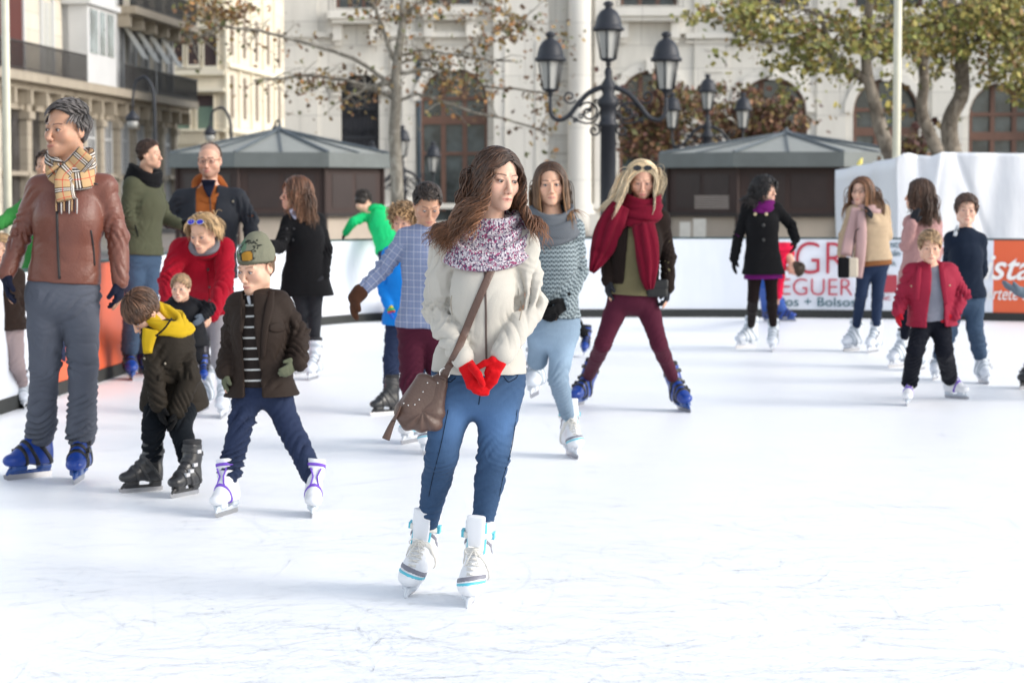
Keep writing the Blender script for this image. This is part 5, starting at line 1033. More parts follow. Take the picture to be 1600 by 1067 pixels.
def p_pinkwoman():
    P = Person('woman with brown hair in dusty pink cardigan facing away, beside boy in red jacket', 20.3,
        dict(head=(1436, 306), shl=(1423, 348, -.05), shr=(1460, 350, .1), ell=(1415, 385, -.05), elr=(1464, 392, .1), wrl=(1425, 350, -.2), wrr=(1455, 425), hal=(1428, 338, -.2), hpl=(1426, 432), hpr=(1450, 432), knl=(1419, 490), knr=(1446, 492)),
        dict(l=F_(1410, 573, -45), r=F_(1440, 578, -30)), k=1.0, hh=50, yaw=-105, skin='fair', eyes=False, scalp=(.05, .03, .02), face=1)
    P.trousers('leggings', cloth('navy_cotton', (.012, .015, .03), 'cotton'), (.078, .055, .05, .04), end=.08, wr=.003); P.top('cardigan', cloth('dusty_pink_wool', (.42, .24, .23), 'wool'), .032, t0=-.22, flare=.03, sl=(.062, .055, .048), wr=.007, neckup=.3); P.glove('l', DGREY, 1.3); P.glove('r', DGREY, 1.3)
    P.hair((.060, .032, .020), L=.33, n=900, r=.0034, curl=(.009, 44), g=.3, vol=1.06, tip=(.13, .07, .045), steps=14, face=.066, side=.7, thick=.04); P.skate('l', 'white'); P.skate('r', 'white')
def p_navyboy():
    P = Person('boy with thick brown hair in navy zip sweater and jeans, hands behind his back', 18.5,
        dict(head=(1510, 331), shl=(1487, 374), shr=(1530, 376), ell=(1482, 415, .1), elr=(1534, 422, .1), wrl=(1492, 450, .2), wrr=(1520, 452, .18), hpl=(1494, 462), hpr=(1521, 462), knl=(1480, 525), knr=(1523, 512)),
        dict(l=F_(1463, 592, -20, roll=8), r=F_(1533, 598, 6)), k=.94, hh=50, yaw=-4, roll=4, skin='pale', brow=(.04, .02, .015), eyes=False, scalp=(.04, .022, .016), neckr=.9)
    P.trousers('jeans', MDEN, (.092, .07, .066, .064), end=.07, wr=.007, fr=16); P.top('sweater', cloth('navy_wool', (.018, .030, .059), 'wool'), .028, t0=-.03, sl=(.062, .055, .045), wr=.006, neckup=.5); P.drape('shirt_collar', cloth('white_shirt', (.55, .58, .62), 'cotton'), [(1497, 352, 4), (1494, 360, 7), (1492, 369, 5)], .004, .003, 8, smooth_y=False);
    short(P, (.04, .022, .016), .06, 1000, comb=lambda q, rng: np.stack([-.5 + .3 * rng.normal(size=len(q)), np.full(len(q), -.5), np.where(q[:, 2] > .06, .2, -.9)], 1), vol=1.1, tip=(.09, .05, .035), lift=.15, hl=(.72, .69, .0), r=.0034); P.skate('l', 'white'); P.skate('r', 'white')
def p_redboy():
    P = Person('small boy in red jacket over grey shirt with red gloves, leaning forward with legs apart', 16.6,
        dict(head=(1453, 388, -.05), shl=(1425, 425), shr=(1483, 425), ell=(1412, 462, .03), elr=(1503, 460, .03), wrl=(1403, 486, -.02), wrr=(1490, 492, -.02), hal=(1401, 510, -.04), har=(1478, 505, -.04), hpl=(1443, 500, .05), hpr=(1468, 500, .05), knl=(1430, 548, -.08), knr=(1476, 548, -.08)),
        dict(l=F_(1418, 632, -12, roll=4), r=F_(1487, 622, 42, roll=-6)), k=.76, hh=52, yaw=-3, pitch=8, skin='child', brow=(.25, .16, .09), eyes=False, scalp=(.25, .15, .08), lip=(.45, .14, .13))
    P.trousers('trousers', cloth('black_sweatpants', (.012, .014, .024), 'cotton'), (.098, .08, .078, .076), end=.03, wr=.008, fr=20); P.top('grey_shirt', cloth('heather_grey', (.22, .23, .28), 'cotton'), .018, t0=.0, sl=(.05, .045, .04), neckup=.15)
    RJ = cloth('red_jacket', (.30, .018, .045), 'nylon', .65); P.top('jacket', RJ, .046, t0=-.10, flare=.045, sl=(.084, .078, .062), wr=.013, fr=15, neckup=.2, open_=opening(.05, .085, .01, .02)); P.drape('lapel', RJ, [(1437, 415, 7), (1434, 440, 9), (1433, 470, 6)], .008, .004, 12); P.drape('lapel', RJ, [(1470, 413, 7), (1474, 440, 10), (1478, 475, 6)], .008, .004, 12); buttons(P, [(1484, 446), (1474, 446)], (.5, .45, .42), .009); buttons(P, [(1424, 447)], (.5, .45, .42), .009)
    RG = cloth('red_fleece_glove', (.45, .01, .025), 'wool'); P.glove('l', RG, 1.5, .05, curl=.5); P.glove('r', RG, 1.5, .05, curl=.7); short(P, (.24, .15, .08), .055, 1200, comb=lambda q, rng: np.stack([.4 + .2 * rng.normal(size=len(q)), np.where(q[:, 2] > .06, -.9, .1), np.where(q[:, 2] > .06, .0, -.9)], 1), vol=1.04, tip=(.42, .29, .17), lift=.15, hl=(.72, .69, -.003)); P.skate('l', 'purple'); P.skate('r', 'purple')
def p_edgechild():
    P = Person('small child in pale pink trousers behind the man, cut by the left photo edge', 16.3,
        dict(head=(1, 392), shl=(-12, 436), shr=(26, 432), ell=(-20, 480), elr=(30, 474), wrl=(-18, 510), wrr=(28, 506), hpl=(-2, 515), hpr=(20, 515), knl=(-8, 575), knr=(27, 572)),
        dict(l=F_(-4, 640, -10), r=F_(36, 636, 15)), k=.78, hh=50, yaw=10, pitch=5, skin='child', brow=(.3, .2, .1), eyes=False, scalp=(.35, .22, .12))
    P.trousers('trousers', cloth('pale_pink_trousers', (.34, .27, .27), 'cotton'), (.09, .068, .06, .058), end=.06, wr=.006); P.top('coat', cloth('brown_faux_fur', (.045, .028, .022), 'wool'), .040, t0=.0, sl=(.07, .065, .055), wr=.008, neckup=.3); P.glove('r', BLACKG, 1.4); P.hair((.36, .24, .13), L=.18, n=420, r=.0045, curl=(.006, 40), g=.2, vol=1.03, tip=(.5, .36, .2), steps=10, side=.6); P.skate('l', 'white'); P.skate('r', 'white')
def p_greenadult():
    P = Person('person in green top mostly hidden behind the man in leather jacket', 17.2,
        dict(head=(72, 262), shl=(44, 322), shr=(100, 322), ell=(18, 338, .0), elr=(108, 370), wrl=(-12, 358, -.1), wrr=(110, 410), hpl=(56, 430), hpr=(90, 430), knl=(56, 510), knr=(90, 510)),
        dict(l=F_(56, 617, 0), r=F_(92, 612, 0)), k=1.0, hh=50, skin='fair', eyes=False, scalp=(.05, .03, .02))
    P.trousers('trousers', DKDEN, (.085, .06, .055, .05), end=.08); P.top('green_top', cloth('grass_green_fleece', (.05, .26, .06), 'wool'), .026, t0=-.05, sl=(.062, .055, .045), neckup=.3); short(P, (.05, .03, .02), .05, 260); P.glove('l', BLACKG, 1.3); P.skate('l', 'white'); P.skate('r', 'white')
def p_rightedge():
    P = Person('arm of a skater with grey glove reaching in from the right photo edge', 17.0,
        dict(head=(1700, 345), shl=(1668, 410), shr=(1730, 410), ell=(1640, 470), elr=(1745, 460), wrl=(1592, 455, -.05), wrr=(1740, 500), hal=(1560, 444, -.08), hpl=(1680, 510), hpr=(1715, 510), knl=(1655, 560), knr=(1720, 560)),
        dict(l=F_(1612, 606, -40), r=F_(1730, 612, 10)), k=.95, hh=52, skin='fair', eyes=False, scalp=(.05, .03, .02))
    P.trousers('trousers', DKDEN, (.085, .065, .06, .055), end=.08); P.top('grey_jacket', cloth('blue_grey_knit', (.10, .13, .17), 'wool'), .026, t0=-.05, sl=(.06, .05, .036), neckup=.3); short(P, (.05, .03, .02), .05, 200); P.glove('l', cloth('blue_grey_wool', (.14, .18, .22), 'wool'), 1.5, .04, curl=.4); P.skate('l', 'black'); P.skate('r', 'black')
def p_hiddenchild():
    P = Person('child in black with blue skates almost hidden behind girl in grey sweater', 21.5,
        dict(head=(872, 352), shl=(858, 388), shr=(888, 388), ell=(854, 420), elr=(892, 420), wrl=(856, 448), wrr=(893, 450), hpl=(864, 452), hpr=(884, 452), knl=(866, 500), knr=(896, 498)),
        dict(l=F_(868, 558, 0), r=dict(p=(913, 553), yaw=-5, dy=.2, roll=6)), k=.8, hh=36, skin='child', eyes=False, scalp=(.05, .03, .02))
    P.trousers('trousers', BLACKW, (.085, .065, .06, .055), end=.07); P.top('black_coat', BLACKW, .03, t0=-.1, sl=(.065, .055, .045), neckup=.3); short(P, (.05, .03, .02), .04, 200); P.skate('l', 'blue'); P.skate('r', 'blue')
for _f in (p_man, p_olive, p_greyman, p_redwoman, p_toddler, p_bendboy, p_beanie, p_coatwoman, p_greenchild, p_bluechild, p_checkboy, p_knitgirl, p_blonde, p_blackcoat, p_redchild, p_beige, p_pinkwoman, p_navyboy, p_redboy, p_edgechild, p_greenadult, p_rightedge, p_hiddenchild):
    if want(_f.__name__) or want('cast'): _f()
# ------------------------------------------------------------------ the place behind the rink
DKM = plain('dark_iron', (.028, .031, .040), .5, .2, .5, .2); GLS = plain('frosted_glass', (.42, .42, .40), .35, 0, .5, .05)
def stone(name, col, blocks=(1.6, .8), str_=.25, dirt=.35):
    t = NT(name); o = t.coord(); br = t.n('TexBrick'); mp = t.map(o, (1, 1, 1), (PI / 2, 0, 0)); t.l(mp, br.inputs[0]); br.inputs['Scale'].default_value = 1; br.inputs['Brick Width'].default_value = blocks[0]; br.inputs['Row Height'].default_value = blocks[1]; br.inputs['Mortar Size'].default_value = .018
    br.inputs['Color1'].default_value = (*sc3(col, 1.05), 1); br.inputs['Color2'].default_value = (*sc3(col, .92), 1); br.inputs['Mortar'].default_value = (*sc3(col, .68), 1)
    st = t.noise(t.map(o, (1.2, 1.2, .25)), 1.4, 5, .65); c = t.mix(t.math('MULTIPLY', t.ramp(st, [(.42, (0, 0, 0)), (.72, (1, 1, 1))]), dirt), br.outputs[0], sc3(col, .55)); c = t.mix(t.math('MULTIPLY', t.noise(o, 9, 4), .2), c, sc3(col, .75))
    t.bump(t.noise(o, 22, 4), str_, .03); return t.done(c, .85, 0, .2)
def glass_dark(name, col):
    t = NT(name); n = t.noise(t.coord(), .9, 3); return t.done(t.mix(t.ramp(n, [(.4, (0, 0, 0)), (.6, (1, 1, 1))]), sc3(col, .5), sc3(col, 1.8)), .12, 0, .7)
def strip(path, z0, z1, th):
    """a wall of thickness th that follows a ground path"""
    P = np.array(path); T = np.gradient(P, axis=0); N = np.stack([-T[:, 1], T[:, 0]], 1); N /= np.linalg.norm(N, axis=1)[:, None]; A = P + N * th / 2; B = P - N * th / 2; n = len(P)
    V = [(*a, z) for z in (z0, z1) for a in A] + [(*b, z) for z in (z0, z1) for b in B]; F = []
    for i in range(n - 1): F += [(i, i + 1, n + i + 1, n + i), (2 * n + i + 1, 2 * n + i, 3 * n + i, 3 * n + i + 1), (n + i, n + i + 1, 3 * n + i + 1, 3 * n + i), (i + 1, i, 2 * n + i, 2 * n + i + 1)]
    F += [(0, n, 3 * n, 2 * n), (n - 1, 3 * n - 1, 4 * n - 1, 2 * n - 1)]; m = MB(); m.V = V; m.F = F; return m
def build_barrier():
    P = np.array(BP[1:]); s = np.r_[0, np.cumsum(np.linalg.norm(np.diff(P, axis=0), axis=1))]; n = 160; x = np.linspace(0, s[-1], n); Q = np.stack([np.interp(x, s, P[:, i]) for i in (0, 1)], 1)
    for _ in range(26):
        o = Q.copy(); o[1:-1] = .25 * Q[:-2] + .5 * Q[1:-1] + .25 * Q[2:]; Q = o
    px = 800 + FP * Q[:, 0] / Q[:, 1]; H = .97
    root = empty('rink_barrier', (Q[0][0], Q[0][1], 0), 'low rink barrier with white and orange advertising banners around the ice', 'barrier'); L = np.array(root.location)
    wm = NT('banner_white'); o_ = wm.coord(); wmat = wm.done(wm.mix(wm.noise(o_, 1.3, 3), (.66, .70, .78), (.78, .80, .84)), .55, 0, .4); wm.bump(wm.noise(wm.map(o_, (1, 1, .4)), 3, 2), .25, .05)
    om = NT('banner_orange'); o2 = om.coord(); omat = om.done(om.mix(om.noise(o2, 1.3, 3), (.68, .105, .035), (.78, .15, .06)), .5, 0, .4)
    def sec(a, b): return np.where((px >= a) & (px <= b))[0]
    cuts = [(-900, 66, wmat), (66, 230, omat), (230, 620, wmat), (620, 1185, wmat), (1185, 1534, wmat), (1534, 1e9, omat)]
    for a, b, m in cuts:
        i = sec(a, b)
        if len(i) < 2: continue
        j0, j1 = i[0], min(n - 1, i[-1] + 1); q = Q[j0:j1 + 1]; strip(q, .10, H, .05).build('banner', m, root, L)
    strip(Q + 0, -.02, .10, .075).build('kick_strip', plain('kick_rubber', (.035, .037, .036), .8, 0, .3, .3, 3), root, L)
    strip(Q, H, H + .022, .06).build('top_rail', plain('rail_green', (.02, .05, .05), .5), root, L)
    def yat(pxx):
        i = np.argsort(px); return float(np.interp(pxx, px[i], Q[i, 1]))
    def text(tx, x0, x1, yb, yt, col, shear=0, bold=0, m=None):
        cu = bpy.data.curves.new('t', 'FONT'); cu.body = tx; cu.extrude = .01; cu.shear = shear; cu.offset = bold; ob = bpy.data.objects.new('t', cu); COL.objects.link(ob); bpy.context.view_layer.update()
        me = bpy.data.meshes.new_from_object(ob.evaluated_get(bpy.context.evaluated_depsgraph_get())); bpy.data.objects.remove(ob)
        V = np.array([v.co[:] for v in me.vertices]); F = [tuple(p.vertices) for p in me.polygons]; bpy.data.meshes.remove(me)
        y0, y1 = yat(x0), yat(x1); a = at(x0, yb, y0 - .045); b = at(x1, yb, y1 - .045); h = at(x0, yt, y0 - .045)[2] - a[2]
        caps = max(V[:, 1].max(), .01); u = (V[:, 0] - V[:, 0].min()) / (V[:, 0].max() - V[:, 0].min()); W = a[None] * (1 - u)[:, None] + b[None] * u[:, None]; W[:, 2] = a[2] + V[:, 1] / caps * h; W[:, 1] -= V[:, 2] * .5
        mkobj('lettering', W, F, plain('letter_%s' % m, col, .5, 0, .3, .05), root, L, smooth=False)
    red, teal, wh = (.42, .035, .06), (.03, .11, .14), (.85, .83, .80)
    text('GR', 1243, 1322, 428, 378, red, m='red', bold=-.012); text('EGUER', 1221, 1332, 461, 435, sc3(red, 1.1), m='red2', bold=-.012); text('tos + Bolsos', 1219, 1337, 478, 464, teal, m='teal')
    text('NCIA', 1391, 1412, 387, 379, teal, m='teal'); text('sán', 1391, 1406, 400, 391, teal, m='teal'); text('lo,', 1391, 1400, 415, 406, teal, m='teal'); text('NC', 1378, 1392, 469, 463, red, m='red')
    a, b = at(1378, 457, yat(1378) - .04), at(1408, 430, yat(1408) - .04); MB().box(((a + b) / 2), (abs(b[0] - a[0]) / 2, .006, abs(b[2] - a[2]) / 2)).build('red_panel', plain('panel_red', (.35, .03, .05), .5), root, L)
    text('ista', 1537, 1612, 436, 399, wh, .35, .012, m='white'); text('iértete en', 1537, 1616, 468, 449, wh, .3, .0, m='white')
    for (x0, x1, y0, y1, c) in ((92, 104, 505, 575, (.10, .10, .115)), (97, 101, 512, 540, (.75, .68, .05)), (163, 167, 490, 510, (.05, .15, .6)), (171, 175, 515, 526, (.08, .35, .7)), (158, 172, 430, 500, (.72, .35, .28))):
        k = .046 if c[0] > .5 and c[1] > .5 else .036
        A = lambda x, y: at(x, y, yat(x) - k); m = MB(); q = [A(x0, y1), A(x1, y1 - 4), A(x1, y0 - 4), A(x0, y0)]; d = V3(-.012, .012, 0); m.V = [tuple(p) for p in q] + [tuple(p + d) for p in q]; m.F = [(0, 1, 2, 3), (7, 6, 5, 4), (0, 4, 5, 1), (1, 5, 6, 2), (2, 6, 7, 3), (3, 7, 4, 0)]; m.build('printed_mark', plain('print_%.2f_%.2f' % c[:2], c, .5), root, L)
build_barrier()
def kiosk(cx, Y, R, zp, label, rot):
    c = at(cx, 300, Y); c[2] = 0; root = empty('kiosk', c, label, 'kiosk'); N = 8; ze = 2.50; zb = 2.16
    pt = lambda i, r, z: V3(c[0] + r * math.cos(rot + 2 * PI * i / N), c[1] + r * math.sin(rot + 2 * PI * i / N), z)
    rm = NT('roof_zinc'); ro = rm.coord(); roof = rm.done(rm.mix(rm.noise(rm.map(ro, (1, 1, 1)), 3, 5, .6), (.25, .265, .245), (.37, .375, .345)), .6, .05, .5) if 'roof_zinc' not in _MC else _MC['roof_zinc']; _MC['roof_zinc'] = roof
    m = MB()
    for i in range(N): m.quad([pt(i, R, ze), pt(i + 1, R, ze), pt(0, 0, zp)])
    m.quad([pt(i, R, ze - .02) for i in range(N)][::-1]); rf = m.build('roof', roof, root, c)
    m = MB()
    for i in range(N): m.quad([pt(i, R + .03, zb), pt(i + 1, R + .03, zb), pt(i + 1, R + .03, ze + .03), pt(i, R + .03, ze + .03)]); m.quad([pt(i, R + .03, ze + .03), pt(i + 1, R + .03, ze + .03), pt(i + 1, R - .02, ze + .03), pt(i, R - .02, ze + .03)])
    m.quad([pt(i, R, zb) for i in range(N)][::-1]); m.build('fascia', plain('fascia_zinc', (.16, .18, .18), .5, .2, .5, .25, 2), root, c)
    for i in range(N):
        MB().tube([(pt(i, R, ze + .03) + pt(i + 1, R, ze + .03)) / 2, pt(i, .05, zp + .02)], .025, 5).build('roof_seam', plain('ridge_zinc', (.09, .11, .125), .5), rf, c)
        MB().tube([pt(i, R, ze + .03), pt(i, .05, zp + .02)], .045, 5).build('roof_ridge', plain('ridge_zinc', (.09, .11, .125), .5), rf, c)
    MB().lathe(pt(0, 0, zp - .03), [(.16, 0), (.16, .08), (.05, .13), (.03, .2)], 10).build('finial', plain('ridge_zinc', (.09, .11, .125), .5), rf, c)
    rw = R * .93; bw = plain('kiosk_brown', (.050, .030, .027), .6, 0, .4, .25, 1.5); m = MB()
    for i in range(N): m.quad([pt(i, rw, .98), pt(i + 1, rw, .98), pt(i + 1, rw, zb + .02), pt(i, rw, zb + .02)])
    m.build('wall', bw, root, c); m = MB()
    for i in range(N): m.quad([pt(i, rw - .05, -.1), pt(i + 1, rw - .05, -.1), pt(i + 1, rw - .05, .98), pt(i, rw - .05, .98)])
    m.build('counter_front', plain('kiosk_beige', (.50, .43, .36), .7, 0, .3, .12, 2), root, c)
    m = MB()
    for i in range(N):
        a, b = pt(i, rw + .10, 1.0), pt(i + 1, rw + .10, 1.0); m.quad([a - V3(0, 0, .07), b - V3(0, 0, .07), b + V3(0, 0, .03), a + V3(0, 0, .03)]); m.quad([a + V3(0, 0, .03), b + V3(0, 0, .03), pt(i + 1, rw - .02, 1.03), pt(i, rw - .02, 1.03)])
    m.build('ledge', plain('kiosk_ledge', (.022, .016, .016), .5), root, c); m = MB()
    for i in range(N): m.tube([pt(i, rw + .02, -.05), pt(i, rw + .02, zb)], .06, 6)
    for i in range(N): m2 = MB().tube([pt(i, rw + .02, -.05), pt(i, rw + .02, zb)], .06, 6).build('corner_post', bw, root, c)
    for i in range(N):
        a, b = pt(i, rw + .012, 0), pt(i + 1, rw + .012, 0); mid = (a + b) / 2
        if mid[1] > c[1]: continue
        for u0, u1 in ((.12, .47), (.53, .88)):
            p, q = lerp(a, b, u0), lerp(a, b, u1); MB().quad([p + V3(0, 0, 1.15), q + V3(0, 0, 1.15), q + V3(0, 0, 2.0), p + V3(0, 0, 2.0)]).build('shutter', plain('kiosk_shutter', (.034, .021, .020), .5, 0, .5, .35, 2), root, c)
    return root, c
kiosk(437, 60, 3.02, 3.14, 'octagonal brown kiosk with grey zinc roof at the left', PI / 8 + .12)
kr, kc = kiosk(1228, 60, 3.5, 3.05, 'octagonal brown kiosk with grey zinc roof beside the white tarpaulin', PI / 8 - .1)
m = MB()
for i in range(6): p = at(1112, 307 + i * 3.6, 56.55); m.box(p, (.42, .012, .018))
tag(m.build('vent', plain('vent_grey', (.20, .18, .17), .6), kr, kc)) ; m.V
for x0, x1, y0, y1 in ((1062, 1079, 347, 371), (1083, 1103, 342, 371)):
    a, b = at(x0, y1, 56.6), at(x1, y0, 56.6); c = (a + b) / 2; MB().box(c, ((b[0] - a[0]) / 2, .02, (b[2] - a[2]) / 2)).build('notice_board', plain('notice_white', (.5, .5, .48), .6), kr, kc)
def lantern(c, s, parent, L):
    """lantern whose glass bottom sits at c; s scales"""
    f = MB(); f.lathe(c, [(.02 * s, -.12 * s), (.05 * s, -.08 * s), (.03 * s, -.05 * s), (.12 * s, -.01 * s), (.125 * s, .015 * s)], 10)
    h_ = MB(); h_.lathe(c + V3(0, 0, .44 * s), [(.20 * s, -.01), (.245 * s, .0), (.245 * s, .05 * s), (.21 * s, .07 * s), (.205 * s, .12 * s), (.18 * s, .22 * s), (.13 * s, .30 * s), (.06 * s, .345 * s), (.05 * s, .37 * s), (.085 * s, .40 * s), (.07 * s, .44 * s), (.02 * s, .46 * s)], 16)
    o = f.build('lantern', DKM, parent, L, True); h_.build('lantern_hood', DKM, o, L, True)
    for i in range(6):
        a = i * PI / 3 + .3; d = V3(math.cos(a), math.sin(a), 0); MB().tube([c + d * .125 * s, c + d * .195 * s + V3(0, 0, .44 * s)], .012 * s, 5).build('lantern_rib', DKM, o, L, True)
    g = MB(); g.lathe(c, [(.115 * s, .012), (.182 * s, .43 * s)], 6); g.build('glass', GLS, o, L)
def spiral(c, r0, r1, turns, a0, sx=1, n=26): return [c + V3(sx * (lerp(r0, r1, t)) * math.cos(a0 + turns * 2 * PI * t), 0, lerp(r0, r1, t) * math.sin(a0 + turns * 2 * PI * t)) for t in np.linspace(0, 1, n)]
def triple_lamp(x, Y, ytop, s, label, zpole):
    b = at(x, 300, Y); b[2] = 0; root = empty('street_lamp', b, label, 'street lamp', 'cast iron street lamps'); top = at(x, ytop, Y)[2]; zl = top - .90 * s
    m = MB(); m.lathe(b, [(.34 * s, 0), (.34 * s, .25), (.22 * s, .35), (.20 * s, .8), (.15 * s, .9), (.125 * s, 1.0), (.12 * s, zl - 1.05 * s), (.15 * s, zl - 1.03 * s), (.15 * s, zl - .98 * s), (.125 * s, zl - .96 * s), (.13 * s, zl - .75 * s), (.16 * s, zl - .72 * s), (.16 * s, zl - .62 * s), (.09 * s, zl - .55 * s), (.11 * s, zl - .45 * s), (.11 * s, zl - .38 * s), (.05 * s, zl - .28 * s), (.065 * s, zl - .20 * s), (.04 * s, zl - .12 * s)], 16)
    m.build('pole', DKM, root, b, True); lantern(b + V3(0, 0, zl), s, root, b)
    for sx in (-1, 1):
        q = lambda u, w: b + V3(sx * u * s, 0, zl + w * s); a = MB(); pts = smoothpath([q(.07, -.42), q(.30, -.50), (q(.50, -.72)), q(.62, -.90), q(.80, -.96), q(.90, -.84), q(.90, -.66), q(.90, -.58)], 30); a.tube(pts, [.045 * s - .018 * s * t for t in np.linspace(0, 1, 30)], 7)
        a.tube(spiral(q(.30, -.82), .17 * s, .03 * s, 1.4, .5, sx), .018 * s, 5).tube(spiral(q(.60, -.58), .11 * s, .02 * s, 1.3, 3.6, sx), .016 * s, 5).tube(spiral(q(.22, -1.10), .10 * s, .02 * s, 1.3, 1.6, sx), .016 * s, 5).tube(smoothpath([q(.10, -.75), q(.20, -.98), q(.38, -1.0), q(.62, -.86)], 14), .016 * s, 5)
        for k in range(5): p = q(.18 + .08 * k, -.66 - .07 * k); a.tube(spiral(p, .045 * s, .012 * s, 1.1, k * 1.3, sx, 10), .014 * s, 4)
        a.build('arm', DKM, root, b, True); lantern(q(.90, -.47), s, root, b)
triple_lamp(950, 36, 2, 1.0, 'tall dark iron street lamp with three lanterns standing in the middle', 2.7)
triple_lamp(1105, 66, 116, 1.12, 'three lantern street lamp behind the kiosk on the right', 2)
triple_lamp(629, 68, 196, 1.0, 'three lantern street lamp beside the trunk of the thin plane tree', 2)
def goose(x, Y, xl, yl, ytop, s, label):
    b = at(x, 300, Y); b[2] = 0; e = at(xl, yl, Y); zt = at(x, ytop, Y)[2]; root = empty('globe_lamp', b, label, 'street lamp', 'gooseneck street lamps'); m = MB(); m.tube(smoothpath([b, V3(b[0], b[1], zt * .6), V3(b[0], b[1], zt - .4), V3(lerp(b[0], e[0], .4), b[1], zt), V3(lerp(b[0], e[0], .9), b[1], zt - .15), e + V3(0, 0, .35 * s)], 30), [.06 - .03 * t for t in np.linspace(0, 1, 30)], 8).build('post', DKM, root, b, True)
    MB().lathe(e, [(.18 * s, 0), (.24 * s, .05 * s), (.22 * s, .16 * s), (.10 * s, .30 * s), (.04 * s, .38 * s)], 14).build('lamp_cap', DKM, root, b, True); MB().ball(e + V3(0, 0, -.06 * s), .19 * s, 12).build('globe', GLS, root, b, True)
goose(243, 62, 207, 190, 118, .8, 'gooseneck lamp with white globe above the man in olive jacket'); goose(362, 70, 328, 212, 166, .8, 'gooseneck lamp with curled arm above the balding man'); goose(440, 86, 430, 203, 186, .5, 'small gooseneck lamp between the cream building and the white facade')
for x, y1, Y, lb in ((12, -60, 24, 'cream flag pole behind the man in leather jacket'), (1400, -60, 33.5, 'cream flag pole rising above the white tarpaulin')):
    b = at(x, 300, Y); b[2] = 0; t_ = at(x, y1, Y); r = 6.3 / (FP / Y); rt = empty('flag_pole', b, lb, 'pole'); MB().lathe(b, [(r, .05), (r, t_[2] * .5), (r * .97, t_[2] + 2)], 14).build('shaft', plain('pole_cream', (.62, .60, .48), .45), rt, b, True); MB().lathe(b, [(r * 2.2, 0), (r * 2.2, .05), (r * 1.2, .09)], 14).build('base', plain('pole_base', (.3, .3, .28), .6), rt, b, True)
# ---- white tarpaulin enclosure on the right
def tarp():
    Y = 33; b = at(1500, 300, Y); b[2] = 0; root = empty('tarpaulin', b, 'white tarpaulin screen with loose folds at the right behind the barrier', 'tarpaulin'); t = NT('tarp_white'); o = t.coord(); t.bump(t.noise(t.map(o, (2, 2, .7)), 1.6, 3), .3, .08); tm = t.done(t.mix(t.noise(o, 1, 3), (.78, .81, .88), (.86, .88, .92)), .5, 0, .35)
    tops = [(1400, 246), (1410, 240), (1420, 239), (1432, 242), (1455, 244), (1464, 240), (1470, 238), (1530, 239), (1600, 240), (1700, 241)]; n, k = 150, 40; xs = np.linspace(1400, 1700, n); ty = np.interp(xs, [a for a, _ in tops], [c for _, c in tops]); V = []
    for j in range(k):
        f = j / (k - 1)
        for i in range(n):
            zt = at(xs[i], ty[i], Y)[2]; z = lerp(zt, 0, f); x = (xs[i] - 800) / FP * Y; dy = .02 * math.sin(xs[i] * .11 + 2 * f) * (1 - f) + .03 * math.sin((xs[i] - 1400) * .045 + f * 4) + .10 * .5 * math.exp(-((xs[i] - 1432 - f * 45) / 8) ** 2) * (1 - f) - .04 * math.exp(-((xs[i] - 1466 + f * 40) / 6) ** 2) * (1 - f) + .025 * math.exp(-((xs[i] - 1490 - f * 90) / 7) ** 2); V.append((x, Y + dy, z))
    V = np.array(V); V2 = V + V3(0, .02, 0); F = []
    for j in range(k - 1):
        for i in range(n - 1): a = j * n + i; F += [(a, a + n, a + n + 1, a + 1), (n * k + a, n * k + a + 1, n * k + a + n + 1, n * k + a + n)]
    for i in range(n - 1): F.append((i, i + 1, n * k + i + 1, n * k + i))
    mkobj('front_sheet', np.concatenate([V, V2]), F, tm, root, b); V = []; F = []; n = 30
    for j in range(12):
        f = j / 11
        for i in range(n):
            u = i / (n - 1); p = lerp(at(1401, lerp(246, 300, 0), Y), at(1308, 266, 37.5), u); z = lerp(lerp(at(1401, 246, Y)[2], at(1308, 266, 37.5)[2], u), 0, f); V.append((p[0] + .03 * math.sin(u * 17 + f * 3), p[1] + .05 * math.sin(u * 9), z))
    V = np.array(V); nn = len(V)
    for j in range(11):
        for i in range(n - 1): a = j * n + i; F += [(a, a + 1, a + n + 1, a + n), (nn + a, nn + a + n, nn + a + n + 1, nn + a + 1)]
    for i in range(n - 1): F.append((i + 1, i, nn + i, nn + i + 1))
    mkobj('side_sheet', np.concatenate([V, V + V3(.015, .015, 0)]), F, tm, root, b)
    v = at(1340, 262, 36.2); c = MB(); c.tube([v, v + V3(.04, 0, .08), v + V3(.07, 0, .15)], [.03, .045, .01], 6).build('tied_corner', plain('yellow_tie', (.7, .6, .15), .5), root, b, True)
tarp()
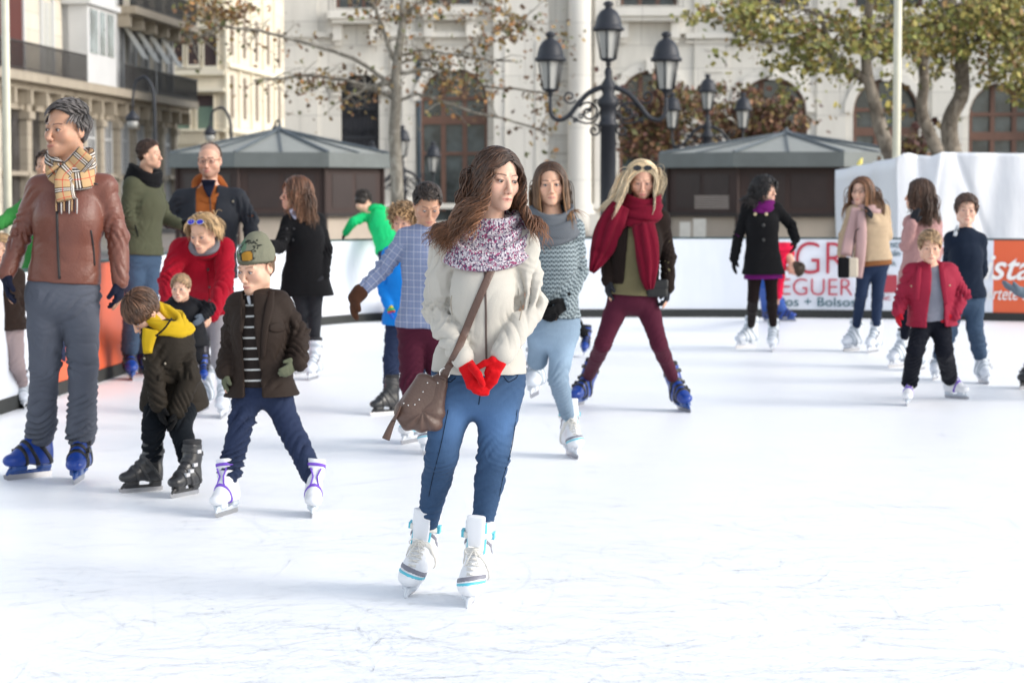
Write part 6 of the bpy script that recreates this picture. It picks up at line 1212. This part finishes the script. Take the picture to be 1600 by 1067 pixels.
# ---- trees
def leafmass(name, pts, size, cols, parent, L, seed, kind=None):
    rg = np.random.default_rng(seed); pts = np.array(pts); n = len(pts); a = rg.normal(size=(n, 3)); a /= np.linalg.norm(a, axis=1)[:, None]; b = np.cross(a, rg.normal(size=(n, 3))); b /= np.linalg.norm(b, axis=1)[:, None]; c = np.cross(a, b); s = size * (.5 + rg.random(n))[:, None]
    sh = [(0, -.5, 0), (.42, -.25, .10), (.30, .12, .04), (.55, .35, .16), (.0, .62, 0), (-.5, .30, .14), (-.28, .10, .03), (-.45, -.28, .1)]; V = np.stack([pts + s * (x * a + y * b + z * c) for x, y, z in sh], 1).reshape(-1, 3); i = np.arange(n)[:, None] * 8
    F = np.concatenate([i + [0, 1, 2, 6], i + [6, 2, 3, 4], i + [0, 6, 7, 7][:3] + [0] if 0 else i + [6, 4, 5, 6][:3] + [0]][:2], 0) if 0 else np.concatenate([i + np.array([0, 1, 2, 6]), i + np.array([6, 2, 3, 4]), ], 0)
    F = [tuple(f) for f in F.tolist()] + [tuple(f) for f in (i + np.array([6, 4, 5])).tolist()] + [tuple(f) for f in (i + np.array([0, 6, 7])).tolist()]
    cc = np.array(cols)[rg.integers(0, len(cols), n)] * (.65 + .7 * rg.random((n, 1))); t = _MC.get('leaf') or None
    if t is None:
        q = NT('leaf'); q.b.inputs['Subsurface Weight'].default_value = 0; _MC['leaf'] = q.done(q.attr('Col'), .6, 0, .3); t = _MC['leaf']
    return mkobj(name, V, F, t, parent, L, col=np.repeat(cc, 8, 0), smooth=False)
def bark(name, c1, c2, sc=5):
    t = NT(name); o = t.coord(); n = t.noise(t.map(o, (1, 1, .6)), sc, 4, .55, .6); c = t.ramp(n, [(.38, c1), (.47, c2), (.62, sc3(c1, 1.3))]); t.bump(t.noise(o, 18, 4), .5, .02); return t.done(c, .85, 0, .2)
def limb(pts, w0, w1, Y, n=26, wob=0.0):
    p = smoothpath([at(a[0], a[1], Y + (a[2] if len(a) > 2 else 0)) for a in pts], n); pxm = FP / Y; return p, [lerp(w0, w1, t ** .8) / pxm / 2 for t in np.linspace(0, 1, n)]
def tree(label, Y, trunk, branches, mat, leaves, cat='tree', group=None, twig=.6, tn=3, seed=0):
    b = at(trunk[0][0][0], 300, Y); b[2] = 0; root = empty('plane_tree', b, label, cat, group); rg = np.random.default_rng(seed + 5); m = MB(); p, r = limb(*trunk, Y=Y); p = np.concatenate([[V3(p[0][0], Y, -.05)], p]); r = [r[0] * 1.15] + r; m.tube(p, r, 10); m.build('trunk', mat, root, b, True); ends = []
    for br in branches:
        m = MB(); q, rr = limb(*br, Y=Y); q = q + np.cumsum(rg.normal(size=q.shape) * .012, 0); m.tube(q, rr, 7)
        for k in range(tn):
            i = rg.integers(6, len(q) - 1)
            for _ in range(2):
                d = unit(rg.normal(size=3) * V3(1, .6, .7) + V3(0, 0, .3)); L_ = twig * (.4 + rg.random()); t = [q[i] + d * L_ * u + V3(0, 0, -.12 * u * u) + rg.normal(size=3) * .02 for u in np.linspace(0, 1, 5)]; m.tube(t, [.018, .015, .012, .009, .005], 4); ends += t[2:]
        ends += list(q[8:]); m.build('branch', mat, root, b, True)
    n, size, cols, spread = leaves[:4]; ends = np.array(ends); pts = ends[rg.integers(0, len(ends), n)] + rg.normal(size=(n, 3)) * np.array([spread, spread, spread * .8]) + V3(0, 0, -.05)
    if len(leaves) > 4:
        for (x, y, rx, ry, k, dy) in leaves[4]:
            a = rg.random(k) * 6.283; rad = np.sqrt(rg.random(k)); cl = rg.integers(0, 40, k); rc = np.random.default_rng(int(x) + 1).normal(size=(40, 2)) * .45; ux = np.clip(rc[cl, 0], -1, 1) + np.cos(a) * rad * .22; uy = np.clip(rc[cl, 1], -1, 1) + np.sin(a) * rad * .22
            pts = np.concatenate([pts, np.array([at(x + rx * u, y + ry * v, Y + dy * w) for u, v, w in zip(ux, uy, rg.normal(size=k))])])
    leafmass('crown', pts, size, cols, root, b, seed); return root
BK1 = bark('plane_bark', (.30, .28, .24), (.20, .18, .15)); BK2 = bark('old_bark', (.23, .20, .165), (.12, .10, .08), 4); OR_ = [(.36, .18, .07), (.26, .19, .08), (.16, .17, .07), (.22, .13, .08), (.38, .26, .10), (.18, .12, .08)]; GR_ = [(.27, .28, .08), (.19, .21, .07), (.38, .33, .10), (.28, .18, .08), (.44, .38, .12), (.18, .17, .08)]; BR_ = [(.17, .08, .055), (.24, .13, .07), (.11, .07, .04), (.22, .16, .06), (.12, .12, .05), (.09, .04, .035)]
tree('thin plane tree with sparse orange leaves in front of the white facade', 52, ([(622, 340), (619, 250), (615, 205), (620, 160), (617, 120), (622, 85), (629, 45), (631, 0), (634, -60)], 22, 11),
    [([(614, 152), (585, 138), (540, 124), (480, 120), (430, 128), (395, 130)], 9, 3), ([(612, 135), (565, 92), (500, 70), (450, 58), (400, 44), (340, 38), (290, 20)], 8, 3), ([(616, 95), (603, 65), (588, 30), (575, -20)], 8, 5), ([(622, 88), (660, 78), (700, 86), (750, 92), (800, 92)], 6, 2), ([(624, 114), (665, 108), (700, 128), (760, 140), (830, 148), (890, 162)], 7, 3),
     ([(626, 158), (650, 148), (700, 166), (760, 182), (830, 200), (860, 215)], 6, 3), ([(631, 25), (655, 8), (690, -15)], 6, 4), ([(612, 128), (585, 140), (545, 158)], 8, 5), ([(620, 100), (650, 92), (680, 100), (720, 104)], 5, 2), ([(340, 38), (330, 60), (300, 70)], 3, 2), ([(690, -15), (760, 10), (820, 40)], 4, 2)],
    BK1, (1000, .085, OR_, .22, [(350, 20, 70, 34, 520, .5), (780, 40, 60, 50, 260, .5), (500, 140, 60, 35, 120, .4), (720, 120, 80, 40, 200, .4), (850, 150, 26, 90, 130, .4), (640, 20, 90, 30, 160, .4), (880, 60, 30, 60, 50, .4)]), tn=8, seed=1)
tree('bushy plane tree with green yellow leaves and forked trunk at the right pole', 47, ([(1428, 345), (1405, 270), (1384, 225), (1372, 190), (1366, 155), (1355, 122), (1352, 80), (1357, 20), (1362, -40)], 30, 12), [([(1357, 125), (1330, 108), (1310, 95), (1303, 60), (1292, 10)], 18, 7), ([(1305, 70), (1270, 60), (1220, 70), (1160, 60)], 7, 2), ([(1300, 30), (1240, 10), (1150, 5)], 6, 2), ([(1362, 60), (1390, 30), (1420, -10)], 8, 4)],
    BK2, (600, .10, GR_, .45, [(1160, 20, 110, 45, 700, .7), (1300, 60, 90, 65, 680, .7), (1230, 90, 60, 60, 300, .4), (1390, 60, 60, 60, 480, .6), (1390, 165, 22, 50, 60, .4)]), tn=5, seed=2)
tree('plane tree with slender bent trunk at the corner of the tarpaulin', 48.5, ([(1478, 345), (1470, 245), (1450, 205), (1437, 170), (1446, 130), (1440, 95), (1455, 50), (1478, 0), (1490, -40)], 24, 12), [([(1446, 110), (1425, 80), (1410, 40), (1400, -20)], 9, 4), ([(1478, 10), (1520, 0), (1560, -20)], 7, 3)],
    BK2, (600, .10, GR_, .4, [(1440, 40, 60, 60, 480, .6), (1525, 30, 70, 50, 520, .6)]), tn=5, seed=3)
tree('thick trunked plane tree rising behind the white tarpaulin', 50, ([(1506, 345), (1494, 255), (1482, 215), (1484, 180), (1506, 150), (1502, 110), (1503, 60), (1490, 25), (1478, -30)], 32, 18), [([(1503, 100), (1530, 60), (1570, 50), (1610, 60)], 9, 3), ([(1500, 70), (1480, 40), (1465, 0)], 10, 5), ([(1503, 50), (1540, 10), (1590, -10)], 9, 4)],
    BK2, (800, .10, GR_, .4, [(1560, 50, 60, 75, 650, .6), (1585, 120, 40, 60, 500, .5), (1470, 80, 40, 60, 400, .4), (1600, 40, 50, 60, 700, .5)]), tn=5, seed=4)
tree('small tree with dense red brown leaves behind the kiosk on the right', 74, ([(1010, 345), (1012, 280), (1018, 230), (1015, 170)], 12, 5), [([(1014, 240), (1040, 190), (1075, 160)], 5, 2), ([(1014, 220), (990, 180), (975, 140)], 5, 2)], BK2, (900, .13, BR_, .5, [(1015, 185, 50, 75, 1500, .9), (1080, 175, 50, 60, 1000, .9)]), tn=4, seed=5)
tree('small brown leaved tree in front of the arch left of the white pier', 76, ([(1190, 345), (1188, 280), (1180, 230), (1175, 180)], 12, 5), [([(1182, 240), (1215, 200), (1235, 180)], 5, 2), ([(1182, 230), (1150, 190), (1130, 170)], 5, 2)], BK2, (900, .13, BR_, .5, [(1160, 190, 60, 55, 1200, .9), (1215, 195, 45, 40, 800, .9)]), tn=4, seed=6)
tree('low brown shrub like tree behind the tarpaulin under the arch', 54, ([(1420, 345), (1420, 280), (1425, 240)], 10, 5), [([(1422, 260), (1450, 225)], 5, 2)], BK2, (200, .15, BR_, .4, [(1425, 230, 35, 22, 260, .5)]), tn=3, seed=7)
# ---- buildings
def arch_pts(cx, hw, yt, ys, yb, Y, n=14):
    a, b = at(cx - hw, ys, Y), at(cx + hw, ys, Y); zt = at(cx, yt, Y)[2]; zb = at(cx, yb, Y)[2]; c = (a[0] + b[0]) / 2; r = (b[0] - a[0]) / 2; zs = a[2]; pts = [(a[0], zb), (b[0], zb)] + [(c + r * math.cos(t), zs + (zt - zs) * math.sin(t)) for t in np.linspace(0, PI, n)]; return pts
def plate(outer, holes, Y, th, name, mat, parent, L):
    cu = bpy.data.curves.new('p', 'CURVE'); cu.dimensions = '2D'; cu.fill_mode = 'BOTH'; cu.extrude = th / 2
    for pts in [outer] + holes:
        sp_ = cu.splines.new('POLY'); sp_.points.add(len(pts) - 1); sp_.use_cyclic_u = True
        for p, q in zip(sp_.points, pts): p.co = (q[0], q[1], 0, 1)
    ob = bpy.data.objects.new('p', cu); COL.objects.link(ob); bpy.context.view_layer.update(); me = bpy.data.meshes.new_from_object(ob.evaluated_get(bpy.context.evaluated_depsgraph_get())); bpy.data.objects.remove(ob)
    V = np.array([v.co[:] for v in me.vertices]); F = [tuple(p.vertices) for p in me.polygons]; bpy.data.meshes.remove(me); W = np.stack([V[:, 0], Y + V[:, 2], V[:, 1]], 1); return mkobj(name, W, F, mat, parent, L, smooth=False)
def white_building():
    Y = 90; th = .7; b = at(1000, 300, Y); b[2] = 0; root = empty('stone_building', b, 'white stone building with tall arched windows and a round column behind the rink', 'building'); ST = stone('white_stone', (.74, .715, .66), (2.2, .9)); TR = stone('trim_stone', (.80, .775, .72), (3, 2), .15, .25); FR = plain('window_brown', (.16, .085, .062), .5, 0, .4, .2, 3); GD = glass_dark('window_glass', (.05, .065, .07)); Yf = Y - th / 2
    X = lambda px, y=Y: (px - 800) / FP * y; Z = lambda py, y=Y: at(800, py, y)[2]
    arches = [(563, 30, 115, 150, 345), (710, 52, 108, 158, 345), (1015, 48, 112, 160, 345), (1205, 54, 122, 176, 345), (1383, 52, 124, 176, 345), (1564, 53, 130, 183, 345)]
    upper = [(527, 592, -120, 14), (668, 740, -120, 8), (968, 1056, -120, 10), (1150, 1258, -120, 12), (1330, 1436, -120, 12), (1512, 1616, -120, 12)]
    outer = [(X(448), -.1), (X(1760), -.1), (X(1760), Z(-150)), (X(448), Z(-150))]; holes = [arch_pts(*a, Y=Y) for a in arches] + [[(X(a), Z(d)), (X(b_), Z(d)), (X(b_), Z(c)), (X(a), Z(c))] for a, b_, c, d in upper]
    plate(outer, holes, Y, th, 'wall', ST, root, b)
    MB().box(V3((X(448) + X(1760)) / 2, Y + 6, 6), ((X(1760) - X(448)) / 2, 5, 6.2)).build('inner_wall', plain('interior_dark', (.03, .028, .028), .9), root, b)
    for i, (cx, hw, yt, ys, yb) in enumerate(arches):
        # archivolt
        o = arch_pts(cx, hw + 13, yt - 14, ys, ys + 1, Yf); inn = arch_pts(cx, hw + 1, yt - 1, ys, ys + 1, Yf); ring = o[2:] + inn[2:][::-1]; plate(ring, [], Yf - .09, .18, 'archivolt', TR, root, b)
        p = at(cx, yt - 8, Yf); MB().box(V3(p[0], Yf - .22, p[2]), (.14, .12, .28)).build('keystone', TR, root, b)
        wy = Y + .12; fo = arch_pts(cx, hw + 2, yt - 2, ys, yb, wy)
        if i == 0:
            pn = plate(arch_pts(cx, hw + 2, yt - 2, ys, yb, wy), [], wy + .1, .05, 'gate_panel', plain('gate_dark', (.03, .03, .04), .5), root, b); m = MB(); 
            for k in range(9): x = X(cx - hw + 3 + k * (2 * hw - 6) / 8, wy); m.tube([V3(x, wy, Z(330)), V3(x, wy, Z(150 - 20 * math.sin(PI * k / 8)))], .025, 5)
            for zz in (170, 215, 260): m.box(V3(X(cx, wy), wy, Z(zz)), (X(cx + hw, wy) - X(cx, wy), .03, .05))
            for k in range(12): m.tube(spiral(V3(X(cx - 20 + (k % 4) * 13, wy), wy - .03, Z(150 + (k // 4) * 28)), .14, .03, 1.3, k), .02, 4)
            m.build('iron_gate', DKM, root, b); continue
        gl = plate(fo, [], wy + .12, .04, 'window', GD, root, b); m = MB(); xb = lambda x: X(x, wy); zs = Z(ys + 32, wy)
        for x in (cx - hw + 1, cx - hw * .32, cx + hw * .32, cx + hw - 1): m.box(V3(xb(x), wy, (Z(330) + Z(yt + (6 if abs(x - cx) < hw * .5 else hw * .8))) / 2), (.09, .07, (Z(yt + (6 if abs(x - cx) < hw * .5 else hw * .8)) - Z(330)) / 2))
        for zz, hh in ((ys + 30, .16), (ys - 4, .07), (ys + 82, .06)): m.box(V3(xb(cx), wy - .01, Z(zz)), (xb(cx + hw) - xb(cx), .08, hh))
        a = arch_pts(cx, hw + 1, yt - 1, ys, ys, wy)[2:]; m.tube([V3(x, wy, z) for x, z in a], .12, 6); m.build('frame', FR, gl, b)
    for i, (a, b_, c, d) in enumerate(upper):
        wy = Y + .1; gl = plate([(X(a), Z(d)), (X(b_), Z(d)), (X(b_), Z(c)), (X(a), Z(c))], [], wy + .1, .04, 'window', GD, root, b); m = MB()
        for k in range(4): x = lerp(X(a + 2), X(b_ - 2), k / 3); m.box(V3(x, wy, (Z(c) + Z(d)) / 2), (.07, .06, (Z(c) - Z(d)) / 2))
        m.build('frame', FR, gl, b); sl = MB(); mx = (X(a) + X(b_)) / 2; hw = (X(b_) - X(a)) / 2 + .25; sl.box(V3(mx, Yf - .35, Z(d + 12)), (hw, .45, .16)).box(V3(mx, Yf - .30, Z(d + 21)), (hw - .15, .36, .12)); bal = sl.build('balcony', TR, root, b); r = MB(); r.box(V3(mx, Yf - .74, Z(d - 14)), (hw, .025, .03))
        for k in range(int(hw * 2 / .14)): x = mx - hw + .07 + k * .14; r.tube([V3(x, Yf - .74, Z(d + 8)), V3(x, Yf - .74, Z(d - 14))], .014, 4)
        r.box(V3(mx, Yf - .74, Z(d + 6)), (hw, .025, .025)); r.build('railing', DKM, bal, b)
        for sx in (-1, 1): MB().box(V3(mx + sx * (hw - .35), Yf - .2, Z(d + 38)), (.17, .22, .34)).box(V3(mx + sx * (hw - .35), Yf - .12, Z(d + 54)), (.12, .14, .12)).build('bracket', TR, root, b)
    def slab(x0, x1, y0, y1, d, nm='cornice', mat=TR): MB().box(V3((X(x0) + X(x1)) / 2, Yf - d / 2, (Z(y0) + Z(y1)) / 2), ((X(x1) - X(x0)) / 2, d / 2, (Z(y0) - Z(y1)) / 2)).build(nm, mat, root, b)
    slab(1068, 1760, 54, 62, .30); slab(1068, 1760, 66, 69, .16); slab(600, 770, 52, 60, .26); slab(448, 520, 52, 60, .26); slab(1272, 1318, -150, 345, .10, 'pilaster', ST); slab(1450, 1500, -150, 345, .10, 'pilaster', ST); slab(1082, 1136, -150, 345, .10, 'pilaster', ST)
    slab(772, 856, -150, 345, .45, 'pilaster', TR); slab(928, 952, -150, 345, .25, 'pilaster', TR); slab(448, 500, -150, 345, .14, 'pilaster', ST); slab(612, 650, -150, 345, .12, 'pilaster', ST)
    c = V3(X(905, Yf - .5), Yf - .5, 0); MB().lathe(c, [(.62, -.1), (.62, .8), (.50, .9), (.52, 1.0), (.46, 1.1), (.44, 7), (.42, 12)], 24).build('column', TR, root, b, True); MB().box(V3(c[0], c[1], .3), (.68, .5, .42)).build('plinth', TR, root, b)
    slab(600, 960, 318, 326, .5, 'plinth_course', TR)
    for a_, c_ in ((1100, 1128), (1275, 1315), (1453, 1497), (1290, 1300)):
        slab(a_, c_, 78, 80, .16, 'panel_moulding'); slab(a_, c_, 112, 114, .16, 'panel_moulding')
    for y_ in (75, 100, 128, 156, 184, 212, 240): slab(858, 886, y_, y_ + 1.2, .03, 'joint_line', plain('joint_dark', (.30, .27, .24), .9))  # thin darker strips marking the stone joints beside the column
    for cx_ in (625, 632, 790, 838): slab(cx_ - 1.5, cx_ + 1.5, 66, 330, .5 if cx_ > 700 else .16, 'fluting'); MB().tube([V3(X(656), Yf - .1, Z(345)), V3(X(656), Yf - .1, Z(90))], .08, 8).build('downpipe', plain('blue_pipe', (.10, .15, .20), .5), root, b, True)
    for k in range(10):
        x = X([520, 606, 668, 745, 962, 1063, 1140, 1262, 1324, 1442][k]); MB().box(V3(x, Yf - .16, Z(50)), (.12, .18, .12)).build('corbel', TR, root, b)
white_building()
def row_building():
    pA, pB = V3((0 - 800) / FP * 77, 77, 0), V3((276 - 800) / FP * 103, 103, 0); d = unit(pB - pA); Lw = np.linalg.norm(pB - pA); nrm = V3(d[1], -d[0], 0); root = empty('row_building', pA, 'cream balconied apartment building with iron railings receding on the left', 'building')
    R = np.array([d, -nrm, [0, 0, 1]]).T
    def u(px): r = ray(px, 300); A = np.array([[r[0], -d[0]], [r[1], -d[1]]]); return float(np.linalg.solve(A, pA[:2])[1])
    P = lambda uu, z, o=0: pA + d * uu + nrm * o + V3(0, 0, z)
    def zz(px, py): uu = u(px); p = P(uu, 0); return at(px, py, p[1])[2]
    def bx(u0, u1, z0, z1, o0, o1, nm, mat, par=None): return MB().box(P((u0 + u1) / 2, (z0 + z1) / 2, (o0 + o1) / 2), (abs(u1 - u0) / 2, abs(o1 - o0) / 2, abs(z1 - z0) / 2), R).build(nm, mat, par or root, pA)
    W = stone('cream_stone', (.70, .645, .545), (1.5, .6), .2, .3); W2 = plain('white_paint', (.60, .61, .62), .7, 0, .3, .1, 1); DW = glass_dark('shade_window', (.04, .038, .04)); SH = plain('shutter_white', (.50, .50, .46), .6); ST = stone('brown_stone', (.44, .385, .31), (1.2, .5), .3, .4); RW = plain('red_wood', (.10, .025, .02), .6)
    um = -6; bx(um, Lw, 0, 16, -8, 0, 'wall', W)
    fl = [(zz(138, 118 - 0)), zz(276, 28)]  # balcony floors
    z1 = zz(0, 112); z2 = zz(276, 38) 
    # ground floor piers and dark openings
    k = 0
    for px0, px1 in ((4, 30), (50, 62), (78, 92), (104, 118), (134, 146), (160, 172), (188, 198), (212, 222), (234, 243), (255, 263)):
        bx(u(px0), u(px1), .2, z1 - 1.15, .0, .04, 'window', DW if px0 < 130 else DW); bx(u(px1), u(px1) + .55, 0, z1 - .5, .0, .32, 'pier', ST); bx(u(px0) - .08, u(px1) + .1, z1 - 1.2, z1 - 1.0, 0, .2, 'lintel', ST); bx(u(px0) - .1, u(px1) + .1, 2.1, 2.25, 0, .35, 'sill', ST)
        if px0 > 60: bx((u(px0) + u(px1)) / 2 - .05, (u(px0) + u(px1)) / 2 + .05, .2, z1 - 1.2, .05, .10, 'mullion', W2); bx(u(px0), u(px1), z1 - 2.0, z1 - 1.9, .05, .10, 'transom', W2); bx(u(px0), u(px0) + .10, .2, z1 - 1.2, .04, .12, 'jamb', W2); bx(u(px1) - .10, u(px1), .2, z1 - 1.2, .04, .12, 'jamb', W2)
        bx(u(px1) - .08, u(px1) + .63, z1 - 1.5, z1 - 1.25, .0, .42, 'capital', ST); bx(u(px1) - .04, u(px1) + .59, 2.0, 2.2, .0, .40, 'plinth_block', ST)
    # first floor
    bx(um, Lw + .3, z1 - .32, z1, 0, 1.0, 'balcony_slab', ST); bx(um, Lw + .2, z1 - .55, z1 - .32, 0, .6, 'cornice', ST); bx(um, Lw, z1 + 3.0, z1 + 3.1, 0, .12, 'string_course', W)
    for px0, px1, m in ((-30, 36, RW), (66, 82, SH), (120, 132, DW), (150, 158, SH), (182, 192, DW), (202, 211, DW), (222, 230, DW), (243, 250, DW), (262, 268, DW)):
        w_ = bx(u(px0), u(px1), z1, z1 + 2.75, .0, .05, 'window', m); bx(u(px0) - .14, u(px0), z1, z1 + 2.9, .0, .12, 'surround', W2, w_); bx(u(px1), u(px1) + .14, z1, z1 + 2.9, .0, .12, 'surround', W2, w_); bx((u(px0) + u(px1)) / 2 - .03, (u(px0) + u(px1)) / 2 + .03, z1, z1 + 2.75, .05, .08, 'mullion', W2, w_)
    bx(u(100), u(146), z1 - .1, z1 + 4.5, 0, .95, 'bay', W2); 
    for a, c in ((104, 116), (120, 128), (132, 142)): bx(u(a), u(c), z1 + 1.1, z1 + 2.7, .95, .98, 'window', glass_dark('bay_glass', (.10, .12, .13)))
    bx(u(98), u(148), z1 + 2.85, z1 + 3.05, 0, 1.1, 'cornice', W2)
    for px0 in (190, 209, 228, 247): # awnings
        m = MB(); a, c = u(px0), u(px0) + 1.1; m.quad([P(a, z1 + 2.7, .1), P(c, z1 + 2.7, .1), P(c, z1 + 1.4, .9), P(a, z1 + 1.4, .9)]); m.quad([P(a, z1 + 2.66, .1), P(a, z1 + 1.36, .9), P(c, z1 + 1.36, .9), P(c, z1 + 2.66, .1)]); m.build('awning', SH, root, pA)
    def rail(u0, u1, z, h=.95, o=.95):
        m = MB(); m.box(P((u0 + u1) / 2, z + h, o), ((u1 - u0) / 2, .03, .03), R).box(P((u0 + u1) / 2, z + .08, o), ((u1 - u0) / 2, .02, .02), R); n = int((u1 - u0) / .16)
        for i in range(n + 1): m.box(P(lerp(u0, u1, i / n), z + h / 2, o), (.016, .014, h / 2), R)
        m.build('railing', plain('rail_iron', (.045, .042, .042), .6), root, pA)
    rail(um, u(60), z1); rail(u(62), u(98), z1); rail(u(160), u(210), z1); rail(u(213), Lw + .2, z1); m = MB()
    for i in range(16):
        uu = lerp(-2, Lw, i / 15); MB().box(P(uu, z1 - .78, .35), (.12, .32, .25), R).build('bracket', ST, root, pA)
    z2 = z1 + 3.35; bx(u(176), Lw + .3, z2 - .3, z2, 0, 1.0, 'balcony_slab', ST); rail(u(176), Lw + .2, z2)
    for px0, px1, m in ((-30, 30, W), (64, 82, SH), (120, 132, DW), (150, 158, DW), (184, 194, DW), (206, 214, DW), (226, 233, DW), (246, 253, DW), (264, 270, DW)): bx(u(px0), u(px1), z2 + .05, z2 + 2.6, .0, .05, 'window', m)
    for i in range(6): MB().box(P(lerp(u(178), Lw, i / 5), z2 - .55, .35), (.14, .4, .28), R).build('bracket', ST, root, pA)
    for px0 in (100, 149, 176): bx(u(px0), u(px0) + .25, 0, 14, 0, .25, 'pilaster', W2)
row_building()
def cream_building():
    Y = 114; b = V3((360 - 800) / FP * Y, Y, 0); root = empty('cream_building', b, 'cream stone building with shuttered windows in the gap between the two facades', 'building'); W = stone('sunlit_cream', (.78, .715, .59), (2.4, .8), .2, .2); TR = plain('cream_trim', (.82, .76, .62), .8, 0, .2, .1, 1); DW = plain('dark_shutter', (.055, .035, .038), .7); GN = plain('green_shutter', (.13, .20, .16), .6)
    X = lambda px: (px - 800) / FP * Y; Z = lambda py: at(800, py, Y)[2]
    def bx(x0, x1, y0, y1, o0, o1, nm, mat, par=None): return MB().box(V3((X(x0) + X(x1)) / 2, Y - (o0 + o1) / 2, (Z(y0) + Z(y1)) / 2), ((X(x1) - X(x0)) / 2, (o1 - o0) / 2, abs(Z(y0) - Z(y1)) / 2)).build(nm, mat, par or root, b)
    bx(240, 354, 350, -160, -8, 0, 'wall', W); m = MB()
    p0, p1 = V3(X(354), Y, 0), V3((462 - 800) / FP * 132, 132, 0); dd = unit(p1 - p0); nn = V3(dd[1], -dd[0], 0); R = np.array([dd, -nn, [0, 0, 1]]).T; Lx = np.linalg.norm(p1 - p0); Q = lambda u, z, o: p0 + dd * u + nn * o + V3(0, 0, z)
    MB().box(Q(Lx / 2, 7, -2), (Lx / 2, 2, 7.6), R).build('side_wall', W, root, b)
    for i in range(6):
        for z in (3.2, 6.3, 9.4): MB().box(Q(Lx * (i + .5) / 6, z, .01), (.28, .03, 1.05), R).build('side_window', plain('side_dark', (.22, .17, .13), .7), root, b); 
    for z in (4.6, 7.8): MB().box(Q(Lx / 2, z, .12), (Lx / 2, .12, .12), R).build('string_course', TR, root, b)
    for i in range(7): MB().box(Q(Lx * i / 6, 7, .06), (.12, .06, 7.4), R).build('pilaster', TR, root, b)
    for a, c, y0, y1 in ((276, 289, 102, 50), (297, 314, 102, 52), (322, 342, 104, 54), (276, 299, 202, 148), (311, 336, 202, 149), (276, 290, -5, -60), (297, 314, -5, -60), (322, 342, -5, -60), (276, 300, 300, 245), (311, 336, 300, 245)):
        w_ = bx(a, c, y0, y1, 0, .04, 'window', DW); 
        if y0 == 202: bx(a + 1, c - 1, y0, y0 - 35, .04, .07, 'shutter', GN, w_)
        bx(a - 2, a, y0, y1 - 4, 0, .16, 'surround', TR, w_); bx(c, c + 2, y0, y1 - 4, 0, .16, 'surround', TR, w_); bx(a - 3, c + 3, y0 + 6, y0, 0, .3, 'sill', TR, w_)
    for y0, y1, o in ((118, 110, .3), (144, 138, .5), (46, 40, .3), (14, 6, .5), (236, 228, .4), (206, 203, .7)): bx(262, 354, y0, y1, 0, o, 'cornice', TR)
    for i in range(14): bx(272 + i * 5.4, 274.6 + i * 5.4, 226, 206, .5, .62, 'baluster', TR)
cream_building()
# ------------------------------------------------------------------ light
w = bpy.data.worlds.new('World'); S.world = w; w.use_nodes = True; nt = w.node_tree
sky = nt.nodes.new('ShaderNodeTexSky'); sky.sky_type = 'NISHITA'; sky.sun_disc = False
SUN_EL, SUN_AZ = math.radians(27), math.radians(106)   # azimuth clockwise from +Y (view direction)
sky.sun_elevation = SUN_EL; sky.sun_rotation = SUN_AZ; sky.air_density = 1.2; sky.dust_density = 1.0
hs_ = nt.nodes.new('ShaderNodeHueSaturation'); hs_.inputs['Saturation'].default_value = .42; nt.links.new(sky.outputs[0], hs_.inputs['Color']); nt.links.new(hs_.outputs[0], nt.nodes['Background'].inputs[0]); nt.nodes['Background'].inputs[1].default_value = .15
sd = bpy.data.lights.new('sun', 'SUN'); so = bpy.data.objects.new('sun', sd); COL.objects.link(so)
sd.energy = 1.15; sd.angle = math.radians(30); sd.color = (1, .93, .84)
dv = Vector((math.sin(SUN_AZ) * math.cos(SUN_EL), math.cos(SUN_AZ) * math.cos(SUN_EL), math.sin(SUN_EL)))
so.rotation_euler = dv.to_track_quat('Z', 'Y').to_euler(); so.location = dv * 50
S.view_settings.view_transform = 'Standard'; S.view_settings.look = 'None'; S.view_settings.exposure = .93; S.view_settings.gamma = 1
S.cycles.use_denoising = True
try: S.cycles.denoiser = 'OPENIMAGEDENOISE'
except Exception: pass
S.cycles.max_bounces = 6; S.cycles.transparent_max_bounces = 8; S.cycles.sample_clamp_indirect = 6
S.render.use_persistent_data = False
